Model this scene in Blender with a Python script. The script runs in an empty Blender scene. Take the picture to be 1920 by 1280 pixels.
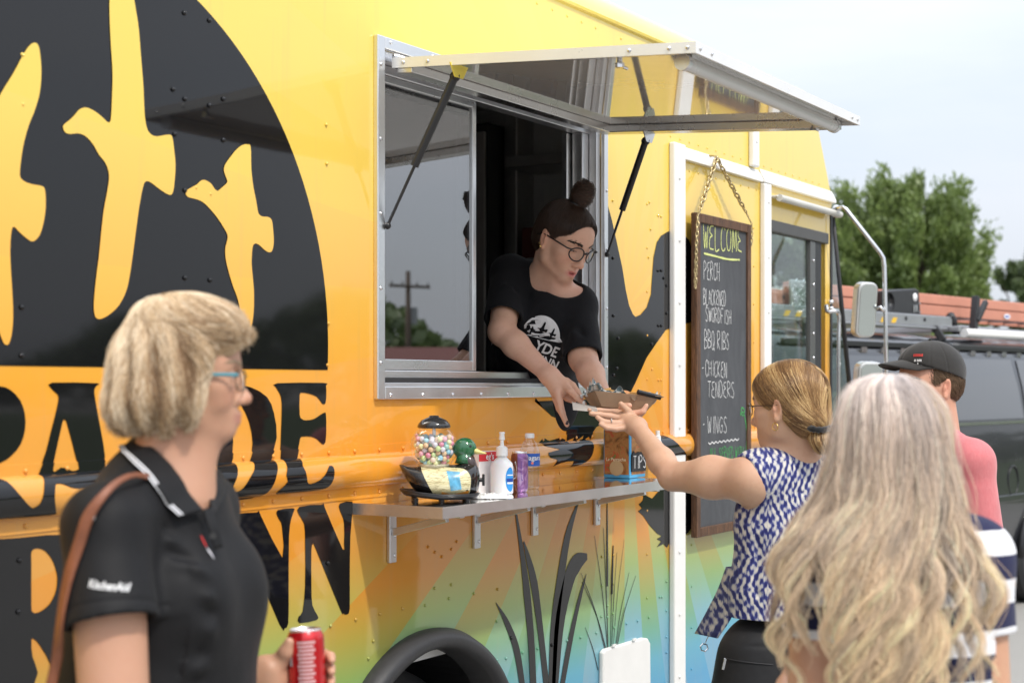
import bpy, bmesh, math, random
import numpy as np
from mathutils import Vector, Matrix
from mathutils.bvhtree import BVHTree

random.seed(7)
RNG = np.random.default_rng(7)
SC = bpy.context.scene
COL = SC.collection
rad = math.radians

# ------------------------------------------------------------------ camera
FPX = 2900.0                      # focal length in pixels of the 1920 px wide photograph
HOR = 721.0                       # horizon row
YAW = rad(31.1)                   # angle between view direction and the truck side
CAMP = Vector((0.0, -2.5, 1.6))   # the truck's side is the plane y = 0, outside is -y
DV = Vector((math.cos(YAW), math.sin(YAW), 0))
RV = Vector((math.sin(YAW), -math.cos(YAW), 0))
cam_d = bpy.data.cameras.new('camera')
cam = bpy.data.objects.new('camera', cam_d)
COL.objects.link(cam)
cam.location = CAMP
cam.rotation_euler = (rad(90), 0, YAW - rad(90))
cam_d.sensor_width = 36.0
cam_d.lens = FPX / 1920 * 36
cam_d.shift_y = (HOR - 640) / 1920
cam_d.clip_start = 0.05
cam_d.clip_end = 3000
cam_d.dof.use_dof = True
cam_d.dof.focus_distance = 4.75
cam_d.dof.aperture_fstop = 3.8
SC.camera = cam

# ------------------------------------------------------------------ light
LDIR = Vector((0.112, 0.283, -0.397)).normalized()      # direction the sunlight travels
SUN_EL = math.asin(-LDIR.z)
SUN_AZ = math.atan2(-LDIR.x, -LDIR.y)                   # clockwise from +Y
world = bpy.data.worlds.new('World')
SC.world = world
world.use_nodes = True
wn = world.node_tree.nodes
wl = world.node_tree.links
wn.clear()
w_out = wn.new('ShaderNodeOutputWorld')
w_bg = wn.new('ShaderNodeBackground')
w_sky = wn.new('ShaderNodeTexSky')
w_sky.sky_type = 'NISHITA'
w_sky.sun_disc = False
w_sky.sun_elevation = SUN_EL
w_sky.sun_rotation = SUN_AZ
w_sky.air_density = 1.0
w_sky.dust_density = 3.0
w_sky.ozone_density = 1.0
# thin bright cloud layer over the sky
w_tc = wn.new('ShaderNodeTexCoord')
w_map = wn.new('ShaderNodeMapping')
w_map.inputs['Scale'].default_value = (1.0, 1.0, 4.5)
w_noise = wn.new('ShaderNodeTexNoise')
w_noise.inputs['Scale'].default_value = 2.2
w_noise.inputs['Detail'].default_value = 8
w_noise.inputs['Roughness'].default_value = 0.55
w_ramp = wn.new('ShaderNodeValToRGB')
w_ramp.color_ramp.elements[0].position = 0.34
w_ramp.color_ramp.elements[0].color = (0.66, 0.66, 0.66, 1)
w_ramp.color_ramp.elements[1].position = 0.66
w_ramp.color_ramp.elements[1].color = (0.97, 0.97, 0.97, 1)
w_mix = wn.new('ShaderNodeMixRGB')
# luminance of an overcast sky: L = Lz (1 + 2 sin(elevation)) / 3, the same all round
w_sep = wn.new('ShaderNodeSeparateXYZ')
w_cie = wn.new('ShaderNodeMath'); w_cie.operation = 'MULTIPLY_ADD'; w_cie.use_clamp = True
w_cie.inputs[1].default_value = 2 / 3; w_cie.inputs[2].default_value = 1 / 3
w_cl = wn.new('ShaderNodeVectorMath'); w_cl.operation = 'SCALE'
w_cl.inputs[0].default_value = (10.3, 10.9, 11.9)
wl.new(w_tc.outputs['Generated'], w_map.inputs['Vector'])
wl.new(w_map.outputs[0], w_noise.inputs['Vector'])
wl.new(w_noise.outputs[0], w_ramp.inputs[0])
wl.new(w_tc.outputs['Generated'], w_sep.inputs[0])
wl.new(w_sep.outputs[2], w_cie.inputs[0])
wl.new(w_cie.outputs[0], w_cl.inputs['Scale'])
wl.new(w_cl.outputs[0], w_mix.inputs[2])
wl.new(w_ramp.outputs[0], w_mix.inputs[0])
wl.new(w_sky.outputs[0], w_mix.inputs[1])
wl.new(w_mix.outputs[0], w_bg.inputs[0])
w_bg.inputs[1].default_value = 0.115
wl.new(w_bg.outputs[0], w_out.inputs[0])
sun_d = bpy.data.lights.new('sun', 'SUN')
sun_d.energy = 1.5
sun_d.angle = rad(2.5)
sun_d.color = (1.0, 0.95, 0.87)
sun = bpy.data.objects.new('sun', sun_d)
COL.objects.link(sun)
sun.rotation_euler = LDIR.to_track_quat('-Z', 'Y').to_euler()
sun.location = (0, -6, 12)
SC.view_settings.view_transform = 'Standard'
SC.view_settings.look = 'None'
SC.view_settings.gamma = 1.0
SC.view_settings.exposure = 0.85
SC.view_settings.use_curve_mapping = False
SC.render.engine = 'CYCLES'
SC.cycles.max_bounces = 8
SC.cycles.transparent_max_bounces = 16
SC.cycles.use_denoising = True
SC.cycles.caustics_reflective = True
SC.cycles.blur_glossy = 0.5
SC.cycles.caustics_refractive = False
SC.cycles.sample_clamp_indirect = 6.0

# ------------------------------------------------------------------ pixel -> place
def ray(px, py):
    u = (px - 960) / FPX
    v = (HOR - py) / FPX
    return DV + RV * u + Vector((0, 0, v))
def P(px, py, off=0.0):
    """point of the plane y = -off seen at that pixel of the photograph"""
    d = ray(px, py)
    t = (-off - CAMP.y) / d.y
    return CAMP + d * t
def PX(px, py, x):
    d = ray(px, py)
    return CAMP + d * ((x - CAMP.x) / d.x)
def PZ(px, py, z):
    d = ray(px, py)
    return CAMP + d * ((z - CAMP.z) / d.z)
def PD(px, py, t):
    return CAMP + ray(px, py) * t

# ------------------------------------------------------------------ objects
def tag(o, label=None, cat=None, group=None, kind=None):
    if label: o['label'] = label
    if cat: o['category'] = cat
    if group: o['group'] = group
    if kind: o['kind'] = kind
    return o
def empty(name, loc=(0, 0, 0), rz=0.0, parent=None):
    o = bpy.data.objects.new(name, None)
    o.empty_display_size = 0.1
    COL.objects.link(o)
    o.location = loc
    o.rotation_euler = (0, 0, rz)
    if parent: o.parent = parent
    return o
def mesh_from(name, verts, faces):
    me = bpy.data.meshes.new(name)
    if isinstance(verts, np.ndarray) and isinstance(faces, np.ndarray):
        n, m, k = len(verts), len(faces), faces.shape[1]
        me.vertices.add(n)
        me.vertices.foreach_set('co', verts.astype(np.float32).ravel())
        me.loops.add(m * k)
        me.loops.foreach_set('vertex_index', faces.astype(np.int32).ravel())
        me.polygons.add(m)
        me.polygons.foreach_set('loop_start', np.arange(0, m * k, k, dtype=np.int32))
        me.update(calc_edges=True)
        me.validate()
    else:
        me.from_pydata([tuple(v) for v in verts], [], [tuple(f) for f in faces])
        me.update()
    return me
def link(name, me, m=None, parent=None, smooth=False, loc=None):
    o = bpy.data.objects.new(name, me)
    COL.objects.link(o)
    if m is not None and len(me.materials) == 0:
        me.materials.append(m)
    if smooth:
        me.polygons.foreach_set('use_smooth', [True] * len(me.polygons))
    if parent: o.parent = parent
    if loc is not None: o.location = loc
    return o

class MB:
    """collects shapes; build() links them as one mesh object"""
    def __init__(s):
        s.v = []; s.f = []
    def add(s, verts, faces):
        b = len(s.v)
        s.v += [tuple(v) for v in verts]
        s.f += [tuple(i + b for i in f) for f in faces]
        return s
    def box(s, a, b):
        x0, y0, z0 = [min(a[i], b[i]) for i in range(3)]
        x1, y1, z1 = [max(a[i], b[i]) for i in range(3)]
        return s.add([(x0,y0,z0),(x1,y0,z0),(x1,y1,z0),(x0,y1,z0),(x0,y0,z1),(x1,y0,z1),(x1,y1,z1),(x0,y1,z1)],
                     [(0,3,2,1),(4,5,6,7),(0,1,5,4),(1,2,6,5),(2,3,7,6),(3,0,4,7)])
    def bar(s, a, b, w, h, up=(0, 0, 1)):
        a, b = Vector(a), Vector(b)
        d = (b - a).normalized()
        sx = d.cross(Vector(up))
        if sx.length < 1e-4: sx = d.cross(Vector((1, 0, 0)))
        sx.normalize(); sz = sx.cross(d)
        vs = []
        for p in (a, b):
            for i, j in ((-1,-1),(1,-1),(1,1),(-1,1)):
                vs.append(p + sx * (i * w / 2) + sz * (j * h / 2))
        return s.add(vs, [(0,1,2,3),(7,6,5,4),(0,4,5,1),(1,5,6,2),(2,6,7,3),(3,7,4,0)])
    def tube(s, pts, r, n=10, caps=True, closed=False):
        pts = [Vector(p) for p in pts]
        m = len(pts)
        rs = r if isinstance(r, (list, tuple, np.ndarray)) else [r] * m
        base = len(s.v)
        nrm = None
        for i, p in enumerate(pts):
            if closed: d = pts[(i + 1) % m] - pts[(i - 1) % m]
            else: d = pts[min(i + 1, m - 1)] - pts[max(i - 1, 0)]
            if d.length < 1e-9: d = Vector((0, 0, 1))
            d.normalize()
            if nrm is None:
                nrm = d.cross(Vector((0, 0, 1)))
                if nrm.length < 1e-3: nrm = d.cross(Vector((1, 0, 0)))
            nrm = nrm - d * nrm.dot(d)
            nrm.normalize()
            bn = d.cross(nrm)
            for k in range(n):
                a = 2 * math.pi * k / n
                s.v.append(tuple(p + nrm * (math.cos(a) * rs[i]) + bn * (math.sin(a) * rs[i])))
        for i in range(m if closed else m - 1):
            j = (i + 1) % m
            for k in range(n):
                l = (k + 1) % n
                s.f.append((base+i*n+k, base+i*n+l, base+j*n+l, base+j*n+k))
        if caps and not closed:
            s.f.append(tuple(base + k for k in range(n))[::-1])
            s.f.append(tuple(base + (m-1)*n + k for k in range(n)))
        return s
    def lathe(s, c, prof, n=24, axis=(0, 0, 1), sx=1.0, sy=1.0):
        """prof: list of (radius, height) along axis"""
        ax = Vector(axis).normalized()
        e1 = ax.orthogonal().normalized()
        if abs(ax.z) > 0.99: e1 = Vector((1, 0, 0))
        e2 = ax.cross(e1)
        c = Vector(c); base = len(s.v)
        for r, h in prof:
            for k in range(n):
                a = 2 * math.pi * k / n
                s.v.append(tuple(c + ax * h + e1 * (r * sx * math.cos(a)) + e2 * (r * sy * math.sin(a))))
        for i in range(len(prof) - 1):
            for k in range(n):
                l = (k + 1) % n
                s.f.append((base+i*n+k, base+i*n+l, base+(i+1)*n+l, base+(i+1)*n+k))
        s.f.append(tuple(base + k for k in range(n))[::-1])
        s.f.append(tuple(base + (len(prof)-1)*n + k for k in range(n)))
        return s
    def ball(s, c, r, n=12, m=8):
        rx, ry, rz = r if isinstance(r, (tuple, list)) else (r, r, r)
        base = len(s.v)
        s.v.append((c[0], c[1], c[2] + rz))
        for i in range(1, m):
            t = math.pi * i / m
            for k in range(n):
                a = 2 * math.pi * k / n
                s.v.append((c[0]+rx*math.sin(t)*math.cos(a), c[1]+ry*math.sin(t)*math.sin(a), c[2]+rz*math.cos(t)))
        s.v.append((c[0], c[1], c[2] - rz))
        last = len(s.v) - 1
        for k in range(n):
            s.f.append((base, base+1+k, base+1+(k+1) % n))
            s.f.append((last, last-n+(k+1) % n, last-n+k))
        for i in range(m - 2):
            for k in range(n):
                l = (k+1) % n
                s.f.append((base+1+i*n+k, base+1+(i+1)*n+k, base+1+(i+1)*n+l, base+1+i*n+l))
        return s
    def prism(s, poly, d0, d1, plane='xz'):
        """poly in (a,b) of the plane, extruded between d0 and d1 along the third axis"""
        def mk(a, b, d):
            return {'xz': (a, d, b), 'yz': (d, a, b), 'xy': (a, b, d)}[plane]
        n = len(poly); base = len(s.v)
        for d in (d0, d1):
            for a, b in poly: s.v.append(mk(a, b, d))
        s.f.append(tuple(base + k for k in range(n)))
        s.f.append(tuple(base + n + k for k in range(n))[::-1])
        for k in range(n):
            l = (k + 1) % n
            s.f.append((base+k, base+n+k, base+n+l, base+l))
        return s
    def build(s, name, m, parent=None, smooth=False, bevel=0, auto=None, subsurf=0, seg=2):
        me = bpy.data.meshes.new(name)
        me.from_pydata(s.v, [], s.f)
        me.update()
        bm = bmesh.new(); bm.from_mesh(me)
        bmesh.ops.recalc_face_normals(bm, faces=bm.faces)
        bm.to_mesh(me); bm.free()
        o = link(name, me, m, parent, smooth)
        if bevel:
            b = o.modifiers.new('bevel', 'BEVEL'); b.width = bevel; b.segments = seg
            b.limit_method = 'ANGLE'; b.angle_limit = rad(40)
        if subsurf:
            b = o.modifiers.new('sub', 'SUBSURF'); b.levels = subsurf; b.render_levels = subsurf
        if auto is not None:
            me.polygons.foreach_set('use_smooth', [True] * len(me.polygons))
            me.set_sharp_from_angle(angle=rad(auto))
        return o

def fillpoly(outer, holes=()):
    """triangulate a polygon with holes; returns verts2d, tris"""
    from mathutils.geometry import tessellate_polygon
    polys = [[Vector((p[0], p[1], 0)) for p in outer]] + [[Vector((p[0], p[1], 0)) for p in h] for h in holes]
    tris = tessellate_polygon(polys)
    vs = [(p.x, p.y) for poly in polys for p in poly]
    return vs, [tuple(t) for t in tris]
def smooth_closed(pts, sub=4):
    """Catmull-Rom through a closed outline"""
    n = len(pts); out = []
    for i in range(n):
        p0, p1, p2, p3 = pts[i-1], pts[i], pts[(i+1) % n], pts[(i+2) % n]
        for k in range(sub):
            t = k / sub
            out.append(tuple(0.5*((2*p1[j]) + (-p0[j]+p2[j])*t + (2*p0[j]-5*p1[j]+4*p2[j]-p3[j])*t*t + (-p0[j]+3*p1[j]-3*p2[j]+p3[j])*t**3) for j in range(len(p1))))
    return out
def spline(pts, n=16):
    """Catmull-Rom through an open list of points"""
    pts = [np.array(p, float) for p in pts]
    P_ = [2*pts[0]-pts[1]] + pts + [2*pts[-1]-pts[-2]]
    out = []
    segs = len(pts) - 1
    for q in range(n + 1):
        u = q / n * segs
        i = min(int(u), segs - 1); t = u - i
        p0, p1, p2, p3 = P_[i], P_[i+1], P_[i+2], P_[i+3]
        out.append(0.5*((2*p1)+(-p0+p2)*t+(2*p0-5*p1+4*p2-p3)*t*t+(-p0+3*p1-3*p2+p3)*t**3))
    return out

# ------------------------------------------------------------------ materials
class NT:
    def __init__(s, name):
        s.m = bpy.data.materials.new(name)
        s.m.use_nodes = True
        s.t = s.m.node_tree
        s.t.nodes.clear()
        s.out = s.t.nodes.new('ShaderNodeOutputMaterial')
    def n(s, typ, props=None, **inp):
        nd = s.t.nodes.new('ShaderNode' + typ)
        for k, v in (props or {}).items(): setattr(nd, k, v)
        for k, v in inp.items():
            key = int(k[1:]) if k[0] == 'i' and k[1:].isdigit() else k.replace('_', ' ')
            s.set(nd.inputs[key], v)
        return nd
    def set(s, sock, v):
        if isinstance(v, bpy.types.NodeSocket): s.t.links.new(v, sock)
        elif isinstance(v, bpy.types.Node): s.t.links.new(v.outputs[0], sock)
        else: sock.default_value = v
    def math(s, op, a, b=0.0, c=0.0, clamp=False):
        nd = s.t.nodes.new('ShaderNodeMath'); nd.operation = op; nd.use_clamp = clamp
        for i, v in enumerate((a, b, c)): s.set(nd.inputs[i], v)
        return nd.outputs[0]
    def mix(s, fac, a, b, mode='MIX'):
        nd = s.t.nodes.new('ShaderNodeMixRGB'); nd.blend_type = mode
        s.set(nd.inputs[0], fac)
        for i, v in ((1, a), (2, b)):
            if isinstance(v, tuple) and len(v) == 3: v = v + (1,)
            s.set(nd.inputs[i], v)
        return nd.outputs[0]
    def ramp(s, fac, stops, interp='LINEAR'):
        nd = s.t.nodes.new('ShaderNodeValToRGB')
        cr = nd.color_ramp; cr.interpolation = interp
        while len(cr.elements) > 1: cr.elements.remove(cr.elements[-1])
        cr.elements[0].position = stops[0][0]; cr.elements[0].color = tuple(stops[0][1]) + (1,)
        for p, c in stops[1:]:
            e = cr.elements.new(p); e.color = tuple(c) + (1,)
        s.set(nd.inputs[0], fac)
        return nd.outputs[0]
    def noise(s, scale, detail=4, rough=0.5, vec=None, dist=0.0):
        nd = s.n('TexNoise', Scale=scale, Detail=detail, Roughness=rough, Distortion=dist)
        if vec is not None: s.set(nd.inputs['Vector'], vec)
        return nd.outputs[0]
    def pos(s):
        return s.n('TexCoord').outputs['Object']
    def bump(s, h, strength=0.2, dist=0.01):
        return s.n('Bump', Strength=strength, Distance=dist, Height=h).outputs[0]
    def bsdf(s, **kw):
        nd = s.n('BsdfPrincipled')
        for k, v in kw.items():
            if isinstance(v, tuple) and len(v) == 3 and k in ('Base_Color', 'Emission_Color', 'Specular_Tint', 'Sheen_Tint', 'Coat_Tint'): v = v + (1,)
            s.set(nd.inputs[k.replace('_', ' ')], v)
        s.t.links.new(nd.outputs[0], s.out.inputs[0])
        return nd
def M(name, col, rough=0.5, metal=0.0, var=0.08, vscale=8.0, bump=0.0, bscale=60.0, coat=0.0, spec=0.5, sub=0.0, sheen=0.0, rvar=0.15, bdist=0.01, **kw):
    """plain surface with a little procedural unevenness in colour, gloss and relief"""
    t = NT(name)
    p = t.pos()
    nz = t.noise(vscale, 6, 0.6, p)
    f = t.math('SUBTRACT', nz, 0.5)
    c = t.mix(1.0, tuple(col), t.ramp(nz, [(0.25, (1-var,)*3), (0.75, (1+var,)*3)]), 'MULTIPLY') if var else tuple(col)
    r = t.math('ADD', rough, t.math('MULTIPLY', f, rvar), clamp=True) if rvar else rough
    a = dict(Base_Color=c, Roughness=r, Metallic=metal, Coat_Weight=coat, Specular_IOR_Level=spec)
    if coat: a['Coat_Roughness'] = 0.04
    if sheen: a['Sheen_Weight'] = sheen
    if sub:
        a['Subsurface_Weight'] = sub; a['Subsurface_Scale'] = 0.01
    if bump:
        a['Normal'] = t.bump(t.noise(bscale, 5, 0.6, p), bump, bdist)
    a.update(kw)
    t.bsdf(**a)
    return t.m
def GLASS(name, tint=(1, 1, 1), ior=1.5, rough=0.0, extra=0.0):
    """thin pane: clear transmission plus Fresnel reflection"""
    t = NT(name)
    bf = t.n('NewGeometry').outputs['Backfacing']
    fr = t.n('Fresnel', IOR=t.math('ADD', ior, t.math('MULTIPLY', bf, 1.0 / ior - ior)))
    fac = t.math('ADD', fr.outputs[0], extra, clamp=True)
    tr = t.n('BsdfTransparent', Color=tuple(tint) + (1,))
    gl = t.n('BsdfGlossy', Roughness=rough, Color=(1, 1, 1, 1))
    mx = t.n('MixShader')
    t.set(mx.inputs[0], fac); t.set(mx.inputs[1], tr); t.set(mx.inputs[2], gl)
    t.t.links.new(mx.outputs[0], t.out.inputs[0])
    return t.m
ALU = M('brushed_aluminium', (0.78, 0.78, 0.78), 0.3, 1.0, var=0.06, bump=0.05, bscale=150)
ALUM = M('mill_aluminium', (0.72, 0.72, 0.73), 0.38, 1.0, var=0.08, bump=0.05, bscale=90)
CHROME = M('steel_tube', (0.75, 0.75, 0.76), 0.15, 1.0, var=0.04)
WHITEP = M('white_paint', (0.80, 0.79, 0.76), 0.35, var=0.04, bump=0.03)
BLACKP = M('black_plastic', (0.012, 0.012, 0.013), 0.3, var=0.1)
RUBBER = M('black_rubber', (0.022, 0.022, 0.024), 0.55, var=0.15, bump=0.1)
# ================================================================== ground
def ground_mat():
    t = NT('weathered_concrete')
    p = t.pos()
    big = t.noise(0.35, 5, 0.6, p)
    fine = t.noise(90, 3, 0.7, p)
    c = t.mix(big, (0.21, 0.205, 0.19), (0.33, 0.32, 0.30))
    c = t.mix(t.math('MULTIPLY', fine, 0.6), c, (0.38, 0.36, 0.33))
    t.bsdf(Base_Color=c, Roughness=0.9, Normal=t.bump(fine, 0.5, 0.01))
    return t.m
gnd = MB().add([(-900, -900, 0), (900, -900, 0), (900, 900, 0), (-900, 900, 0)], [(0, 1, 2, 3)]).build('ground', ground_mat())
tag(gnd, 'pale weathered concrete of the lot', None, None, 'structure')
def lawn_mat():
    t = NT('lawn')
    p = t.pos()
    c = t.mix(t.noise(2.0, 6, 0.7, p), (0.035, 0.075, 0.02), (0.09, 0.12, 0.035))
    t.bsdf(Base_Color=c, Roughness=0.9, Normal=t.bump(t.noise(60, 4, 0.7, p), 0.8, 0.03))
    return t.m
LAWN = lawn_mat()
lw = MB().add([(18, -60, 0.004), (300, -60, 0.004), (300, 160, 0.004), (18, 160, 0.004)], [(0, 1, 2, 3)]).build('grass_verge', LAWN)
tag(lw, 'mown grass beyond the lot', None, None, 'structure')

# ================================================================== food truck
truck = empty('food_truck', (0, 0, 0))
tag(truck, 'yellow and orange food truck with black duck graphics and an open serving window', 'food truck')
ZB0, ZB1 = 1.294, 1.437           # belt moulding flange
ZR0, ZR1 = 1.325, 1.414           # its half-round
def prof(z):
    if z <= ZB0 or z >= ZB1: return 0.0
    f = 0.003
    if ZR0 < z < ZR1:
        s = (z - ZR0) / (ZR1 - ZR0) * 2 - 1
        f += 0.036 * math.sqrt(max(0.0, 1 - s * s)) ** 1.0
    return f
def PW(px, py):
    """pixel -> (x, z) on the wall, following the belt moulding"""
    off = 0.0
    for _ in range(12):
        p = P(px, py, off)
        off = 0.5 * off + 0.5 * prof(p.z)
    return (p.x, p.z)

def wrap_mat():
    t = NT('printed_vinyl_wrap')
    g = t.n('NewGeometry').outputs['Position']
    sx = t.n('SeparateXYZ', Vector=g)
    x, z = sx.outputs[0], sx.outputs[2]
    ang = t.math('ARCTAN2', t.math('SUBTRACT', z, 1.86), t.math('SUBTRACT', x, 4.92))
    k = t.math('MULTIPLY', ang, 52 / (2 * math.pi))
    cell = t.math('FLOOR', k)
    wn_ = t.n('TexWhiteNoise', {'noise_dimensions': '1D'}, W=cell).outputs[0]
    par = t.math('MODULO', t.math('ADD', cell, 200.0), 2.0)
    ray_ = t.math('ADD', t.math('MULTIPLY', par, 0.11), t.math('MULTIPLY', wn_, 0.07))
    ze = t.math('SUBTRACT', z, t.math('MULTIPLY', ray_, 0.95))
    fac = t.math('DIVIDE', t.math('SUBTRACT', ze, 0.4), 2.6)
    f = lambda zz: (zz - 0.4) / 2.6
    c = t.ramp(fac, [(f(0.45), (0.05, 0.30, 0.52)), (f(0.58), (0.08, 0.35, 0.47)), (f(0.69), (0.12, 0.36, 0.24)),
                     (f(0.80), (0.22, 0.36, 0.10)), (f(0.92), (0.40, 0.31, 0.05)), (f(1.05), (0.62, 0.25, 0.025)),
                     (f(1.42), (0.78, 0.30, 0.025)), (f(1.72), (0.82, 0.41, 0.045)), (f(2.05), (0.82, 0.54, 0.085)),
                     (f(2.5), (0.81, 0.60, 0.10)), (f(2.9), (0.82, 0.66, 0.15))])
    c = t.mix(t.math('MULTIPLY', par, 0.10), c, (0.95, 0.75, 0.25))
    dirt = t.noise(3.0, 6, 0.65, g)
    c = t.mix(t.math('MULTIPLY', t.math('SUBTRACT', dirt, 0.45, clamp=True), 0.25), c, (0.5, 0.36, 0.16))
    wob = t.math('ADD', t.noise(1.7, 2, 0.4, g), t.math('MULTIPLY', t.noise(6.5, 2, 0.4, g), 0.12))
    strk = t.noise(9, 4, 0.6, t.n('Mapping', Vector=g, Scale=(3.0, 1.0, 0.12)))
    c = t.mix(t.math('MULTIPLY', t.math('SUBTRACT', strk, 0.56, clamp=True), 0.9), c, (0.42, 0.30, 0.15))
    t.bsdf(Base_Color=c, Roughness=0.32, Coat_Weight=1.0, Coat_Roughness=t.math('MULTIPLY_ADD', t.noise(24, 5, 0.7, g), 0.07, 0.005), Coat_IOR=1.5,
           Specular_IOR_Level=0.2,
           Coat_Normal=t.bump(wob, 0.14, 0.02))
    return t.m
WRAP = wrap_mat()
def black_vinyl():
    t = NT('black_vinyl')
    g = t.n('NewGeometry').outputs['Position']
    wob = t.noise(1.7, 2, 0.4, g)
    sc = t.noise(40, 5, 0.7, g)
    t.bsdf(Base_Color=(0.007, 0.007, 0.008), Roughness=0.3, Coat_Weight=1.0, Coat_Roughness=t.math('ADD', 0.02, t.math('MULTIPLY', sc, 0.05)),
           Coat_IOR=1.5, Specular_IOR_Level=0.0, Coat_Normal=t.bump(wob, 0.10, 0.02))
    return t.m
VINYL = black_vinyl()

XW0, XW1 = -2.6, 7.06
# serving window outer frame
WX0, WX1, WZ0, WZ1 = 3.413, 4.765, 1.560, 2.553
IX0, IX1, IZ0, IZ1 = WX0 + 0.034, WX1 - 0.028, WZ0 + 0.036, WZ1 - 0.034
# cab door window
DX0, DX1, DZ0, DZ1 = 6.30, 7.0, 1.45, 2.315
def flat(name, outer, holes, y, m, parent=truck):
    vs, ts = fillpoly(outer, holes)
    return MB().add([(a, y, b) for a, b in vs], ts).build(name, m, parent)
rect = lambda x0, x1, z0, z1: [(x0, z0), (x1, z0), (x1, z1), (x0, z1)]
flat('side_wall', [(XW0, ZB1 - 0.002), (XW1, ZB1 - 0.002), (7.06, 2.40), (7.10, 2.47), (6.86, 2.863), (XW0, 2.863)],
     [rect(IX0, IX1, IZ0, IZ1), rect(DX0, DX1, DZ0, DZ1)], 0.0, WRAP)
ARC = (3.66, 0.42, 0.47)
arch = [(ARC[0] + ARC[2] * math.cos(rad(a)), ARC[1] + ARC[2] * math.sin(rad(a))) for a in range(-10, 191, 5)]
flat('lower_side_wall', [(XW0, 0.40), (arch[-1][0], 0.40)] + arch[::-1] + [(arch[0][0], 0.40), (7.5, 0.40), (7.5, ZB0 + 0.002), (XW0, ZB0 + 0.002)], [], 0.0, WRAP)
# belt moulding
zs = [ZB0, ZB0 + 0.0005] + list(np.linspace(ZB0 + 0.003, ZR0, 3)) + [ZR0 + (ZR1 - ZR0) * (0.5 - 0.5 * math.cos(math.pi * i / 14)) for i in range(1, 14)] + list(np.linspace(ZR1, ZB1 - 0.003, 3)) + [ZB1 - 0.0005, ZB1]
mb = MB()
vs = []
for x in (XW0, 7.06):
    for i, z in enumerate(zs):
        y = -prof(z) if 0 < i < len(zs) - 1 else 0.0005
        if i in (1, len(zs) - 2): y = -0.003
        vs.append((x, y, z))
n = len(zs)
mb.add(vs, [(i, i + n, i + n + 1, i + 1) for i in range(n - 1)])
mb.build('belt_moulding', WRAP, truck, auto=35)
# roof: rounded shoulder and top
mb = MB()
prf = [(0.0, 2.863), (-0.012, 2.864), (-0.014, 2.873), (0.0, 2.882), (0.005, 2.90), (0.02, 2.935), (0.05, 2.965), (0.10, 2.985), (0.2, 2.995), (1.05, 3.01), (1.9, 2.995), (2.0, 2.985), (2.08, 2.93), (2.1, 2.863)]
vs = []
for x in (XW0, 6.86):
    vs += [(x, y, z) for y, z in prf]
n = len(prf)
mb.add(vs, [(i, i + 1, i + n + 1, i + n) for i in range(n - 1)])
mb.add([(6.86, y, z) for y, z in prf], [tuple(range(n))])
mb.build('roof', WRAP, truck, auto=30)
# far side, back, cab front, floor
INT = M('kitchen_wall_panel', (0.68, 0.67, 0.65), 0.45, var=0.2, vscale=3)
mb = MB()
mb.box((XW0, 2.06, 0.8), (6.0, 2.10, 2.863)).box((XW0, 0.05, 0.80), (7.0, 2.05, 0.84)).box((XW0 - 0.02, 0.02, 0.4), (XW0, 2.1, 2.86))
mb.box((XW0, 0.04, 2.80), (6.8, 2.05, 2.84)).box((5.75, 0.35, 0.84), (5.78, 2.05, 2.80))
mb.build('body_shell', INT, truck)
# inner lining with the same window hole, so that the kitchen is closed
flat('inner_lining', [(XW0, 0.85), (6.0, 0.85), (6.0, 2.80), (XW0, 2.80)], [rect(IX0 - 0.02, IX1 + 0.02, IZ0 - 0.02, IZ1 + 0.02)], 0.10, INT)
# kitchen fittings behind the window
STAIN = M('dark_stainless', (0.55, 0.54, 0.53), 0.35, 1.0, var=0.1)
DARKI = M('dark_cabinet', (0.035, 0.034, 0.034), 0.5, var=0.3)
MB().box((5.50, 0.93, 0.85), (5.745, 1.75, 2.70)).build('refrigerator', DARKI, truck, bevel=0.01)
MB().box((5.478, 0.94, 0.95), (5.498, 1.33, 2.66)).build('refrigerator_door', STAIN, truck, bevel=0.006)
MB().box((5.478, 1.35, 0.95), (5.498, 1.74, 2.66)).build('refrigerator_door', STAIN, truck, bevel=0.006)
MB().tube([(5.44, 1.28, 1.5), (5.44, 1.28, 2.3)], 0.012).build('handle', STAIN, truck, smooth=True)
MB().box((5.60, 0.855, 0.85), (5.745, 0.92, 2.74)).build('steel_post', STAIN, truck, bevel=0.006)
MB().box((5.52, 0.36, 2.10), (5.745, 0.84, 2.125)).build('wall_shelf', STAIN, truck, bevel=0.004)
MB().box((5.48, 0.38, 2.50), (5.745, 0.84, 2.545)).build('wall_shelf', STAIN, truck, bevel=0.004)
for i, (a, h, cc) in enumerate(((0.42, 0.15, (0.12, 0.11, 0.1)), (0.57, 0.20, (0.45, 0.42, 0.36)), (0.70, 0.13, (0.2, 0.05, 0.04)))):
    MB().box((5.56, a, 2.126), (5.70, a + 0.11, 2.126 + h)).build('storage_box', M('box_tone_%d' % i, cc, 0.6), truck, bevel=0.008)
MB().box((3.2, 1.75, 2.10), (4.7, 2.04, 2.14)).build('shelf', STAIN, truck)
MB().box((2.6, 1.5, 0.9), (4.6, 2.04, 1.45)).build('counter', STAIN, truck)
PAPER = M('notice_paper', (0.72, 0.71, 0.68), 0.7)
for y0, y1, z0, z1 in ((0.60, 0.80, 2.36, 2.46), (0.62, 0.78, 1.80, 2.02), (0.42, 0.56, 1.78, 2.00)):
    MB().box((5.738, y0, z0), (5.748, y1, z1)).build('notice', PAPER, truck)
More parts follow.
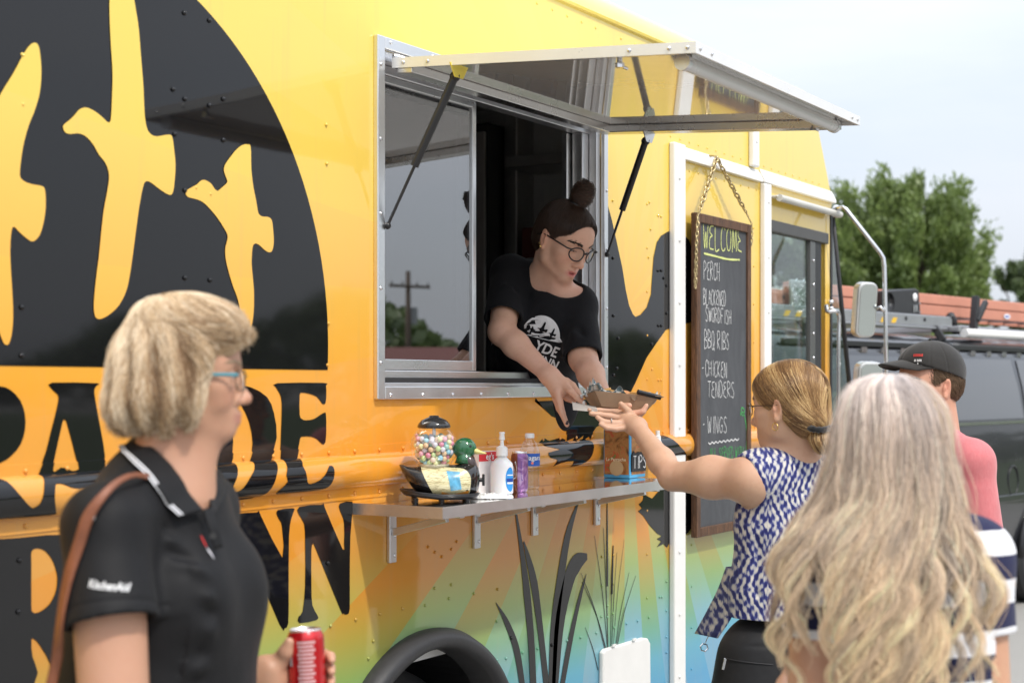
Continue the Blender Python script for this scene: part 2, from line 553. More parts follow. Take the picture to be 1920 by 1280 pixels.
# ------------------------------------------------------------------ serving window
wf = MB()
def frame_bars(mb, x0, x1, z0, z1, wl, wr, wb, wt, y0, y1):
    mb.box((x0, y0, z0), (x0 + wl, y1, z1)); mb.box((x1 - wr, y0, z0), (x1, y1, z1))
    mb.box((x0 + wl, y0, z0), (x1 - wr, y1, z0 + wb)); mb.box((x0 + wl, y0, z1 - wt), (x1 - wr, y1, z1))
    return mb
frame_bars(MB(), WX0, WX1, WZ0, WZ1, 0.034, 0.028, 0.036, 0.034, -0.016, 0.0).build('window_frame', ALU, truck, bevel=0.003)
frame_bars(MB(), IX0 - 0.002, IX1 + 0.002, IZ0 - 0.002, IZ1 + 0.002, 0.012, 0.03, 0.012, 0.03, 0.001, 0.11).build('window_jamb', ALUM, truck, bevel=0.002)
MB().box((IX0 + 0.01, 0.006, IZ0 + 0.0105), (IX1 - 0.02, 0.026, IZ0 + 0.024)).build('window_gasket', RUBBER, truck)
MB().box((IX0 + 0.01, 0.03, IZ0 + 0.0105), (IX1 - 0.02, 0.075, IZ0 + 0.045)).build('window_track', ALU, truck, bevel=0.003)
MB().box((IX0 + 0.01, 0.03, IZ1 - 0.055), (IX1 - 0.02, 0.075, IZ1 - 0.029)).build('window_track', ALUM, truck, bevel=0.003)
PANE_X1 = 3.99
TINTED = GLASS('tinted_glass', (0.35, 0.36, 0.38), 1.9, extra=0.17)
def sash(x0, x1, y):
    f = frame_bars(MB(), x0, x1, IZ0 + 0.046, IZ1 - 0.056, 0.02, 0.02, 0.03, 0.02, y, y + 0.018).build('window_sash', ALU, truck, bevel=0.002)
    MB().box((x0 + 0.019, y + 0.007, IZ0 + 0.075), (x1 - 0.019, y + 0.011, IZ1 - 0.075)).build('pane', TINTED, f)
    return f
sash(IX0 + 0.011, PANE_X1, 0.034)
sash(IX0 + 0.03, PANE_X1 - 0.05, 0.055)
MB().box((IX1 - 0.075, 0.03, IZ0 + 0.046), (IX1 - 0.032, 0.07, IZ1 - 0.056)).build('window_stop', ALUM, truck, bevel=0.003)
MB().box((IX1 - 0.10, 0.076, IZ0 + 0.046), (IX1 - 0.06, 0.098, IZ1 - 0.056)).build('window_stop', ALU, truck, bevel=0.003)
# screws in the frame
def dome(mb, c, r, h, nx=(0, -1, 0), n=8):
    mb.lathe(c, [(r, 0), (r * 0.92, h * 0.45), (r * 0.62, h * 0.85), (r * 0.2, h)], n, nx)
sc = MB()
for x in np.linspace(WX0 + 0.06, WX1 - 0.05, 9): dome(sc, (x, -0.016, WZ0 + 0.012), 0.006, 0.004)
for z in np.linspace(WZ0 + 0.1, WZ1 - 0.08, 5):
    dome(sc, (WX0 + 0.013, -0.016, z), 0.006, 0.004); dome(sc, (WX1 - 0.012, -0.016, z), 0.006, 0.004)
for x in np.linspace(WX0 + 0.06, WX1 - 0.05, 7): dome(sc, (x, -0.016, WZ1 - 0.013), 0.006, 0.004)
so = sc.build('frame_screw', CHROME, truck, smooth=True); so['kind'] = 'stuff'

# ------------------------------------------------------------------ awning (the hinged hatch)
AX0, AX1 = 3.475, 4.703
AY1 = -0.926
AZ0, AZ1 = 2.497, 2.437
def aw(y, dz=0.0):      # height of the hatch's top face at depth y
    return AZ0 + (AZ1 - AZ0) * (y / AY1) + dz
awn = empty('awning', (0, 0, 0), 0, truck)
POLISH = M('polished_aluminium_sheet', (0.74, 0.72, 0.69), 0.05, 0.5, var=0.05, rvar=0.03)
def aslab(x0, x1, y0, y1, d0, d1):
    mb = MB()
    vs = []
    for x in (x0, x1):
        for y, d in ((y0, d0), (y1, d0), (y1, d1), (y0, d1)): vs.append((x, y, aw(y, d)))
    return mb.add(vs, [(0,1,2,3),(7,6,5,4),(0,4,5,1),(1,5,6,2),(2,6,7,3),(3,7,4,0)])
aslab(AX0, AX1, -0.03, AY1, -0.001, -0.008).build('top_skin', WHITEP, awn)
aslab(AX0 + 0.004, AX1 - 0.004, -0.034, AY1 + 0.004, -0.0085, -0.014).build('panel', POLISH, awn)
RAIL = M('rail_aluminium', (0.62, 0.61, 0.60), 0.28, 1.0, var=0.06)
FASCIA = M('fascia_white_aluminium', (0.80, 0.79, 0.77), 0.3, 0.35, var=0.04)
aslab(AX0 - 0.006, AX0, -0.022, AY1 - 0.006, 0.002, -0.026).build('fascia', FASCIA, awn)
aslab(AX1, AX1 + 0.006, -0.022, AY1 - 0.006, 0.002, -0.026).build('fascia', FASCIA, awn)
aslab(AX0, AX1, AY1 - 0.006, AY1, 0.002, -0.026).build('fascia', FASCIA, awn)
aslab(AX1 - 0.06, AX1 - 0.002, -0.05, AY1 + 0.05, -0.0145, -0.04).build('rail', RAIL, awn, bevel=0.003)
aslab(AX0 + 0.002, AX0 + 0.03, -0.05, AY1 + 0.05, -0.0145, -0.022).build('rail', RAIL, awn, bevel=0.003)
aslab(AX0 + 0.002, AX1 - 0.002, -0.034, -0.085, -0.0145, -0.04).build('rail', RAIL, awn, bevel=0.003)
MB().tube([(AX0, -0.026, AZ0 + 0.004), (AX1, -0.026, AZ0 + 0.004)], 0.009, 10).build('hinge', CHROME, awn, smooth=True)
# lamp tube near the outer edge
LTUBE = M('frosted_diffuser', (0.60, 0.60, 0.58), 0.25, var=0.04, spec=0.6)
yl = AY1 + 0.055
zl = aw(yl, -0.036)
MB().tube([(AX0 + 0.05, yl, zl), (AX1 - 0.06, yl, zl)], 0.019, 16).build('lamp_tube', LTUBE, awn, auto=40)
for xx in (AX0 + 0.045, AX1 - 0.075): MB().tube([(xx, yl, zl), (xx + 0.02, yl, zl)], 0.0215, 16).build('lamp_cap', ALUM, awn, auto=40)
MB().box((AX0 + 0.08, yl - 0.012, zl + 0.012), (AX1 - 0.09, yl + 0.012, zl + 0.022)).build('lamp_bracket', ALUM, awn)
sc = MB()
for yy in (-0.06, -0.14, -0.75, -0.86, -0.91): dome(sc, (AX0 - 0.006, yy, aw(yy, -0.012)), 0.006, 0.004, (-1, 0, 0))
for xx in (AX0 + 0.02, AX0 + 0.09, AX1 - 0.07, AX1 - 0.02): dome(sc, (xx, AY1 - 0.006, aw(AY1, -0.012)), 0.006, 0.004, (0, -1, 0))
s_ = sc.build('fascia_screw', CHROME, awn, smooth=True); s_['kind'] = 'stuff'
for xx, yy in ((AX0 + 0.04, -0.70), (AX1 - 0.05, -0.80)):
    mb = MB().lathe((xx, yy, aw(yy, -0.045)), [(0.012, 0), (0.012, 0.012), (0.007, 0.012), (0.007, 0.03)], 6)
    mb.tube([(xx + 0.002, yy, aw(yy, -0.04)), (xx + 0.035, yy - 0.004, aw(yy, -0.042))], 0.004, 6)
    mb.build('latch_bolt', CHROME, awn)
# gas struts
YELM = M('yellow_bracket', (0.85, 0.68, 0.08), 0.35)
def strut(top, bot, br):
    s = empty('gas_strut', (0, 0, 0), 0, truck)
    top, bot = Vector(top), Vector(bot)
    mid = top.lerp(bot, 0.60)
    MB().tube([top, mid], 0.0115, 12).build('cylinder', BLACKP, s, auto=40)
    MB().tube([mid, bot], 0.0045, 8).build('piston_rod', BLACKP, s, auto=40)
    MB().ball(top, 0.015).build('end_joint', BLACKP, s, smooth=True)
    MB().ball(bot, 0.010).build('end_joint', BLACKP, s, smooth=True)
    mb = MB()
    mb.prism([(top.x - 0.045, top.z + 0.03), (top.x + 0.045, top.z + 0.03), (top.x + 0.02, top.z - 0.005), (top.x - 0.02, top.z - 0.005)], top.y - 0.014, top.y - 0.011)
    mb.build('bracket', br, s)
    return s
st1 = strut((AX0 + 0.032, -0.204, aw(-0.204, -0.05)), (IX0 + 0.004, -0.02, 2.035), YELM)
st2 = strut((AX1 - 0.03, -0.204, aw(-0.204, -0.068)), (IX1 + 0.01, -0.02, 2.05), RAIL)
# writing on the strut
def text_mesh(body, size, depth=0.0, align='LEFT', bold=0.0):
    cu = bpy.data.curves.new('lettering', 'FONT')
    cu.body = body; cu.size = size; cu.align_x = align; cu.extrude = depth
    cu.offset = bold; cu.resolution_u = 3
    o = bpy.data.objects.new('lettering', cu)
    COL.objects.link(o)
    dg = bpy.context.evaluated_depsgraph_get()
    me = bpy.data.meshes.new_from_object(o.evaluated_get(dg))
    bpy.data.objects.remove(o)
    return me
def place_text(body, size, origin, xdir, ydir, m, parent, name='lettering', align='LEFT', bold=0.0, squash=1.0, shear=0.0):
    me = text_mesh(body, size, 0.0, align, bold)
    xd, yd = Vector(xdir).normalized(), Vector(ydir).normalized()
    o = Vector(origin)
    for v in me.vertices:
        x, y = v.co.x * squash + shear * v.co.y, v.co.y
        v.co = o + xd * x + yd * y
    me.materials.clear()
    return link(name, me, m, parent)
WHITEINK = M('white_ink', (0.75, 0.75, 0.73), 0.6)

# ------------------------------------------------------------------ serving shelf
shelf = empty('serving_shelf', (0, 0, 0), 0, truck)
SHX0, SHX1, SHY, SHZ = 3.318, 4.72, -0.290, 1.284
SHTOP = M('shelf_polished_aluminium', (0.80, 0.79, 0.78), 0.07, 1.0, var=0.05, rvar=0.05, bump=0.02, bscale=20)
MB().box((SHX0 + 0.003, SHY + 0.003, SHZ - 0.004), (SHX1 - 0.003, -0.0005, SHZ)).build('shelf_top', SHTOP, shelf)
MB().box((SHX0, SHY, SHZ - 0.030), (SHX0 + 0.0028, -0.0005, SHZ + 0.0004)).box((SHX1 - 0.0028, SHY, SHZ - 0.030), (SHX1, -0.0005, SHZ + 0.0004)).box((SHX0 + 0.0029, SHY, SHZ - 0.030), (SHX1 - 0.0029, SHY + 0.0028, SHZ + 0.0004)).box((SHX0 + 0.003, SHY + 0.003, SHZ - 0.030), (SHX1 - 0.003, -0.0005, SHZ - 0.0045)).build('shelf_edge', M('shelf_edge_aluminium', (0.74, 0.73, 0.71), 0.42, 1.0, var=0.08, bump=0.08, bscale=120), shelf)
def bracket(x, drop):
    b = MB().box((x - 0.016, -0.012, SHZ - drop), (x + 0.016, -0.0008, SHZ - 0.0305)).build('bracket', ALUM, shelf, bevel=0.002)
    MB().box((x - 0.011, SHY + 0.05, SHZ - 0.042), (x + 0.011, -0.012, SHZ - 0.0305)).build('bracket_arm', ALUM, shelf, bevel=0.002)
    MB().bar((x, -0.012, SHZ - drop * 0.52), (x, SHY + 0.10, SHZ - 0.045), 0.016, 0.02).build('bracket_brace', ALUM, shelf, bevel=0.002)
    for zb in (SHZ - drop + 0.02, SHZ - 0.1):
        mb = MB(); dome(mb, (x + 0.006, -0.012, zb), 0.006, 0.004); mb.build('bolt', CHROME, shelf, smooth=True)
for px, dr in ((731, 0.175), (890, 0.175), (999, 0.165), (1116, 0.165)): bracket(P(px, 1000).x, dr)

# ------------------------------------------------------------------ printed graphics
def decal(name, pts, holes=(), m=VINYL, off=0.0016, sm=3, raw=False):
    o = [PW(*p) for p in pts]
    hs = [[PW(*p) for p in h] for h in holes]
    if sm > 1:
        o = smooth_closed(o, sm); hs = [smooth_closed(h, sm) for h in hs]
    vs, ts = fillpoly(o, hs)
    bm = bmesh.new()
    bv = [bm.verts.new((a, 0, b)) for a, b in vs]
    for t_ in ts:
        try: bm.faces.new([bv[i] for i in t_])
        except ValueError: pass
    zmin, zmax = min(b for a, b in vs), max(b for a, b in vs)
    cuts = [z for z in zs if zmin < z < zmax]
    for z in cuts:
        geom = bm.verts[:] + bm.edges[:] + bm.faces[:]
        bmesh.ops.bisect_plane(bm, geom=geom, plane_co=(0, 0, z), plane_no=(0, 0, 1), dist=1e-6)
    for v in bm.verts:
        v.co.y = -prof(v.co.z) - off
    for f in bm.faces:
        f.normal_update()
        if f.normal.y > 0: f.normal_flip()
    me = bpy.data.meshes.new(name)
    bm.to_mesh(me); bm.free()
    ob = link(name, me, m, truck)
    me.polygons.foreach_set('use_smooth', [True] * len(me.polygons))
    me.set_sharp_from_angle(angle=rad(35))
    return ob
# half disc: circle fitted to the arc in the photograph
arc_px = [(365, 0), (432, 71), (503, 180), (549, 295), (585, 410), (608, 536), (614, 601), (615, 656)]
A_ = np.array([PW(*p) for p in arc_px])
base_z = PW(300, 689)[1]
sol = np.linalg.lstsq(np.c_[2 * A_, np.ones(len(A_))], (A_ ** 2).sum(1), rcond=None)[0]
dcx, dcz = sol[0], sol[1]
drr = math.sqrt(sol[2] + dcx ** 2 + dcz ** 2)
a0 = math.asin((base_z - dcz) / drr)
disc = [(dcx + drr * math.cos(a), dcz + drr * math.sin(a)) for a in np.linspace(a0, math.pi - a0, 72)]
disc = [(x, min(z, 2.858)) for x, z in disc]
vs_, ts_ = fillpoly(disc)
MB().add([(a, -0.0016, b) for a, b in vs_], ts_).build('disc_graphic', VINYL, truck)
k_ = 0.5469
bird_c = [(372,0),(372,60),(376,150),(382,250),(380,340),(376,410),(366,420),(350,405),(325,385),(295,370),(270,375),(252,395),(235,412),(215,428),(213,442),(222,456),(240,460),(265,458),(290,468),(315,495),(335,530),(358,560),(370,600),(365,650),(352,720),(343,800),(335,880),(325,960),(318,1040),(321,1080),(332,1093),(350,1090),(375,1075),(405,1045),(428,1000),(440,950),(452,870),(465,770),(475,700),(487,640),(497,622),(515,627),(545,650),(575,668),(588,662),(594,630),(598,570),(594,520),(588,475),(580,463),(560,464),(535,468),(515,462),(500,440),(492,390),(488,300),(480,200),(472,100),(463,40),(450,-25),(425,-70),(398,-80),(380,-50)]
bird_r = [(856,505),(846,496),(830,497),(810,510),(785,540),(768,565),(764,585),(770,605),(776,622),(770,632),(755,645),(742,655),(730,645),(720,630),(700,618),(685,620),(672,632),(655,642),(638,652),(633,665),(642,676),(665,682),(690,692),(715,715),(740,745),(760,775),(776,805),(775,825),(769,850),(770,885),(780,930),(795,980),(810,1020),(822,1070),(832,1110),(845,1135),(858,1120),(866,1070),(867,1000),(863,950),(859,900),(862,850),(870,835),(885,840),(905,858),(920,865),(930,858),(935,830),(933,790),(928,755),(915,744),(895,742),(882,730),(875,690),(865,640),(858,580)]
bird_l = [(0,320),(40,255),(75,190),(95,160),(112,148),(125,153),(133,180),(138,250),(132,320),(115,380),(95,430),(78,490),(68,550),(64,595),(68,612),(85,625),(110,633),(138,638),(150,650),(153,700),(148,750),(135,800),(118,823),(103,827),(85,815),(62,795),(45,778),(36,790),(31,850),(33,920),(38,1000),(41,1080),(37,1140),(28,1175),(18,1182),(6,1170),(-10,1120),(-28,1030),(-50,930),(-70,850),(-80,780),(-120,720),(-190,690),(-205,665),(-170,640),(-120,640),(-90,650),(-70,600),(-55,480),(-30,390)]
for b in (bird_c, bird_r, bird_l):
    decal('bird_graphic', [(x * k_, y * k_) for x, y in b], m=WRAP, off=0.0034, sm=3)
B_ = lambda pts: [(x * 0.6092, 500 + y * 0.6092) for x, y in pts]
H_ = lambda pts: [(x * 0.3908, 780 + y * 0.3908) for x, y in pts]
# upper line of lettering
decal('letter', [(-130,724),(-30,722),(0,724),(18,730),(37,750),(46,777),(46,805),(38,832),(21,853),(0,867),(-40,880),(-130,884)], [[(-60,750),(-20,752),(-5,775),(-8,810),(-25,835),(-60,840)]], sm=2)
decal('letter', [(97,717),(94,726),(104,736),(109,744),(105,768),(94,811),(85,847),(79,893),(82,909),(80,929),(74,944),(64,951),(58,951),(47,940),(31,921),(16,905),(0,897),(-60,870),(-60,976),(0,973),(95,966),(104,960),(104,955),(103,945),(102,930),(103,912),(106,906),(118,907),(133,913),(148,915),(160,913),(175,930),(185,960),(232,956),(215,900),(196,855),(188,805),(178,750),(176,730),(181,722),(180,718)],
      [[(119,788),(124,791),(146,868),(145,880),(134,882),(125,878),(113,876),(102,884),(99,879),(100,865),(116,792)]], sm=2)
decal('letter', [(205,718),(270,718),(272,724),(262,732),(268,750),(288,800),(302,770),(318,740),(316,730),(308,722),(310,717),(370,717),(370,723),(352,735),(318,800),(308,830),(307,880),(308,925),(322,938),(322,944),(262,948),(262,941),(272,930),(273,880),(270,835),(240,770),(222,735),(206,724)], sm=2)
decal('letter', [(388,721),(440,721),(470,726),(500,744),(513,775),(518,820),(519,870),(518,890),(508,915),(487,930),(455,936),(410,939),(394,941),(394,933),(404,925),(404,905),(402,850),(400,780),(398,740),(388,730)],
      [[(438,748),(452,760),(466,790),(473,830),(474,866),(468,895),(455,915),(442,922),(437,910),(436,860),(436,800)]], sm=2)
decal('letter', B_([(852,358),(848,370),(860,390),(866,420),(864,500),(862,590),(880,640),(885,660),(855,690),(850,700),(900,696),(960,690),(1000,682),(1020,665),(1028,640),(1025,615),(1012,612),(1005,630),(985,655),(955,668),(945,660),(940,630),(930,610),(922,590),(922,530),(930,522),(955,522),(975,530),(990,545),(1000,540),(1003,500),(1002,455),(998,448),(985,455),(965,468),(940,472),(928,468),(921,455),(921,395),(928,387),(950,390),(975,400),(990,420),(1000,420),(1003,395),(1002,365),(995,357)]), sm=2)
# lower line
decal('letter', [(-120,1014),(0,1010),(60,1005),(110,1002),(138,1015),(155,1060),(150,1110),(138,1150),(118,1182),(132,1240),(150,1330),(96,1330),(97,1280),(94,1245),(75,1210),(62,1196),(58,1200),(60,1230),(70,1260),(60,1290),(60,1340),(-120,1340)],
      [H_([(150,645),(178,632),(215,645),(250,690),(270,750),(272,800),(262,850),(235,900),(200,930),(170,943),(152,935),(148,900),(148,700)])], sm=2)
decal('letter', B_([(640,768),(694,766),(694,780),(684,800),(682,900),(684,1060),(700,1085),(698,1100),(630,1105),(630,1090),(648,1070),(650,900),(650,800),(640,782)]), sm=2)
decal('letter', B_([(715,762),(790,755),(800,762),(868,895),(867,800),(860,780),(852,765),(853,748),(900,742),(904,750),(895,775),(888,830),(887,1000),(886,1095),(875,1110),(860,1100),(770,890),(760,880),(757,900),(757,960),(760,1040),(772,1075),(770,1090),(715,1095),(716,1080),(728,1050),(733,930),(733,850),(728,805),(713,785)]), sm=2)
decal('letter', B_([(920,738),(990,731),(998,740),(1053,868),(1058,850),(1058,790),(1052,765),(1044,745),(1045,728),(1083,722),(1083,760),(1077,830),(1075,960),(1075,1050),(1068,1068),(1055,1065),(1045,1050),(970,865),(962,853),(957,870),(957,980),(960,1040),(975,1070),(974,1085),(920,1095),(918,1075),(930,1060),(938,980),(938,850),(935,790),(918,760)]), sm=2)
# big landing duck and the duck below it
decal('duck_graphic', [(1137,378),(1147,414),(1157,460),(1166,501),(1173,545),(1179,573),(1186,589),(1191,594),(1200,590),(1212,576),(1220,551),(1222,520),(1225,482),(1231,454),(1239,442),(1252,434),(1276,435),(1291,450),(1300,475),(1306,520),(1307,570),(1299,601),(1276,610),(1248,618),(1231,642),(1212,670),(1191,717),(1181,737),(1165,765),(1140,788),(1118,800),(1111,812),(1110,824),(1104,818),(1098,826),(1094,815),(1086,822),(1080,828),(1076,820),(1062,826),(1062,808),(1055,806),(1052,800),(1062,794),(1050,786),(1034,780),(1019,766),(1004,746),(1002,752),(1136,747)], sm=1)
decal('duck_feet_graphic', [(1016,823),(1022,822),(1030,826),(1047,821),(1060,824),(1066,830),(1085,828),(1092,822),(1110,828),(1112,845),(1105,860),(1090,870),(1065,876),(1075,864),(1050,868),(1036,874),(1045,862),(1032,858),(1028,848),(1050,842),(1020,835)], sm=2)
decal('duck_head_graphic', [(1200,921),(1206,931),(1204,938),(1197,945),(1203,952),(1196,958),(1205,966),(1218,985),(1232,1000),(1240,1004),(1231,1010),(1239,1014),(1231,1025),(1243,1019),(1250,1026),(1255,1016),(1263,1018),(1275,1008),(1290,998),(1302,980),(1308,950),(1306,910),(1297,880),(1285,855),(1276,838),(1262,824),(1240,815),(1226,817),(1224,830),(1226,850),(1240,862),(1254,866),(1257,880),(1246,900),(1236,918),(1222,934),(1210,928)], sm=1)
S_ = lambda x, y: (600 + x * 0.3646, 1000 + y * 0.3646)
def blade(cl, ws, name='reed_graphic'):
    c = spline([PW(*S_(*p)) for p in cl], 14)
    w = np.interp(np.linspace(0, 1, 15), np.linspace(0, 1, len(ws)), ws) * (1.75 if max(ws) > 0.012 else 1.3)
    L, R = [], []
    for i, p in enumerate(c):
        d = c[min(i + 1, 14)] - c[max(i - 1, 0)]
        nrm = np.array([-d[1], d[0]]) / (np.hypot(*d) + 1e-9)
        L.append(p + nrm * w[i] / 2); R.append(p - nrm * w[i] / 2)
    vs = [(q[0], -0.0018, q[1]) for q in L + R]
    MB().add(vs, [(i, i + 1, i + 16, i + 15) for i in range(14)]).build(name, VINYL, truck)
blade([(1042,800),(1010,600),(960,460),(902,352)], [0.018, 0.02, 0.014, 0.001])
blade([(1096,800),(1085,560),(1062,300),(1040,120),(1000,-150)], [0.022, 0.022, 0.024, 0.016, 0.004])
blade([(1165,800),(1130,480),(1100,260),(1070,130),(1045,40)], [0.020, 0.02, 0.024, 0.016, 0.004])
blade([(1190,800),(1205,480),(1240,200),(1275,0),(1330,-175)], [0.026, 0.032, 0.028, 0.022, 0.004])
blade([(1205,800),(1230,460),(1280,230),(1320,150),(1372,116)], [0.024, 0.036, 0.040, 0.040, 0.012])
blade([(1240,800),(1275,600),(1310,430),(1345,290),(1368,205)], [0.018, 0.02, 0.016, 0.01, 0.001])
for tip, b, w in (((1410,10),(1478,600),.003),((1456,-30),(1480,600),.004),((1475,-160),(1476,270),.009),((1505,60),(1492,600),.003),((1506,60),(1499,310),.010),((1525,95),(1498,600),.003),((1562,30),(1505,600),.002),((1588,200),(1515,600),.003),((1622,215),(1522,600),.003),((1340,200),(1465,600),.003),((1345,245),(1472,600),.003),((1562,380),(1520,600),.002),((1362,480),(1428,700),.003)):
    mid = ((tip[0] * 0.4 + b[0] * 0.6), (tip[1] + b[1]) / 2)
    blade([b, mid, tip], [w, w, w * 0.5], 'grass_stem_graphic')

# ------------------------------------------------------------------ rivets
rv = MB()
def rivet_px(lst, f=lambda x, y: (x, y), r=0.0050):
    for p in lst:
        x, z = PW(*f(*p)); dome(rv, (x, -prof(z), z), r, 0.0055)
rivet_px([(344,25),(391,39),(323,168),(345,186),(391,198),(417,186),(326,252),(417,263),(345,521),(392,525),(39,576),(39,666),(41,103),(41,196),(613,684),(615,606),(611,234),(612,307),(345,357),(366,352),(393,364)])
rivet_px([(35,1050),(33,1146)])
rivet_px([(52,472),(181,440),(306,412),(422,385),(540,368),(272,550),(247,640),(588,280),(674,262),(662,333),(790,308),(912,285),(555,68),(590,95),(626,118),(675,80),(702,40),(980,535),(1190,572),(908,450),(908,648),(955,640),(1040,610),(1117,590),(1268,548),(1338,533),(1448,118),(1507,110),(1448,270),(1507,258),(1477,370),(1477,428),(1445,425),(1505,410),(1420,510),(1512,482),(1575,462),(1632,448),(1690,430),(1745,325),(1757,325),(1780,245),(1780,395),(1780,530),(1780,610),(1870,97),(1870,312),(1870,530),(1870,735),(36,150)], S_)
C5 = lambda x, y: (900 + x * 0.3125, 320 + y * 0.3125)
rivet_px([(795,525),(797,870),(825,1005),(817,1185),(798,1225),(1027,1040),(1065,600),(1085,600),(1100,645),(1117,690),(1068,930),(1085,930),(1117,855),(795,180),(828,312),(1022,352),(1015,190),(1068,270),(1085,275),(1030,1190),(1068,1255),(1085,1255)], C5)
rivet_px([(1010,520)], C5)
for x in np.arange(XW0 + 0.1, 7.0, 0.112):
    for z in (ZB0 + 0.016, ZB1 - 0.014): dome(rv, (x, -0.003, z), 0.0058, 0.005)
    if x > 4.85 or x < 3.3: dome(rv, (x, 0, 2.825), 0.005, 0.004)
for x in np.arange(3.5, 4.8, 0.1): dome(rv, (x, 0, 2.825), 0.005, 0.004)
for x in np.arange(5.3, 7.0, 0.085):
    dome(rv, (x, 0, 2.535), 0.0042, 0.004); dome(rv, (x, 0, 2.425), 0.0042, 0.004)
for z in np.arange(0.5, 2.4, 0.16):
    for x in (5.10, 5.49, 6.12): dome(rv, (x, 0, z), 0.0048, 0.004)
RIV = rv.build('rivet_heads', WRAP, truck, smooth=True); RIV['kind'] = 'stuff'
# dark rivets where they sit on the black print share the vinyl: a second set just proud of the graphics
rb = MB()
for p in [(344,25),(391,39),(323,168),(345,186),(391,198),(417,186),(326,252),(417,263),(345,521),(392,525),(39,576),(39,666),(35,1050),(33,1146),(345,357)]:
    x, z = PW(*p); dome(rb, (x, -0.0017, z), 0.0062, 0.006)
for p in [(795,525),(797,870),(825,1005),(817,1185),(798,1225),(1027,1040),(1065,600),(1085,600),(1100,645),(1117,690),(1068,930),(1085,930),(1117,855)]:
    x, z = PW(*C5(*p)); dome(rb, (x, -0.0017, z), 0.0062, 0.006)
for p in [(980,535),(1190,572),(36,150)]:
    x, z = PW(*S_(*p)); dome(rb, (x, -0.0019, z), 0.0062, 0.006)
o_ = rb.build('rivet_heads', VINYL, truck, smooth=True); o_['kind'] = 'stuff'
# panel seams
SEAM = M('seam_shadow', (0.25, 0.16, 0.03), 0.5)
for px, z0, z1 in ():
    x = PW(px, 400)[0]
    MB().box((x - 0.012, -0.0046, z0), (x + 0.012, -0.0001, z1)).build('seam_strip', WRAP if px > 1000 else VINYL, truck, bevel=0.001) if px > 1000 else None

# ------------------------------------------------------------------ trim strips of the door area
TRIMS = [((5.285, 0.40), (5.385, 2.512)), ((6.185, 0.40), (6.262, 2.458)), ((6.06, 2.515), (6.125, 2.80))]
for (a, b), (c, d) in TRIMS:
    MB().box((a, -0.026, b), (c, -0.0006, d)).build('trim_strip', WHITEP, truck, bevel=0.006)
def wedge(x0, x1, z0, z1, y):
    # trim with a sloped upper face
    return MB().add([(x0, 0, z0), (x0, -y, z0), (x0, -y, z0 + 0.012), (x0, 0, z1), (x1, 0, z0), (x1, -y, z0), (x1, -y, z0 + 0.012), (x1, 0, z1)],
                    [(0, 1, 2, 3), (7, 6, 5, 4), (0, 4, 5, 1), (1, 5, 6, 2), (2, 6, 7, 3), (3, 7, 4, 0)])
wedge(5.387, 6.17, 2.458, 2.512, 0.024).build('trim_strip', WHITEP, truck, bevel=0.002)
wedge(6.185, 7.09, 2.461, 2.520, 0.024).build('trim_strip', WHITEP, truck, bevel=0.002)
sc = MB()
for z in np.arange(0.5, 2.45, 0.235):
    dome(sc, (5.325, -0.026, z), 0.008, 0.006); dome(sc, (6.225, -0.026, z), 0.0075, 0.005)
dome(sc, (6.09, -0.026, 2.62), 0.0075, 0.005); dome(sc, (6.09, -0.026, 2.74), 0.0075, 0.005)
s_ = sc.build('trim_screw', WHITEP, truck, smooth=True); s_['kind'] = 'stuff'
# drip rail over the door window
MB().tube([(6.30, -0.045, 2.405), (7.08, -0.045, 2.405)], 0.016, 8).build('drip_rail', M('drip_grey', (0.55, 0.54, 0.5), 0.4), truck, auto=50)
MB().box((6.29, -0.04, 2.41), (7.08, -0.0006, 2.416)).build('drip_flange', WHITEP, truck)
# door window: head channel, runner, glass
DGREY = M('dark_window_channel', (0.09, 0.088, 0.085), 0.45, 0.4, var=0.1)
MB().box((DX0, -0.012, 2.262), (DX1 + 0.02, 0.03, 2.313)).build('window_head', DGREY, truck, bevel=0.004)
rn = MB().box((6.795, -0.004, DZ0), (6.86, 0.02, 2.262)).build('window_runner', M('runner_grey', (0.16, 0.16, 0.155), 0.4, 0.7), truck, bevel=0.003)
sc = MB()
for z in np.arange(1.5, 2.25, 0.112): dome(sc, (6.83, -0.004, z), 0.008, 0.006)
s_ = sc.build('runner_bolt', CHROME, rn, smooth=True); s_['kind'] = 'stuff'
MB().box((6.865, -0.002, DZ0), (6.94, 0.02, 2.262)).build('window_seal', RUBBER, truck)
GLASSC = GLASS('clear_glass', (0.86, 0.92, 0.90), 1.5)
MB().box((DX0 + 0.001, 0.010, DZ0), (6.797, 0.014, 2.264)).build('door_glass', GLASSC, truck)
# cab: A pillar, quarter glass, windscreen with its seal, cowl
MB().box((7.01, -0.002, 1.45), (7.06, 0.05, 2.40)).build('door_post', WRAP, truck, bevel=0.004)
MB().bar((7.075, 0.012, 1.3), (7.085, 0.012, 2.42), 0.024, 0.03, (0, 1, 0)).build('pillar_seal', RUBBER, truck)
vs = [(7.09, 0.01, 2.42), (7.13, 0.01, 2.42), (7.50, 0.03, 1.40), (7.09, 0.02, 1.40)]
MB().add(vs, [(0, 1, 2, 3)]).build('quarter_glass', GLASS('quarter_glass', (0.75, 0.83, 0.84), 1.6, extra=0.05), truck)
MB().tube([(7.13, 0.012, 2.43), (7.50, 0.032, 1.40)], 0.012, 8).build('windscreen_seal', RUBBER, truck, smooth=True)
vs = [(7.13, 0.03, 2.43), (7.13, 2.05, 2.43), (7.50, 2.02, 1.40), (7.50, 0.05, 1.40)]
MB().add(vs, [(0, 1, 2, 3)]).build('windscreen', GLASSC, truck)
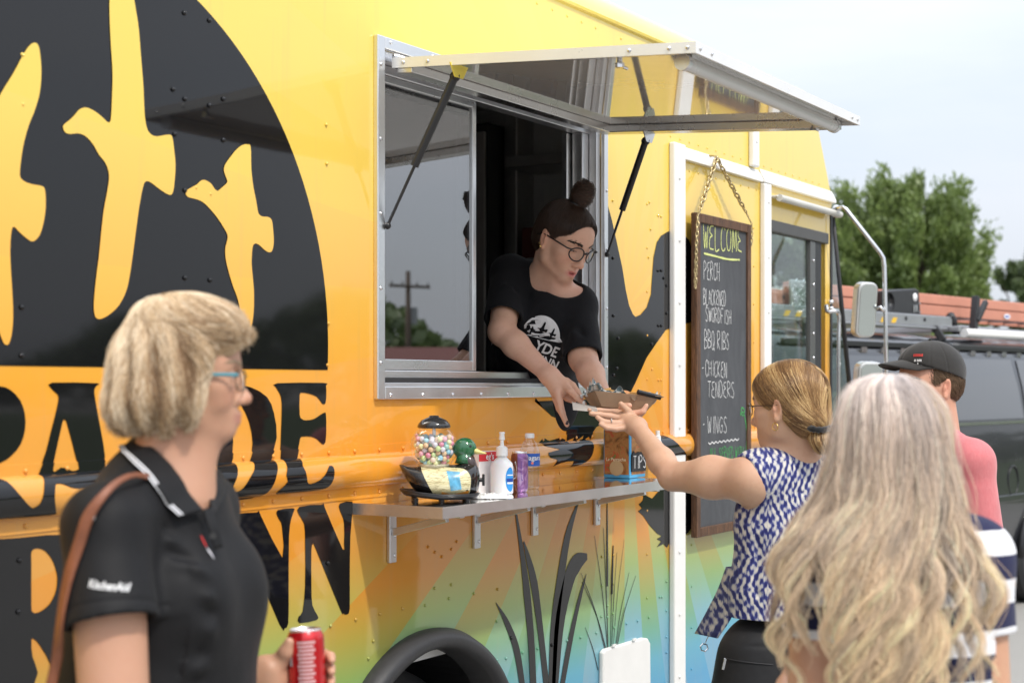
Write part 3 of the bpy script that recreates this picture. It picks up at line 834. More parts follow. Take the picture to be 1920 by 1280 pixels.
MB().prism([(7.07, 0.9), (7.75, 0.9), (7.75, 1.30), (7.52, 1.40), (7.07, 1.40)], 0.03, 2.05).build('cowl', WRAP, truck, bevel=0.02)
MB().add([(6.86, 0.0, 2.862), (6.86, 2.1, 2.862), (7.10, 2.1, 2.47), (7.10, 0.0, 2.47), (7.13, 2.08, 2.43), (7.13, 0.02, 2.43)], [(0, 1, 2, 3), (3, 2, 4, 5)]).build('cab_brow', WRAP, truck)
MB().box((6.0, 2.06, 0.8), (6.3, 2.10, 2.86)).box((6.3, 2.06, 0.8), (7.06, 2.10, 1.45)).box((6.3, 2.06, 2.32), (7.0, 2.10, 2.86)).box((6.98, 2.06, 1.4), (7.06, 2.10, 2.4)).build('cab_far_side', INT, truck)
DIAM = M('tread_plate', (0.45, 0.46, 0.45), 0.35, 0.9)
# mirrors on their bent arm
MARM = spline([P(1566, 392, 0.02), PD(1580, 389, 7.25), PD(1592, 400, 7.25), PD(1652, 478, 7.25), PD(1659, 500, 7.25), PD(1661, 640, 7.25), PD(1662, 735, 7.25), PD(1640, 775, 7.25)], 40)
arm = MB().tube([PD(1566,391,7.42), PD(1580,389,7.2), PD(1586,392,7.2), PD(1650,474,7.2), PD(1656,484,7.2), PD(1658,498,7.2), PD(1661,640,7.2), PD(1662,760,7.2), PD(1640,800,7.4)], 0.0105, 10).build('mirror_arm', CHROME, truck, auto=60)
MB().lathe(PD(1568, 396, 7.40) - Vector((0, 0, 0.03)), [(0.02, 0), (0.022, 0.01), (0.012, 0.012), (0.012, 0.03), (0.02, 0.032), (0.018, 0.05), (0.008, 0.06)], 10).build('arm_mount', CHROME, arm, smooth=True)
MIRR = M('mirror_glass', (0.55, 0.60, 0.58), 0.02, 1.0, var=0.0, rvar=0)
MSHELL = M('mirror_shell', (0.62, 0.62, 0.6), 0.3, 0.8)
def mirror(px0, px1, py0, py1, t):
    c = PD((px0 + px1) / 2, (py0 + py1) / 2, t)
    w = (px1 - px0) / FPX * t; h = (py1 - py0) / FPX * t
    yawm = YAW - rad(90) + rad(20)
    def rr(w, h, r, y):
        pts = []
        for cx, cz, a0 in ((w/2-r, h/2-r, 0), (-w/2+r, h/2-r, 90), (-w/2+r, -h/2+r, 180), (w/2-r, -h/2+r, 270)):
            for k in range(5):
                a = rad(a0 + k * 22.5); pts.append((cx + r*math.cos(a), cz + r*math.sin(a)))
        return pts
    mo = MB().prism(rr(w, h, 0.035, 0), -0.012, 0.04).build('mirror', MSHELL, truck, bevel=0.008)
    mo.location = c; mo.rotation_euler = (rad(7), 0, yawm)
    g = MB().prism(rr(w - 0.022, h - 0.022, 0.028, 0), -0.0145, -0.0125).build('mirror_glass', MIRR, mo)
    return mo
mirror(1602, 1645, 529, 633, 7.2)
mirror(1602, 1655, 678, 790, 7.2)
MB().tube([PD(1645, 578, 7.2), PD(1650, 575, 7.18), PD(1660, 585, 7.2)], 0.008, 8).build('mirror_clamp', CHROME, truck, smooth=True)
hd = spline([P(1549, 573, 0.03), P(1552, 584, 0.05), P(1566, 583, 0.08), P(1573, 592, 0.085), P(1573, 640, 0.085), P(1573, 740, 0.085), P(1573, 800, 0.085)], 36)
MB().tube(hd, 0.0095, 10).build('grab_handle', CHROME, truck, smooth=True)
mb = MB(); dome(mb, P(1552, 566, 0.0), 0.012, 0.03); dome(mb, P(1552, 578, 0.0), 0.012, 0.03); mb.build('handle_bolt', CHROME, truck, smooth=True)

# ------------------------------------------------------------------ wheel arch, wheel, fuel flap
ring = []
mb = MB()
prs = [(0.472, 0.0), (0.475, -0.02), (0.462, -0.048), (0.445, -0.058), (0.425, -0.052), (0.416, -0.03), (0.414, 0.06)]
angs = [rad(a) for a in range(-10, 191, 5)]
vs = []
for a in angs:
    for r, y in prs:
        vs.append((ARC[0] + r * 1.02 * math.cos(a), y, ARC[1] + r * 1.02 * math.sin(a)))
n = len(prs)
fs = []
for i in range(len(angs) - 1):
    for k in range(n - 1): fs.append((i*n+k, (i+1)*n+k, (i+1)*n+k+1, i*n+k+1))
mb.add(vs, fs).build('wheel_arch', M('weathered_rubber', (0.03, 0.03, 0.032), 0.5, var=0.2, bump=0.1), truck, smooth=True)
mb = MB()
vs = [(ARC[0] + 0.42 * math.cos(a), y, ARC[1] + 0.42 * math.sin(a)) for a in angs for y in (0.05, 0.6)]
mb.add(vs, [(2*i, 2*i+1, 2*i+3, 2*i+2) for i in range(len(angs) - 1)])
mb.add([(3.1, 0.6, 0.2), (4.2, 0.6, 0.2), (4.2, 0.6, 1.0), (3.1, 0.6, 1.0)], [(0, 1, 2, 3)])
mb.build('wheel_well', BLACKP, truck)
def wheel(x, z, y):
    w = MB().lathe((x, y, z), [(0.20, 0.0), (0.34, 0.0), (0.375, 0.03), (0.385, 0.06), (0.385, 0.20), (0.37, 0.24), (0.2, 0.24)], 40, (0, 1, 0)).build('wheel', RUBBER, truck, auto=40)
    MB().lathe((x, y - 0.005, z), [(0.205, 0.0), (0.20, 0.02), (0.16, 0.06), (0.10, 0.05), (0.06, 0.0), (0.0, 0.0)], 28, (0, 1, 0)).build('rim', RUBBER, w, auto=40)
wheel(3.66, 0.386, 0.10); wheel(7.0, 0.386, 0.12); wheel(3.66, 0.386, 1.75); wheel(7.0, 0.386, 1.72)
MB().box((XW0, 0.1, 0.42), (3.1, 2.0, 0.79)).box((4.25, 0.1, 0.42), (6.5, 2.0, 0.79)).build('chassis', BLACKP, truck)
fp = [PW(*p) for p in [(1122,1222),(1127,1215),(1198,1194),(1206,1195),(1211,1204),(1212,1330),(1121,1350)]]
MB().prism(fp, -0.020, -0.0005).build('fuel_flap', WHITEP, truck, bevel=0.006)
hg = MB()
for p in ((1150, 1209), (1188, 1198)):
    q = P(*p, 0.02); hg.box((q.x - 0.012, -0.026, q.z - 0.004), (q.x + 0.012, -0.0195, q.z + 0.004))
hg.build('flap_hinge', WHITEP, truck, bevel=0.001)
# ================================================================== chalkboard
BOFF = 0.050
WOOD = None
def wood_mat():
    t = NT('stained_wood')
    p = t.pos()
    mp = t.n('Mapping', Vector=p, Scale=(14, 14, 1.6))
    g = t.noise(6, 6, 0.65, mp, 1.5)
    c = t.ramp(g, [(0.3, (0.035, 0.016, 0.008)), (0.55, (0.11, 0.05, 0.022)), (0.75, (0.19, 0.095, 0.045))])
    t.bsdf(Base_Color=c, Roughness=0.6, Normal=t.bump(g, 0.25, 0.004))
    return t.m
WOOD = wood_mat()
def slate_mat():
    t = NT('chalkboard_slate')
    p = t.pos()
    mp = t.n('Mapping', Vector=p, Scale=(3, 3, 1.2))
    sm = t.noise(3.2, 6, 0.7, mp, 0.6)
    c = t.ramp(sm, [(0.3, (0.045, 0.047, 0.052)), (0.62, (0.075, 0.078, 0.084)), (0.8, (0.13, 0.132, 0.138))])
    t.bsdf(Base_Color=c, Roughness=0.75)
    return t.m
CHALK = M('chalk', (0.62, 0.62, 0.61), 0.95, var=0.35, vscale=120)
CHALKY = M('yellow_chalk', (0.62, 0.66, 0.24), 0.95, var=0.3, vscale=120)
CHALKG = M('green_chalk', (0.07, 0.34, 0.10), 0.95, var=0.3, vscale=120)
BX0, BX1 = P(1307, 500, BOFF).x, P(1409, 500, BOFF).x
BZ1, BZ0 = P(1312, 399, BOFF).z, P(1312, 1007, BOFF).z
board = empty('chalkboard', ((BX0 + BX1) / 2, 0, BZ0))
tag(board, 'black chalkboard menu in a brown wooden frame hung by chains on the truck', 'chalkboard')
bo = Vector(board.location)
def bl(mb, name, m, par=board, **k):
    mb.v = [tuple(Vector(v) - bo) for v in mb.v]
    return mb.build(name, m, par, **k)
fw = 0.036
for a, b in (((BX0, BZ0), (BX0 + fw, BZ1)), ((BX1 - fw, BZ0), (BX1, BZ1)), ((BX0 + fw + 0.0006, BZ0), (BX1 - fw - 0.0006, BZ0 + fw)), ((BX0 + fw + 0.0006, BZ1 - fw), (BX1 - fw - 0.0006, BZ1))):
    bl(MB().box((a[0], -BOFF, a[1]), (b[0], -BOFF + 0.026, b[1])), 'frame_rail', WOOD, bevel=0.003)
bl(MB().box((BX0 + fw - 0.002, -BOFF + 0.009, BZ0 + fw - 0.002), (BX1 - fw + 0.002, -BOFF + 0.022, BZ1 - fw + 0.002)), 'slate', slate_mat())
# ---- one-line lettering
GL = {
 'A': [[(0,0),(.5,1),(1,0)],[(.2,.4),(.8,.4)]], 'B': [[(0,0),(0,1),(.7,.95),(.75,.65),(.1,.52),(.85,.42),(.85,.1),(0,0)]],
 'C': [[(.95,.85),(.6,1),(.15,.8),(0,.45),(.2,.1),(.6,0),(.95,.15)]], 'D': [[(0,0),(0,1),(.6,.9),(.9,.5),(.6,.1),(0,0)]],
 'E': [[(.9,1),(.2,.95),(.1,.75),(.6,.55),(.1,.45),(.05,.1),(.9,0)]], 'F': [[(0,0),(0,1),(.9,1)],[(0,.55),(.7,.55)]],
 'G': [[(.9,.85),(.5,1),(.1,.75),(0,.4),(.3,.02),(.8,.1),(.9,.45),(.5,.45)]], 'H': [[(0,0),(0,1)],[(.9,0),(.9,1)],[(0,.5),(.9,.5)]],
 'I': [[(.4,0),(.4,1)]], 'K': [[(0,0),(0,1)],[(.85,1),(.05,.45),(.85,0)]], 'L': [[(0,1),(0,0),(.85,0)]],
 'M': [[(0,0),(.15,1),(.5,.2),(.85,1),(1,0)]], 'N': [[(0,0),(0,1),(.85,0),(.85,1)]], 'O': [[(.5,1),(.1,.8),(0,.4),(.25,.03),(.7,.05),(.95,.5),(.8,.9),(.5,1)]],
 'P': [[(0,0),(0,1),(.7,.95),(.8,.65),(.1,.5)]], 'Q': [[(.5,1),(.1,.8),(0,.4),(.25,.03),(.7,.05),(.95,.5),(.8,.9),(.5,1)],[(.6,.3),(1,-.1)]],
 'R': [[(0,0),(0,1),(.7,.95),(.8,.65),(.1,.5),(.9,0)]], 'S': [[(.85,.9),(.4,1),(.1,.75),(.8,.35),(.6,.03),(0,.1)]],
 'T': [[(0,1),(1,1)],[(.5,1),(.5,0)]], 'V': [[(0,1),(.45,0),(.9,1)]], 'W': [[(0,1),(.25,0),(.5,.75),(.75,0),(1,1)]], '-': [[(.1,.45),(.6,.5)]], ' ': []}
def strokes(text, x, z, w, h, sp, jit=0.04, rs=None):
    rs = rs or random.Random(3)
    out = []
    for ch in text:
        if ch == 'I': adv = w * 0.55
        else: adv = w
        for st in GL.get(ch, []):
            out.append([(x + (a + rs.uniform(-jit, jit)) * w, z + (b + rs.uniform(-jit, jit)) * h) for a, b in st])
        x += (adv if ch != ' ' else w * 0.6) + sp
    return out
def ribbon(mb, pts, y, w, plane='xz'):
    pts = spline(pts, max(6, 5 * (len(pts) - 1))) if len(pts) > 2 else [np.array(p, float) for p in pts]
    n = len(pts); vs = []
    rs = random.Random(int(abs(pts[0][0]) * 1e4))
    for i, p in enumerate(pts):
        d = pts[min(i + 1, n - 1)] - pts[max(i - 1, 0)]
        nr = np.array([-d[1], d[0]]) / (np.hypot(*d) + 1e-9) * w / 2 * rs.uniform(0.75, 1.2)
        for s in (1, -1):
            q = p + nr * s; vs.append((q[0], y, q[1]))
    mb.add(vs, [(2*i, 2*i+1, 2*i+3, 2*i+2) for i in range(n - 1)])
YB = -BOFF + 0.0075
def chalk_px(text, px0, py0, px1, py1, h_px, m, wd=0.0034):
    """line of chalk whose first letter foot is at (px0,py0) and last at (px1,py1)"""
    a, b = P(px0, py0, -YB), P(px1, py1, -YB)
    t = (a - CAMP).dot(DV)
    h = h_px / FPX * t
    L = (b.x - a.x)
    n = sum(0.55 if c == 'I' else (0.6 if c == ' ' else 1) for c in text)
    w = L / (n + 0.22 * len(text)); sp = 0.28 * w
    mb = MB()
    for st in strokes(text, 0, 0, w, h, sp):
        ribbon(mb, [(a.x + q[0], a.z + q[1] + (b.z - a.z) * q[0] / L) for q in st], YB, wd)
    bl(mb, 'chalk_writing', m)
rs_ = random.Random(5)
chalk_px('WELCOME', 1319, 466, 1390, 474, 45, CHALKY, 0.005)
mb = MB(); ribbon(mb, [(P(*q, -YB).x, P(*q, -YB).z) for q in ((1320, 475), (1340, 480), (1365, 486), (1387, 487))], YB, 0.008); bl(mb, 'chalk_line', CHALKY)
chalk_px('PERCH', 1320, 524, 1349, 526, 33, CHALK)
chalk_px('BLACKENED', 1319, 570, 1360, 574, 28, CHALK)
chalk_px('SWORDFISH', 1323, 602, 1370, 608, 27, CHALK)
chalk_px('BBQ RIBS', 1321, 653, 1366, 657, 34, CHALK)
chalk_px('-CHICKEN', 1316, 704, 1362, 708, 30, CHALK)
chalk_px('TENDERS', 1327, 745, 1376, 745, 30, CHALK)
chalk_px('WINGS', 1327, 812, 1363, 812, 32, CHALK)
chalk_px('-', 1318, 800, 1324, 800, 10, CHALK)
chalk_px('ALL SERVED WITH', 1331, 862, 1392, 858, 22, CHALKG)
mb = MB(); ribbon(mb, [(P(1328 + i * 3.6, 831 - i * 0.5 + (1.6 if i % 2 else -1.6), -YB).x, P(1328 + i * 3.6, 831 - i * 0.5 + (1.6 if i % 2 else -1.6), -YB).z) for i in range(17)], YB, 0.005); bl(mb, 'chalk_line', CHALK)
mb = MB(); ribbon(mb, [(P(*q, -YB).x, P(*q, -YB).z) for q in ((1399, 845), (1400, 815), (1398, 790), (1393, 772), (1389, 778), (1391, 764), (1396, 770), (1392, 780))], YB, 0.006); bl(mb, 'chalk_line', CHALKG)
# ---- chains
BRASS = M('brass_chain', (0.50, 0.40, 0.22), 0.3, 0.9)
def chain(pts, name, n):
    c = spline([tuple(p) for p in pts], n)
    mb = MB()
    for i in range(n):
        a, b = Vector(c[i]), Vector(c[i + 1])
        d = (b - a); L = d.length * 0.72; d.normalize()
        e = d.cross(Vector((0, 1, 0))).normalized() if i % 2 else Vector((0, 1, 0))
        m_ = (a + b) / 2
        loop = [m_ + d * (math.cos(q) * L) + e * (math.sin(q) * L * 0.42) for q in np.linspace(0, 2 * math.pi, 9)[:-1]]
        mb.tube(loop, L * 0.19, 5, closed=True)
    o = bl(mb, name, BRASS, smooth=True); o['kind'] = 'stuff'
hook = P(1344, 296, 0.035)
chain([hook, P(1328, 345, 0.045), P(1312, 395, 0.052), P(1308, 405, 0.062)], 'chain', 17)
chain([hook, P(1370, 345, 0.045), P(1396, 393, 0.052), P(1408, 417, 0.062)], 'chain', 18)
chain([P(1308, 403, 0.062), P(1307, 440, 0.062), P(1305, 480, 0.062), P(1304, 540, 0.062)], 'chain', 20)
chain([P(1303, 538, 0.062), P(1306, 505, 0.066), P(1306, 460, 0.066), P(1309, 408, 0.066)], 'chain', 18)
chain([P(1409, 417, 0.062), P(1410, 435, 0.062), P(1409, 460, 0.062)], 'chain', 8)
bl(MB().tube([hook + Vector((0, 0.035, 0.01)), hook + Vector((0, 0.0, 0.006)), hook + Vector((0, -0.006, -0.004)), hook + Vector((0, 0.004, -0.01))], 0.004, 6), 'hook', BRASS, smooth=True)

# ================================================================== things on the shelf
RZ = YAW - rad(90)
def at_shelf(px, off):
    p = P(px, 900, off); p.z = SHZ + 0.0006
    return p
# ---- duck gumball machine; local x = to the right as seen, y = away, z = up
gm = empty('gumball_machine', at_shelf(826, 0.150) - Vector((0, 0, 0.007)), RZ + rad(6))
tag(gm, 'mallard duck shaped gumball machine with glass globe of pastel gumballs on the shelf', 'gumball machine')
def loft(name, secs, m, par, n=24, smooth=True):
    """secs: (x, zc, ry, rz) elliptical sections along x"""
    vs, fs = [], []
    for x, zc, ry, rz_ in secs:
        for k in range(n):
            a = 2 * math.pi * k / n
            vs.append((x, ry * math.cos(a), zc + rz_ * math.sin(a)))
    for i in range(len(secs) - 1):
        for k in range(n):
            l = (k + 1) % n
            fs.append((i*n+k, i*n+l, (i+1)*n+l, (i+1)*n+k))
    fs.append(tuple(range(n))); fs.append(tuple((len(secs)-1)*n + k for k in range(n)))
    return MB().add(vs, fs).build(name, m, par, smooth=smooth)
GLOSSB = M('glossy_black_plastic', (0.012, 0.011, 0.011), 0.12, coat=0.6, var=0.2)
CREAM = None
def wing_mat():
    t = NT('painted_feathers')
    p = t.pos()
    mp = t.n('Mapping', Vector=p, Scale=(18, 18, 90))
    g = t.noise(3, 5, 0.6, mp, 1.0)
    c = t.ramp(g, [(0.35, (0.30, 0.24, 0.12)), (0.5, (0.66, 0.60, 0.34)), (0.7, (0.76, 0.72, 0.48))])
    t.bsdf(Base_Color=c, Roughness=0.25, Coat_Weight=0.5)
    return t.m
CREAM = wing_mat()
loft('body', [(-0.112, 0.103, 0.002, 0.002), (-0.105, 0.096, 0.014, 0.010), (-0.092, 0.082, 0.028, 0.020), (-0.07, 0.067, 0.045, 0.034), (-0.04, 0.060, 0.058, 0.042),
              (-0.0, 0.058, 0.064, 0.046), (0.04, 0.058, 0.062, 0.047), (0.07, 0.062, 0.052, 0.050), (0.09, 0.066, 0.038, 0.046), (0.103, 0.066, 0.020, 0.032), (0.108, 0.066, 0.004, 0.01)], GLOSSB, gm)
# side wing panel, proud of the body on both sides
def wing(sd):
    vs, fs = [], []
    out = smooth_closed([(-0.055, 0.100), (-0.02, 0.101), (0.03, 0.098), (0.062, 0.094), (0.078, 0.075), (0.078, 0.045), (0.072, 0.024), (0.03, 0.020), (-0.01, 0.022), (-0.03, 0.040)], 4)
    v2, t2 = fillpoly(out)
    bm = bmesh.new()
    bv = [bm.verts.new((a, 0, b)) for a, b in v2]
    for q in t2:
        try: bm.faces.new([bv[i] for i in q])
        except ValueError: pass
    bmesh.ops.subdivide_edges(bm, edges=bm.edges[:], cuts=3, use_grid_fill=True)
    for v in bm.verts:
        x, z = v.co.x, v.co.z
        zc = 0.058 + max(0, x - 0.04) * 0.15
        ry = np.interp(x, [-0.07, -0.04, 0, 0.04, 0.07, 0.09], [0.045, 0.058, 0.064, 0.062, 0.052, 0.038])
        rz_ = 0.047
        s = max(0.0, 1 - ((z - zc) / rz_) ** 2)
        v.co.y = sd * (ry * math.sqrt(s) + 0.0025)
    me = bpy.data.meshes.new('wing'); bm.to_mesh(me); bm.free()
    w = link('wing', me, CREAM, gm, True)
    return w
wng = wing(-1); wing(1)
def patch(name, pts, m, par, d):
    v2, t2 = fillpoly(pts)
    bm = bmesh.new()
    bv = [bm.verts.new((a, 0, b)) for a, b in v2]
    for q in t2:
        try: bm.faces.new([bv[i] for i in q])
        except ValueError: pass
    bmesh.ops.subdivide_edges(bm, edges=bm.edges[:], cuts=2, use_grid_fill=True)
    for v in bm.verts:
        x, z = v.co.x, v.co.z
        zc = 0.058 + max(0, x - 0.04) * 0.15
        ry = np.interp(x, [-0.07, -0.04, 0, 0.04, 0.07, 0.09], [0.045, 0.058, 0.064, 0.062, 0.052, 0.038])
        s = max(0.0, 1 - ((z - zc) / 0.047) ** 2)
        v.co.y = -(ry * math.sqrt(s) + d)
    me = bpy.data.meshes.new(name); bm.to_mesh(me); bm.free()
    return link(name, me, m, par, True)
patch('wing_patch', [(0.013, 0.090), (0.050, 0.087), (0.048, 0.072), (0.054, 0.040), (0.024, 0.036), (0.020, 0.06)], M('blue_paint', (0.10, 0.34, 0.52), 0.3, var=0.5, vscale=60), wng, 0.0038)
patch('orange_stripe', [(0.0, 0.034), (0.03, 0.026), (0.075, 0.036), (0.072, 0.024), (0.03, 0.020), (0.0, 0.022)], M('orange_paint', (0.75, 0.30, 0.04), 0.3), wng, 0.0036)
GREEN = M('glossy_green', (0.012, 0.10, 0.035), 0.12, coat=0.8, var=0.25)
loft('neck', [(0.055, 0.10, 0.022, 0.012), (0.075, 0.11, 0.026, 0.030), (0.09, 0.10, 0.022, 0.032), (0.10, 0.085, 0.012, 0.02)], M('brown_breast', (0.04, 0.022, 0.018), 0.2, coat=0.5), gm)
MB().ball((0.066, 0, 0.148), (0.033, 0.026, 0.030), 20, 14).build('duck_head', GREEN, gm, smooth=True)
hd_ = MB().lathe((0.066, 0, 0.108), [(0.028, 0), (0.024, 0.012), (0.022, 0.03)], 18).build('duck_neck', GREEN, gm, smooth=True)
loft('bill', [(0.088, 0.143, 0.016, 0.011), (0.100, 0.140, 0.016, 0.008), (0.115, 0.136, 0.014, 0.004), (0.125, 0.135, 0.008, 0.002)], M('yellow_bill', (0.72, 0.62, 0.22), 0.35), gm, 14)
eye_b = MB().ball((0.080, -0.0215, 0.155), 0.004, 8, 6).build('duck_eye', BLACKP, gm, smooth=True)
MB().tube([(0.10, 0, 0.062), (0.118, 0, 0.062)], 0.006, 8).box((0.114, -0.006, 0.046), (0.121, 0.006, 0.078)).build('knob', BLACKP, gm, bevel=0.002)
# saucer base on four feet
vs, fs = [], []
nn = 36
for r, dz in ((0.2, 0.012), (0.9, 0.012), (1.0, 0.022), (1.02, 0.027), (0.97, 0.028), (0.85, 0.020), (0.2, 0.018)):
    for k in range(nn):
        a = 2 * math.pi * k / nn
        x = 0.108 * r * math.cos(a) - 0.002
        vs.append((x, 0.072 * r * math.sin(a), dz + 0.012 * max(0, -math.cos(a)) * r))
for i in range(6):
    for k in range(nn):
        l = (k + 1) % nn; fs.append((i*nn+k, i*nn+l, (i+1)*nn+l, (i+1)*nn+k))
MB().add(vs, fs).build('saucer', BLACKP, gm, smooth=True)
for x, y in ((-0.07, -0.035), (0.07, -0.035), (-0.07, 0.035), (0.07, 0.035), (0.0, -0.05)):
    MB().lathe((x, y, 0.007), [(0.008, 0), (0.008, 0.009)], 10).build('foot', BLACKP, gm)
gc = Vector((-0.018, 0, 0.157))
gprof = [(0.036, -0.055), (0.05, -0.048), (0.061, -0.03), (0.065, -0.005), (0.062, 0.018), (0.052, 0.036), (0.042, 0.045)]
gl_mat = GLASS('clear_globe', (0.97, 0.98, 0.98), 1.5, extra=0.03)
mb = MB(); mb.lathe(gc, gprof, 32); mb.f = mb.f[:-2]; mb.build('globe', gl_mat, gm, smooth=True)
MB().lathe(gc, [(0.03, -0.064), (0.042, -0.056), (0.042, -0.050), (0.03, -0.052)], 28).build('globe_seat', M('clear_seat', (0.6, 0.55, 0.4), 0.2), gm, smooth=True)
MB().lathe(gc + Vector((0, 0, 0.047)), [(0.043, 0.0), (0.046, 0.004), (0.043, 0.012), (0.034, 0.022), (0.018, 0.029), (0.014, 0.030), (0.013, 0.034), (0.003, 0.035)], 32).build('lid', M('black_lid', (0.02, 0.02, 0.021), 0.18, coat=0.4), gm, smooth=True)
MB().lathe(gc + Vector((0, 0, 0.0)), [(0.005, 0.0), (0.005, 0.047)], 8).build('lid_rod', ALUM, gm)
cols = [(0.72, 0.24, 0.34), (0.80, 0.42, 0.50), (0.28, 0.56, 0.68), (0.40, 0.68, 0.78), (0.62, 0.76, 0.36), (0.78, 0.78, 0.42), (0.78, 0.52, 0.30), (0.82, 0.62, 0.46), (0.35, 0.62, 0.52), (0.70, 0.66, 0.72)]
gms = [M('gumball_%d' % i, c, 0.3, var=0.1) for i, c in enumerate(cols)]
mb = MB(); midx = []
placed = []
rg = random.Random(11)
rin = lambda z: np.interp(z, [-0.052, -0.03, -0.005, 0.018], [0.040, 0.0555, 0.0585, 0.056])
tries = 0
while len(placed) < 190 and tries < 60000:
    tries += 1
    z = rg.uniform(-0.047, 0.022); R_ = rin(z) - 0.0095
    a = rg.uniform(0, 6.283); r = R_ * (1 - rg.random() ** 3)
    p = Vector((r * math.cos(a), r * math.sin(a), z + 0.004 * math.cos(a * 2)))
    if all((p - q).length > 0.0132 for q in placed): placed.append(p)
for p in placed:
    b0 = len(mb.f); mb.ball(gc + p, 0.0077, 12, 8); midx += [rg.randrange(len(gms))] * (len(mb.f) - b0)
me = bpy.data.meshes.new('gumball_fill'); me.from_pydata(mb.v, [], mb.f)
for q in gms: me.materials.append(q)
me.polygons.foreach_set('material_index', midx)
gb = link('gumball_fill', me, None, gm, True); gb['kind'] = 'stuff'

# ---- napkin box with red label
def rbox(name, label, cat, px, off, w, d, h, m, rz=0.0):
    o = MB().box((-w/2, -d/2, 0), (w/2, d/2, h)).build(name, m, None, bevel=0.003)
    o.location = at_shelf(px, off); o.rotation_euler = (0, 0, rz)
    tag(o, label, cat)
    return o
WPL = M('white_card', (0.74, 0.70, 0.68), 0.6, var=0.06)
nb = rbox('napkin_box', 'white box with a red label behind the duck shaped gumball machine', 'box', 900, 0.09, 0.085, 0.06, 0.122, WPL, rad(-6))
REDL = M('red_print', (0.62, 0.03, 0.04), 0.5)
MB().box((-0.0430, -0.0312, 0.094), (0.0432, -0.0303, 0.121)).build('label_panel', REDL, nb)
place_text("eg's", 0.026, (-0.012, -0.0315, 0.099), (1, 0, 0), (0, 0, 1), WHITEINK, nb, 'label_writing', bold=0.0004)
# ---- sanitizer pump bottle
sb = empty('sanitizer_bottle', at_shelf(941, 0.165), RZ)
tag(sb, 'white hand sanitizer pump bottle with a round blue label', 'bottle')
FROST = M('translucent_plastic', (0.74, 0.75, 0.77), 0.35, sub=0.3, var=0.04)
MB().lathe((0, 0, 0), [(0.030, 0), (0.033, 0.004), (0.033, 0.078), (0.030, 0.090), (0.018, 0.102), (0.014, 0.106), (0.014, 0.110)], 28, sx=1.0, sy=0.72).build('bottle_body', FROST, sb, auto=50)
MB().lathe((0, 0, 0.110), [(0.017, 0), (0.0165, 0.024), (0.010, 0.028), (0.006, 0.03), (0.005, 0.045), (0.009, 0.047), (0.007, 0.062), (0.009, 0.066), (0.008, 0.069)], 20).build('pump', M('white_pump', (0.82, 0.82, 0.80), 0.35), sb, auto=45)
def curved_patch(name, m, par, a0, a1, z0, z1, r, ry, n=14, round_=False):
    vs, fs = [], []
    for i in range(n + 1):
        a = a0 + (a1 - a0) * i / n
        if round_:
            s = abs(2 * i / n - 1); hh = (z1 - z0) / 2 * math.sqrt(max(0, 1 - s * s)); zc = (z0 + z1) / 2
            zz = (zc - hh, zc + hh)
        else: zz = (z0, z1)
        for z in zz: vs.append((r * math.cos(a), ry * math.sin(a), z))
    for i in range(n): fs.append((2*i, 2*i+2, 2*i+3, 2*i+1))
    return MB().add(vs, fs).build(name, m, par, smooth=True)
curved_patch('label_panel', M('blue_label', (0.03, 0.25, 0.62), 0.4), sb, rad(-72), rad(-14), 0.008, 0.078, 0.0337, 0.0244, round_=True)
curved_patch('label_band', M('navy_label', (0.01, 0.05, 0.28), 0.4), sb, rad(-66), rad(-18), 0.036, 0.046, 0.0341, 0.0248)
curved_patch('label_line', WHITEINK, sb, rad(-62), rad(-20), 0.030, 0.035, 0.0341, 0.0248)
curved_patch('label_line', WHITEINK, sb, rad(-62), rad(-20), 0.054, 0.057, 0.0341, 0.0248)
# ---- drinks cans
def can_mat(name, c1, c2, c3):
    t = NT(name)
    p = t.pos()
    g = t.noise(26, 3, 0.5, p, 2.0)
    c = t.ramp(g, [(0.40, c1), (0.52, c2), (0.60, c3)])
    t.bsdf(Base_Color=c, Metallic=0.6, Roughness=0.28)
    return t.m
def drink_can(name, label, loc, m, r=0.0265, h=0.132, rz=0.0):
    o = empty(name, loc, rz)
    tag(o, label, 'drink can')
    MB().lathe((0, 0, 0), [(r*0.78, 0), (r*0.94, 0.006), (r, 0.014), (r, h - 0.02), (r*0.95, h - 0.010), (r*0.84, h - 0.004)], 32).build('can_body', m, o, auto=50)
    MB().lathe((0, 0, h - 0.0045), [(r*0.85, 0), (r*0.87, 0.004), (r*0.82, 0.0055), (r*0.78, 0.001), (0.001, 0.001)], 32).build('can_top', ALU, o, auto=50)
    MB().box((-0.004, -0.009, h - 0.003), (0.004, 0.010, h - 0.0015)).build('pull_tab', ALU, o)
    return o
def two_tone():
    t = NT('two_tone_can')
    p = t.pos()
    x = t.n('SeparateXYZ', Vector=p).outputs[0]
    g = t.noise(26, 3, 0.5, p, 2.0)
    br = t.ramp(g, [(0.40, (0.22, 0.07, 0.035)), (0.55, (0.28, 0.10, 0.05)), (0.66, (0.45, 0.3, 0.25))])
    pu = t.ramp(g, [(0.40, (0.22, 0.10, 0.26)), (0.52, (0.34, 0.18, 0.38)), (0.62, (0.46, 0.32, 0.5))])
    t.bsdf(Base_Color=t.mix(t.math('GREATER_THAN', x, -0.006), br, pu), Metallic=0.5, Roughness=0.28)
    return t.m
c2 = drink_can('drink_can', 'slim brown and purple drink can between the sanitizer and the water bottle', at_shelf(974, 0.165), two_tone(), 0.0255, 0.118, rz=RZ)
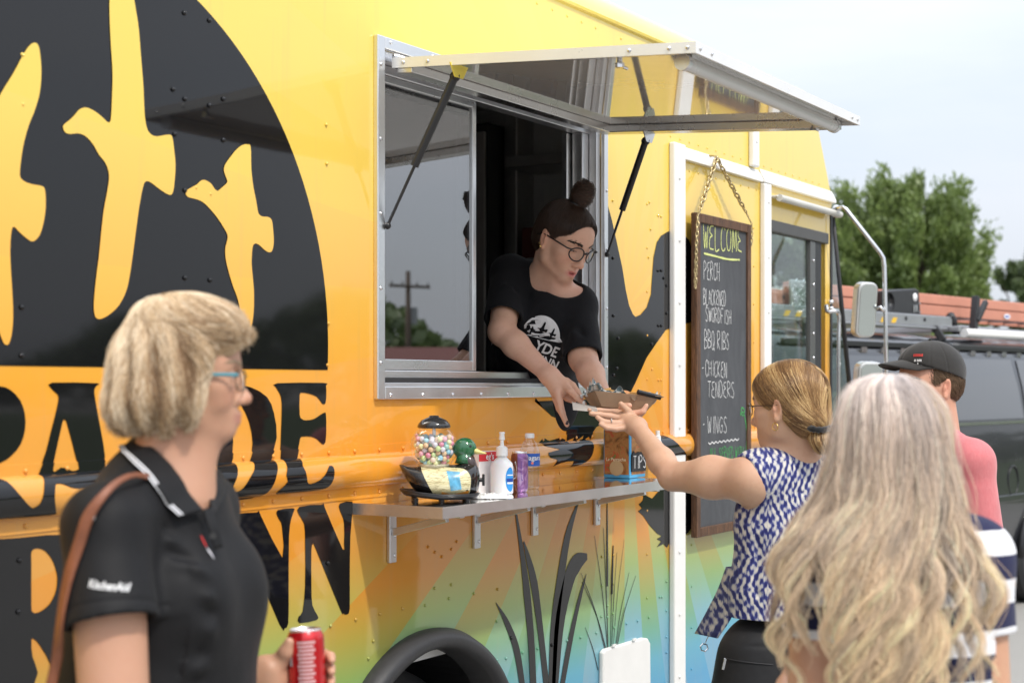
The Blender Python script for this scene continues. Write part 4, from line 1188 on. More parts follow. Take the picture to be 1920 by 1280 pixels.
def can_script(par, pts, m, r):
    mb = MB()
    vs = []
    for a, z in spline(pts, 24):
        for dz in (-0.0018, 0.0018): vs.append((r * math.sin(a + dz * 9), -r * math.cos(a + dz * 9), z + dz))
    mb.add(vs, [(2*i, 2*i+1, 2*i+3, 2*i+2) for i in range(24)])
    mb.build('can_script', m, par)
can_script(c2, [(-0.1, 0.028), (0.1, 0.06), (0.25, 0.09), (0.2, 0.05), (0.3, 0.035), (0.5, 0.045), (0.7, 0.055)], M('violet_print', (0.08, 0.03, 0.25), 0.4), 0.0259)
can_script(c2, [(-0.75, 0.040), (-0.45, 0.045), (-0.35, 0.07), (-0.5, 0.09), (-0.7, 0.075), (-0.62, 0.05)], WHITEINK, 0.0259)
# ---- water bottle
wb = empty('water_bottle', at_shelf(993, 0.12), RZ)
tag(wb, 'clear plastic water bottle with a blue label', 'bottle')
PET = GLASS('clear_pet', (0.93, 0.95, 0.96), 1.45, extra=0.03)
pf = [(0.026, 0.0), (0.030, 0.004)]
for i in range(5): pf += [(0.031, 0.010 + i*0.012), (0.0285, 0.016 + i*0.012)]
pf += [(0.031, 0.075), (0.031, 0.108), (0.0295, 0.118), (0.022, 0.138), (0.013, 0.150), (0.012, 0.156)]
MB().lathe((0, 0, 0), pf, 28).build('bottle_body', PET, wb, smooth=True)
MB().lathe((0, 0, 0.154), [(0.0145, 0), (0.0145, 0.012), (0.013, 0.014)], 18).build('cap', M('white_cap', (0.78, 0.78, 0.78), 0.4), wb, auto=40)
curved_patch('label_panel', M('niagara_blue', (0.02, 0.10, 0.42), 0.4), wb, rad(-175), rad(-5), 0.070, 0.108, 0.0315, 0.0315)
me = text_mesh('niagara', 0.021, 0, 'CENTER', 0.0003)
for v in me.vertices:
    a = v.co.x / 0.032 + 0.35; z = 0.088 + v.co.y
    v.co = (0.0319 * math.sin(a), -0.0319 * math.cos(a), z)
me.materials.clear(); link('label_writing', me, WHITEINK, wb)
MB().lathe((0.008, -0.0305, 0.079), [(0.004, 0), (0.004, 0.001)], 12, (0, -1, 0)).build('label_dot', M('coral_print', (0.8, 0.2, 0.15), 0.5), wb)
# ---- crumpled plastic wrap
def crumple(name, label, cat, loc, sx, sy, sz, m, seed=1, rz=RZ):
    rs = np.random.default_rng(seed)
    n = 26
    vs, fs = [], []
    ph = rs.uniform(0, 6, (7, 3)); fr = rs.uniform(6, 22, (7, 2))
    for j in range(n):
        for i in range(n):
            u, v = i / (n-1) * 2 - 1, j / (n-1) * 2 - 1
            x, y = u * math.sqrt(1 - v*v/2), v * math.sqrt(1 - u*u/2)
            h = sum(abs(math.sin(fr[k,0]*x + ph[k,0]) * math.cos(fr[k,1]*y + ph[k,1])) for k in range(7)) / 7
            e = max(0.0, 1 - x*x - y*y)
            vs.append((x*sx + 0.1*sx*math.sin(9*y+ph[0,2]), y*sy, sz * (0.15 + 1.7 * h * math.sqrt(e)) if e > 0 else 0.001))
    for j in range(n-1):
        for i in range(n-1): fs.append((j*n+i, j*n+i+1, (j+1)*n+i+1, (j+1)*n+i))
    o = MB().add(vs, fs).build(name, m, None)
    o.location = loc; o.rotation_euler = (0, 0, rz)
    tag(o, label, cat)
    return o
crumple('plastic_bag', 'crumpled clear plastic bag lying on the shelf by the sanitizer bottle', 'plastic bag', at_shelf(915, 0.225), 0.066, 0.03, 0.014, M('crinkled_plastic', (0.72, 0.71, 0.69), 0.15, spec=0.8), 4)
# ---- tip box
tb = MB().box((0, 0, 0), (0.118, 0.10, 0.172)).build('tip_box', M('blue_tin', (0.08, 0.36, 0.62), 0.35, var=0.06), None, bevel=0.003)
tb.location = P(1181, 897, 0.150); tb.location.z = SHZ + 0.0006
tag(tb, 'blue tin box used as a tip jar with a small black sign', 'tip box')
def art_mat():
    t = NT('printed_tin_art')
    p = t.pos()
    v = t.n('TexVoronoi', {'feature': 'F1'}, Scale=26.0, Vector=p)
    g = t.noise(18, 4, 0.6, p, 1.2)
    c = t.ramp(g, [(0.32, (0.05, 0.025, 0.015)), (0.42, (0.28, 0.11, 0.03)), (0.52, (0.42, 0.20, 0.06)), (0.62, (0.5, 0.07, 0.03)), (0.72, (0.12, 0.24, 0.05))])
    t.bsdf(Base_Color=c, Roughness=0.4)
    return t.m
MB().box((-0.0009, 0.004, 0.012), (-0.0002, 0.096, 0.162)).build('printed_side', art_mat(), tb)
MB().box((0.012, -0.0009, 0.012), (0.112, -0.0002, 0.162)).build('printed_front', art_mat(), tb)
TANP = M('tan_print', (0.55, 0.38, 0.2), 0.5)
mb = MB(); mb.lathe((-0.0012, 0.05, 0.034), [(0.026, 0), (0.026, 0.0004)], 24, (-1, 0, 0)); mb.build('printed_badge', TANP, tb)
place_text('La Parroche', 0.0155, (-0.0018, 0.090, 0.058), (0, -1, 0), (0, 0, 1), M('cream_print', (0.78, 0.66, 0.45), 0.5), tb, 'printed_writing', bold=0.0003)
sg = MB().prism([(0.006, 0.022), (0.110, 0.022), (0.110, 0.075), (0.095, 0.083), (0.06, 0.088), (0.03, 0.083), (0.02, 0.092), (0.012, 0.083), (0.006, 0.078)], -0.006, -0.0012).build('tip_sign', M('sign_black', (0.02, 0.02, 0.022), 0.7), tb)
mb = MB()
for st in strokes('TIPS', 0.014, 0.032, 0.022, 0.042, 0.006, 0.02): ribbon(mb, st, -0.0068, 0.0042)
mb.build('sign_writing', CHALK, tb)
wbt = MB().lathe((0, 0, 0), [(0.018, 0), (0.018, 0.10), (0.012, 0.115), (0.012, 0.13), (0.008, 0.132), (0.008, 0.15)], 20).build('lotion_bottle', M('white_bottle', (0.78, 0.78, 0.78), 0.4), None, auto=45)
wbt.location = at_shelf(1233, 0.06)
tag(wbt, 'small white bottle standing behind the tip box', 'bottle')
# ================================================================== parked van with roof rack
VH = rad(-10)
VT = 11.0
v_e = Vector((math.cos(VH), math.sin(VH), 0)); v_n = Vector((math.sin(VH), -math.cos(VH), 0))   # along, outwards (to the camera)
v_o = PD(1900, 721, VT); v_o.z = 0
van = empty('parked_van', v_o, VH)
tag(van, 'dark grey van with roof rack parked beyond the truck', 'van')
# local: x along (away to the right), y = -outwards, z up ; side panel at y = 0
VPAINT = M('grey_van_paint', (0.014, 0.0145, 0.018), 0.25, 0.1, coat=0.6, var=0.05)
VGLASS = M('privacy_glass', (0.018, 0.018, 0.020), 0.05, spec=1.0, coat=1.0, var=0.05, rvar=0.02)
# body: cross-section (y, z) lofted along x
sec = [(0.10, 0.34), (0.02, 0.40), (0.0, 0.62), (-0.01, 0.85), (0.0, 1.12), (0.02, 1.36), (0.06, 1.58), (0.12, 1.80), (0.17, 1.87), (0.27, 1.92), (0.55, 1.96), (0.95, 1.97)]
full = sec + [(1.9 - y, z) for y, z in sec[-2::-1]]
def van_sec(x):
    if x < -3.0:
        f = min(1, (-3.0 - x) / 0.9); top = 1.0 - 0.45 * f * f
    elif x > 2.4:
        f = min(1, (x - 2.4) / 0.5); top = 1.0 - 0.05 * f
    else: top = 1.0
    return [(y, z if z < 1.1 else 1.1 + (z - 1.1) * top) for y, z in full]
xs = [-4.2, -3.9, -3.6, -3.3, -3.0, -2, -1, 0, 1, 2, 2.4, 2.7, 2.9]
vs, fs = [], []
for x in xs: vs += [(x, y, z) for y, z in van_sec(x)]
n = len(full)
for i in range(len(xs) - 1):
    for k in range(n - 1): fs.append((i*n+k, i*n+k+1, (i+1)*n+k+1, (i+1)*n+k))
fs.append(tuple(range(n))); fs.append(tuple((len(xs)-1)*n + k for k in range(n)))
MB().add(vs, fs).build('van_body', VPAINT, van, auto=35)
def side_y(z):
    return float(np.interp(z, [p[1] for p in sec[:9]], [p[0] for p in sec[:9]]))
def side_panel(name, pts, m, off=0.006, par=van):
    v2, t2 = fillpoly(pts)
    bm = bmesh.new(); bv = [bm.verts.new((a, 0, b)) for a, b in v2]
    for q in t2:
        try: bm.faces.new([bv[i] for i in q])
        except ValueError: pass
    for z in (1.12, 1.36, 1.58, 1.80):
        bmesh.ops.bisect_plane(bm, geom=bm.verts[:] + bm.edges[:] + bm.faces[:], plane_co=(0, 0, z), plane_no=(0, 0, 1), dist=1e-6)
    for v in bm.verts: v.co.y = side_y(v.co.z) - off
    me = bpy.data.meshes.new(name); bm.to_mesh(me); bm.free()
    o = link(name, me, m, par, True); me.set_sharp_from_angle(angle=rad(30)); return o
for x0, x1 in ((-2.55, -1.52), (-1.46, 0.22), (0.28, 2.0)):
    side_panel('side_window', [(x0, 1.36), (x1, 1.36), (x1 - 0.02, 1.78), (x0 + 0.02, 1.78)], VGLASS)
CHR = M('van_trim', (0.5, 0.5, 0.52), 0.15, 0.9)
MB().bar((-2.6, side_y(1.335) - 0.012, 1.335), (2.3, side_y(1.335) - 0.012, 1.335), 0.012, 0.02).build('belt_trim', CHR, van)
MB().bar((-3.0, -0.012, 0.80), (2.6, -0.012, 0.80), 0.02, 0.05).build('side_moulding', VPAINT, van, bevel=0.006)
MB().bar((-2.9, side_y(1.84) - 0.01, 1.855), (2.5, side_y(1.84) - 0.01, 1.855), 0.02, 0.03).build('roof_gutter', BLACKP, van)
for i in range(15):
    x = -2.0 + i * 0.26
    MB().box((x, side_y(1.81) - 0.012, 1.80), (x + 0.07, side_y(1.81) - 0.004, 1.835)).build('gutter_clip', CHR, van)
mb = MB(); loop = [(-0.02 + 0.085 * math.cos(a), -0.008, 0.92 + 0.105 * math.sin(a)) for a in np.linspace(0, 2 * math.pi, 25)[:-1]]
mb.tube(loop, 0.006, 6, closed=True).build('fuel_flap', BLACKP, van, smooth=True)
for x in (-3.0, 0.55):
    w = MB().lathe((x, 0.02, 0.36), [(0.2, 0), (0.33, 0), (0.36, 0.03), (0.36, 0.2), (0.2, 0.22)], 32, (0, 1, 0)).build('wheel', RUBBER, van, auto=40)
    MB().lathe((x, 0.005, 0.36), [(0.21, 0), (0.18, 0.03), (0.05, 0.01), (0.001, 0.01)], 24, (0, 1, 0)).build('rim', CHROME, w, auto=40)
    a_ = [(x + 0.44 * math.cos(q), 0.012, 0.36 + 0.44 * math.sin(q)) for q in np.linspace(0, math.pi, 17)]
    MB().tube([(p[0], -0.006, p[2]) for p in a_], 0.03, 8).build('wheel_arch', BLACKP, van, smooth=True)
# roof rack
RACK = M('rack_aluminium', (0.50, 0.50, 0.51), 0.35, 0.9, var=0.08)
RBLK = M('rack_black', (0.02, 0.02, 0.022), 0.45)
def vpx(px, py, yl):
    """pixel -> van local coordinates on the plane local y = yl"""
    d = ray(px, py)
    nrm = v_n
    p0 = v_o - v_n * yl
    t = (p0 - CAMP).dot(nrm) / d.dot(nrm)
    q = CAMP + d * t - v_o
    return Vector((q.dot(v_e), yl, q.z))
rk = empty('roof_rack', v_o, VH)
tag(rk, 'aluminium ladder rack with black brackets on top of the grey van', 'roof rack')
a, b = vpx(1440, 598, 0.30), vpx(1782, 590, 0.30)
zr = (a.z + b.z) / 2
MB().bar((a.x - 0.3, 0.30, 2.04), (b.x, 0.30, 2.04), 0.03, 0.075).build('rack_beam', RACK, rk, bevel=0.006)
MB().bar((a.x - 0.3, 0.30, 1.992), (b.x - 0.1, 0.30, 1.992), 0.06, 0.016).build('rack_beam', RACK, rk, bevel=0.004)
HAZ = M('hazard_yellow', (0.75, 0.45, 0.02), 0.5)
for px in (1470, 1492, 1652, 1672):
    q = vpx(px, 595, 0.28)
    MB().prism([(q.x, 2.01), (q.x + 0.055, 2.01), (q.x + 0.085, 2.045), (q.x + 0.03, 2.045)], 0.282, 0.284).build('hazard_stripe', HAZ, rk)
for px in (1500, 1752):
    q = vpx(px, 600, 0.30)
    MB().bar((q.x, 0.30, 2.0), (q.x + 0.02, 0.24, 1.90), 0.07, 0.05).build('rack_foot', RBLK, rk, bevel=0.008)
for px in (1700, 1735): 
    q = vpx(px, 590, 0.28); MB().lathe((q.x, 0.284, 2.045), [(0.014, 0), (0.014, 0.003)], 12, (0, -1, 0)).build('beam_hole', RBLK, rk)
q = vpx(1785, 590, 0.3)
MB().tube([(q.x - 0.03, 0.30, 2.09), (q.x + 0.02, 0.30, 2.05), (q.x + 0.03, 0.30, 1.99), (q.x + 0.5, 0.30, 1.965)], 0.03, 8).build('rack_joint', RBLK, rk, smooth=True)
q = vpx(1822, 560, 0.30)
MB().bar((q.x, 0.29, 1.965), (q.x + 0.05, 0.29, 2.24), 0.05, 0.05, (0, 1, 0)).build('ladder_stop', RBLK, rk, bevel=0.006)
MB().bar((q.x + 0.02, 0.27, 2.06), (q.x + 0.17, 0.27, 2.205), 0.04, 0.035, (0, 1, 0)).build('ladder_stop_arm', RBLK, rk, bevel=0.006)
MB().tube([(q.x - 0.30, 0.22, 1.965), (q.x + 2.2, 0.22, 1.965)], 0.032, 12).build('conduit', WHITEP, rk, auto=50)
MB().tube([(q.x + 0.10, 0.45, 2.02), (q.x + 2.2, 0.45, 2.0)], 0.02, 8).build('cross_rail', RACK, rk, auto=50)
for dx in (-2.4, -0.4, 1.4):
    MB().bar((q.x + dx, 0.2, 1.99), (q.x + dx, 1.7, 1.99), 0.05, 0.04).build('cross_bar', RACK, rk, bevel=0.005)
# orange ladder lying on the rack
FIB = M('orange_fibreglass', (0.55, 0.23, 0.155), 0.5, var=0.08)
ld = empty('extension_ladder', v_o, VH)
tag(ld, 'orange fibreglass extension ladder lying on the van roof rack', 'ladder')
la, lb = vpx(1722, 560, 0.42), vpx(1925, 575, 0.42)
x0, x1 = vpx(1400, 560, 0.42).x, lb.x + 1.6
for y_, nm in ((0.42, 'rail'), (0.86, 'rail')):
    MB().box((x0, y_, 2.09), (x1, y_ + 0.03, 2.165)).build(nm, FIB, ld, bevel=0.006)
    MB().box((x0 + 0.5, y_ + 0.032, 2.167), (x1, y_ + 0.06, 2.235)).build(nm, FIB, ld, bevel=0.006)
MB().box((x0 + 0.5, 0.415, 2.170), (x1, 0.45, 2.24)).build('fly_rail', FIB, ld, bevel=0.006)
for i in range(int((x1 - x0) / 0.3)):
    MB().tube([(x0 + 0.15 + i*0.3, 0.45, 2.125), (x0 + 0.15 + i*0.3, 0.86, 2.125)], 0.016, 8).build('rung', ALUM, ld, smooth=True)
q = vpx(1888, 577, 0.415)
vs = [(q.x + 0.06*math.cos(a), 0.4135, 2.125 + 0.02*math.sin(a)) for a in np.linspace(0, 2*math.pi, 25)[:-1]]
MB().add(vs, [tuple(range(24))]).build('maker_badge', M('badge_white', (0.75, 0.76, 0.8), 0.5), ld)
vs = [(q.x + 0.042*math.cos(a), 0.4128, 2.125 + 0.008*math.sin(a)) for a in np.linspace(0, 2*math.pi, 25)[:-1]]
MB().add(vs, [tuple(range(24))]).build('badge_mark', M('badge_blue', (0.1, 0.13, 0.4), 0.5), ld)
q = vpx(1470, 566, 0.415)
for dx in (0.0, 0.12): MB().lathe((q.x + dx, 0.4185, 2.135), [(0.012, 0), (0.012, 0.002)], 10, (0, -1, 0)).build('rail_bolt', RBLK, ld)
# black spotlight housing at the ladder's end
sp = empty('work_light', v_o, VH)
tag(sp, 'black plastic work light box at the end of the orange ladder', 'work light')
qa, qb = vpx(1655, 535, 0.36), vpx(1726, 575, 0.36)
pz = [(qa.x, 2.07), (qb.x + 0.01, 2.07), (qb.x - 0.02, 2.25), (qb.x - 0.06, 2.262), (qa.x, 2.225)]
MB().prism(pz, 0.36, 0.62).build('housing', RBLK, sp, bevel=0.01)
MB().lathe((qa.x + 0.09, 0.358, 2.15), [(0.075, 0), (0.07, 0.003), (0.055, -0.02), (0.001, -0.03)], 24, (0, -1, 0)).build('bell', BLACKP, sp, smooth=True)
MB().lathe((qb.x - 0.09, 0.358, 2.20), [(0.03, 0), (0.028, 0.006), (0.001, 0.009)], 20, (0, -1, 0)).build('lens', M('lens_white', (0.8, 0.8, 0.8), 0.2), sp, smooth=True)
for dx, z in ((-0.11, 2.12), (-0.075, 2.125)): MB().box((qb.x + dx, 0.354, z - 0.025), (qb.x + dx + 0.018, 0.359, z + 0.025)).build('latch', CHROME, sp, bevel=0.003)
for z in (2.10, 2.16):
    for dx in (-0.03, -0.012): MB().lathe((qb.x + dx, 0.358, z), [(0.006, 0), (0.005, 0.004)], 8, (0, -1, 0)).build('rivet', CHROME, sp)
dp = empty('tread_plate', v_o, VH)
q = vpx(1502, 558, 0.36)
tag(dp, 'checkered steel tread plate leaning on the rack, seen through the cab', 'plate')
MB().box((q.x - 0.13, 0.355, 2.03), (q.x + 0.12, 0.372, 2.24)).build('plate', DIAM, dp, bevel=0.012)
mb = MB()
for i in range(6):
    for j in range(5):
        x, z = q.x - 0.11 + i*0.042, 2.05 + j*0.042 + (0.02 if i % 2 else 0)
        s = 1 if (i + j) % 2 else -1
        mb.bar((x - 0.012, 0.3535, z - s*0.01), (x + 0.012, 0.3535, z + s*0.01), 0.008, 0.006)
o = mb.build('tread_lugs', CHROME, dp, bevel=0.002); o['kind'] = 'stuff'

# ================================================================== trees
def leaf_mat(name, c0, c1):
    t = NT(name)
    oi = t.n('NewGeometry').outputs['Random Per Island']
    p = t.pos()
    c = t.mix(oi, c0, c1)
    c = t.mix(t.noise(0.6, 3, 0.6, p), c, tuple(x * 1.35 for x in c1))
    d = t.n('BsdfDiffuse', Color=c); tr = t.n('BsdfTranslucent', Color=c)
    gl = t.n('BsdfGlossy', Roughness=0.45, Color=(0.6, 0.6, 0.6, 1))
    m1 = t.n('MixShader', i0=0.4); t.set(m1.inputs[1], d); t.set(m1.inputs[2], tr)
    m2 = t.n('MixShader', i0=0.06); t.set(m2.inputs[1], m1); t.set(m2.inputs[2], gl)
    t.t.links.new(m2.outputs[0], t.out.inputs[0])
    return t.m
BARK = M('bark', (0.10, 0.075, 0.055), 0.9, var=0.4, vscale=12, bump=0.6, bscale=25)
LEAFA = leaf_mat('leaf_mid', (0.085, 0.135, 0.035), (0.20, 0.26, 0.08))
LEAFB = leaf_mat('leaf_dark', (0.055, 0.085, 0.033), (0.12, 0.16, 0.065))
def tree(label, loc, h, trunk_h, rx, rz_, nclump, nleaf, leaf, m, seed, spiky=0.0, group='trees beyond the lot', name='broadleaf_tree'):
    rs = np.random.default_rng(seed)
    root = empty(name, loc)
    tag(root, label, 'tree', group)
    zc = trunk_h + (h - trunk_h) * 0.5
    mb = MB()
    mb.tube([(0, 0, 0), (0.05*h*0.1, 0, h*0.15), (0, 0.02*h*0.2, h*0.35), (0.0, 0, h*0.62), (0, 0, h*0.85)], [h*0.028, h*0.022, h*0.018, h*0.011, h*0.003], 10)
    cl = []
    for i in range(nclump):
        for _ in range(60):
            v = rs.normal(size=3); v /= np.linalg.norm(v)
            r = rs.uniform(0.30, 1.0) ** 0.5
            q = v * r
            if q[2] > -0.75: break
        c = np.array([q[0]*rx, q[1]*rx, zc + q[2]*rz_])
        c[:2] *= 1.0 + 0.25 * math.sin(seed + 3 * math.atan2(q[1], q[0])) 
        cl.append((c, rs.uniform(0.08, 0.18) * rx, v))
    for c, r, v in cl[::3]:
        s = np.array([0, 0, rs.uniform(0.3, 0.75) * c[2]])
        mid = (s + c) / 2 + np.array([0, 0, 0.06 * h])
        mb.tube([tuple(s), tuple(mid), tuple(c)], [h*0.008, h*0.005, h*0.0015], 5)
    mb.build('trunk', BARK, root, smooth=True)
    per = nleaf // nclump
    cs = np.repeat(np.array([c for c, _, _ in cl]), per, 0)
    rr = np.repeat(np.array([r for _, r, _ in cl]), per)
    vv = np.repeat(np.array([v for _, _, v in cl]), per, 0)
    d = rs.normal(size=(len(cs), 3)); d /= np.linalg.norm(d, axis=1)[:, None]
    rad_ = rs.uniform(0.0, 1.0, len(cs)) ** 0.5
    pos = cs + d * (rr * rad_)[:, None]
    up = vv * 0.5 + np.array([0, 0, 0.8])
    pos += up * (spiky * rs.uniform(0, 1, len(cs)) ** 2 * rr)[:, None] * 1.8
    ax = rs.normal(size=(len(cs), 3)) + up * (0.3 + spiky)
    ax /= np.linalg.norm(ax, axis=1)[:, None]
    ot = np.cross(ax, rs.normal(size=(len(cs), 3))); ot /= np.linalg.norm(ot, axis=1)[:, None]
    L = leaf * rs.uniform(0.6, 1.4, len(cs))[:, None]
    a = pos - ax * L; b = pos + ot * L * 0.42; c = pos + ax * L; e = pos - ot * L * 0.42
    V = np.stack([a, b, c, e], 1).reshape(-1, 3)
    F = np.arange(len(V)).reshape(-1, 4)
    me = mesh_from('crown', V, F)
    link('crown', me, m, root)
    return root
def tree_at(label, px, t, py_top, rx_px, trunk_frac, seed, m=None, nclump=90, nleaf=16000, leaf=0.22, spiky=0.3, mirror=False, rzf=1.0):
    b = PD(px, 721, t); b.z = 0
    if mirror: b.y = -b.y
    h = 1.6 + (721 - py_top) / FPX * t
    tr = trunk_frac * h
    rx = rx_px / FPX * t
    return tree(label, b, h * 0.97, tr, rx, (h - tr) * 0.5 * rzf, nclump, nleaf, leaf, m or LEAFA, seed, spiky)
tree_at('large bushy green tree rising behind the van and ladder', 1700, 46, 352, 150, 0.20, 3, nclump=210, nleaf=80000, leaf=0.095, spiky=1.5)
tree_at('rounded dark green tree at the right edge of the picture', 1925, 70, 480, 72, 0.15, 8, LEAFB, 110, 30000, 0.13, 0.7)
tree_at('low distant tree right of the large tree, behind the ladder', 1800, 95, 530, 60, 0.1, 21, LEAFB, 60, 14000, 0.17, 0.4)
tree_at('leafy tree seen through the truck cab window', 1490, 52, 385, 110, 0.12, 31, LEAFB, 150, 40000, 0.12, 0.7)
tree_at('dense tree beside the large tree, seen past the mirror', 1588, 58, 420, 70, 0.12, 41, LEAFA, 90, 26000, 0.12, 0.7)
# far treeline right and left of the lot (also what the mirrors and panes see)
far_specs = [(2150, 90, 560, 90), (2330, 100, 575, 100), (2520, 95, 555, 90)]
for i, (px, t, py, rx) in enumerate(far_specs):
    pass
# white metal shed with ribbed roof, between cab and mirror
shed = empty('metal_shed', PD(1640, 721, 34)); shed.location.z = 0; shed.rotation_euler = (0, 0, rad(-14))
tag(shed, 'white ribbed metal shed with a rusty lower roof far behind the cab', 'shed')
SHEDW = M('shed_white', (0.72, 0.72, 0.70), 0.5, var=0.05)
MB().box((-3.0, 0, 0), (2.4, 4, 3.0)).build('wall', M('shed_wall', (0.35, 0.30, 0.27), 0.7, var=0.1), shed)
mb = MB().prism([(-0.3, 3.0), (2.0, 3.75), (4.3, 3.0)], -3.2, 2.6, 'yz'); mb.build('roof', SHEDW, shed)
for i in range(26):
    x = -3.1 + i * 0.22
    MB().bar((x, -0.32, 3.03), (x, 1.98, 3.78), 0.05, 0.03).build('roof_rib', M('rib_red', (0.55, 0.42, 0.38), 0.6) if i % 2 else SHEDW, shed)

# ================================================================== across the lot, behind the camera (seen mirrored in the panes)
def mir(px, py, t):
    p = PD(px, py, t); p.y = -p.y; return p
pb = mir(768, 721, 70); pb.z = 0
up = empty('utility_pole', pb, rad(20))
tag(up, 'tall wooden utility pole with a crossarm across the lot, mirrored in the window', 'utility pole')
POLEW = M('pole_wood', (0.12, 0.09, 0.07), 0.9, var=0.2)
hp = 1.6 + (721 - 508) / FPX * 70
MB().tube([(0, 0, 0), (0, 0, hp)], [0.17, 0.11], 10).build('pole', POLEW, up, smooth=True)
MB().bar((-1.1, 0.14, hp - 0.7), (1.1, 0.14, hp - 0.7), 0.1, 0.12, (0, 0, 1)).build('crossarm', POLEW, up)
for x in (-1.0, -0.4, 0.4, 1.0): MB().lathe((x, 0.14, hp - 0.63), [(0.04, 0), (0.06, 0.06), (0.03, 0.16)], 8).build('insulator', M('insulator', (0.3, 0.3, 0.3), 0.3), up, smooth=True)
MB().lathe((0.28, 0, hp - 2.4), [(0.2, 0), (0.2, 0.75)], 12).build('transformer', M('transformer', (0.3, 0.31, 0.32), 0.5), up)
hb = mir(830, 721, 64); hb.z = 0
hs = empty('low_building', hb, math.atan2(-0.573, 0.82) + rad(90))
tag(hs, 'low building with a red brown roof across the lot, mirrored in the window', 'building')
MB().box((-2.2, 0, 0), (2.2, 4, 2.3)).build('wall', M('building_wall', (0.45, 0.42, 0.38), 0.8), hs)
MB().prism([(-0.5, 2.25), (2.0, 3.1), (4.5, 2.25)], -2.6, 2.6, 'yz').build('roof', M('building_roof', (0.16, 0.06, 0.05), 0.8), hs)
for x in (-1.3, 0.0, 1.2): MB().box((x - 0.35, -0.03, 0.9), (x + 0.35, -0.002, 1.8)).build('window', VGLASS, hs)
tree_at('tree across the lot, mirrored at the left of the serving window', 690, 66, 640, 26, 0.1, 52, LEAFB, 30, 5000, 0.25, 0.3, mirror=True)
tree_at('tree across the lot, mirrored beyond the low building', 985, 80, 590, 60, 0.1, 53, LEAFB, 40, 6000, 0.3, 0.3, mirror=True)
# treeline along the far side of the lot, behind the camera (mirrored low in the truck's gloss)
r_ = np.random.default_rng(70)
n_ = 26000
az = -np.radians(r_.uniform(-4, 150, n_)); d_ = r_.uniform(100, 122, n_)
hh = 5.6 + 1.6 * np.sin(az * 17) + 1.2 * np.sin(az * 41 + 1)
pos = np.stack([np.cos(az) * d_, CAMP.y + np.sin(az) * d_, hh * np.sqrt(r_.uniform(0, 1, n_))], 1)
ax_ = r_.normal(size=(n_, 3)); ax_ /= np.linalg.norm(ax_, axis=1)[:, None]
ot_ = np.cross(ax_, r_.normal(size=(n_, 3))); ot_ /= np.linalg.norm(ot_, axis=1)[:, None]
V_ = np.stack([pos - ax_ * 0.6, pos + ot_ * 0.4, pos + ax_ * 0.6, pos - ot_ * 0.4], 1).reshape(-1, 3)
tl = link('treeline', mesh_from('treeline', V_, np.arange(len(V_)).reshape(-1, 4)), LEAFB)
tag(tl, 'distant wooded edge of the lot, mirrored low in the glossy truck side', 'trees', None, 'stuff')
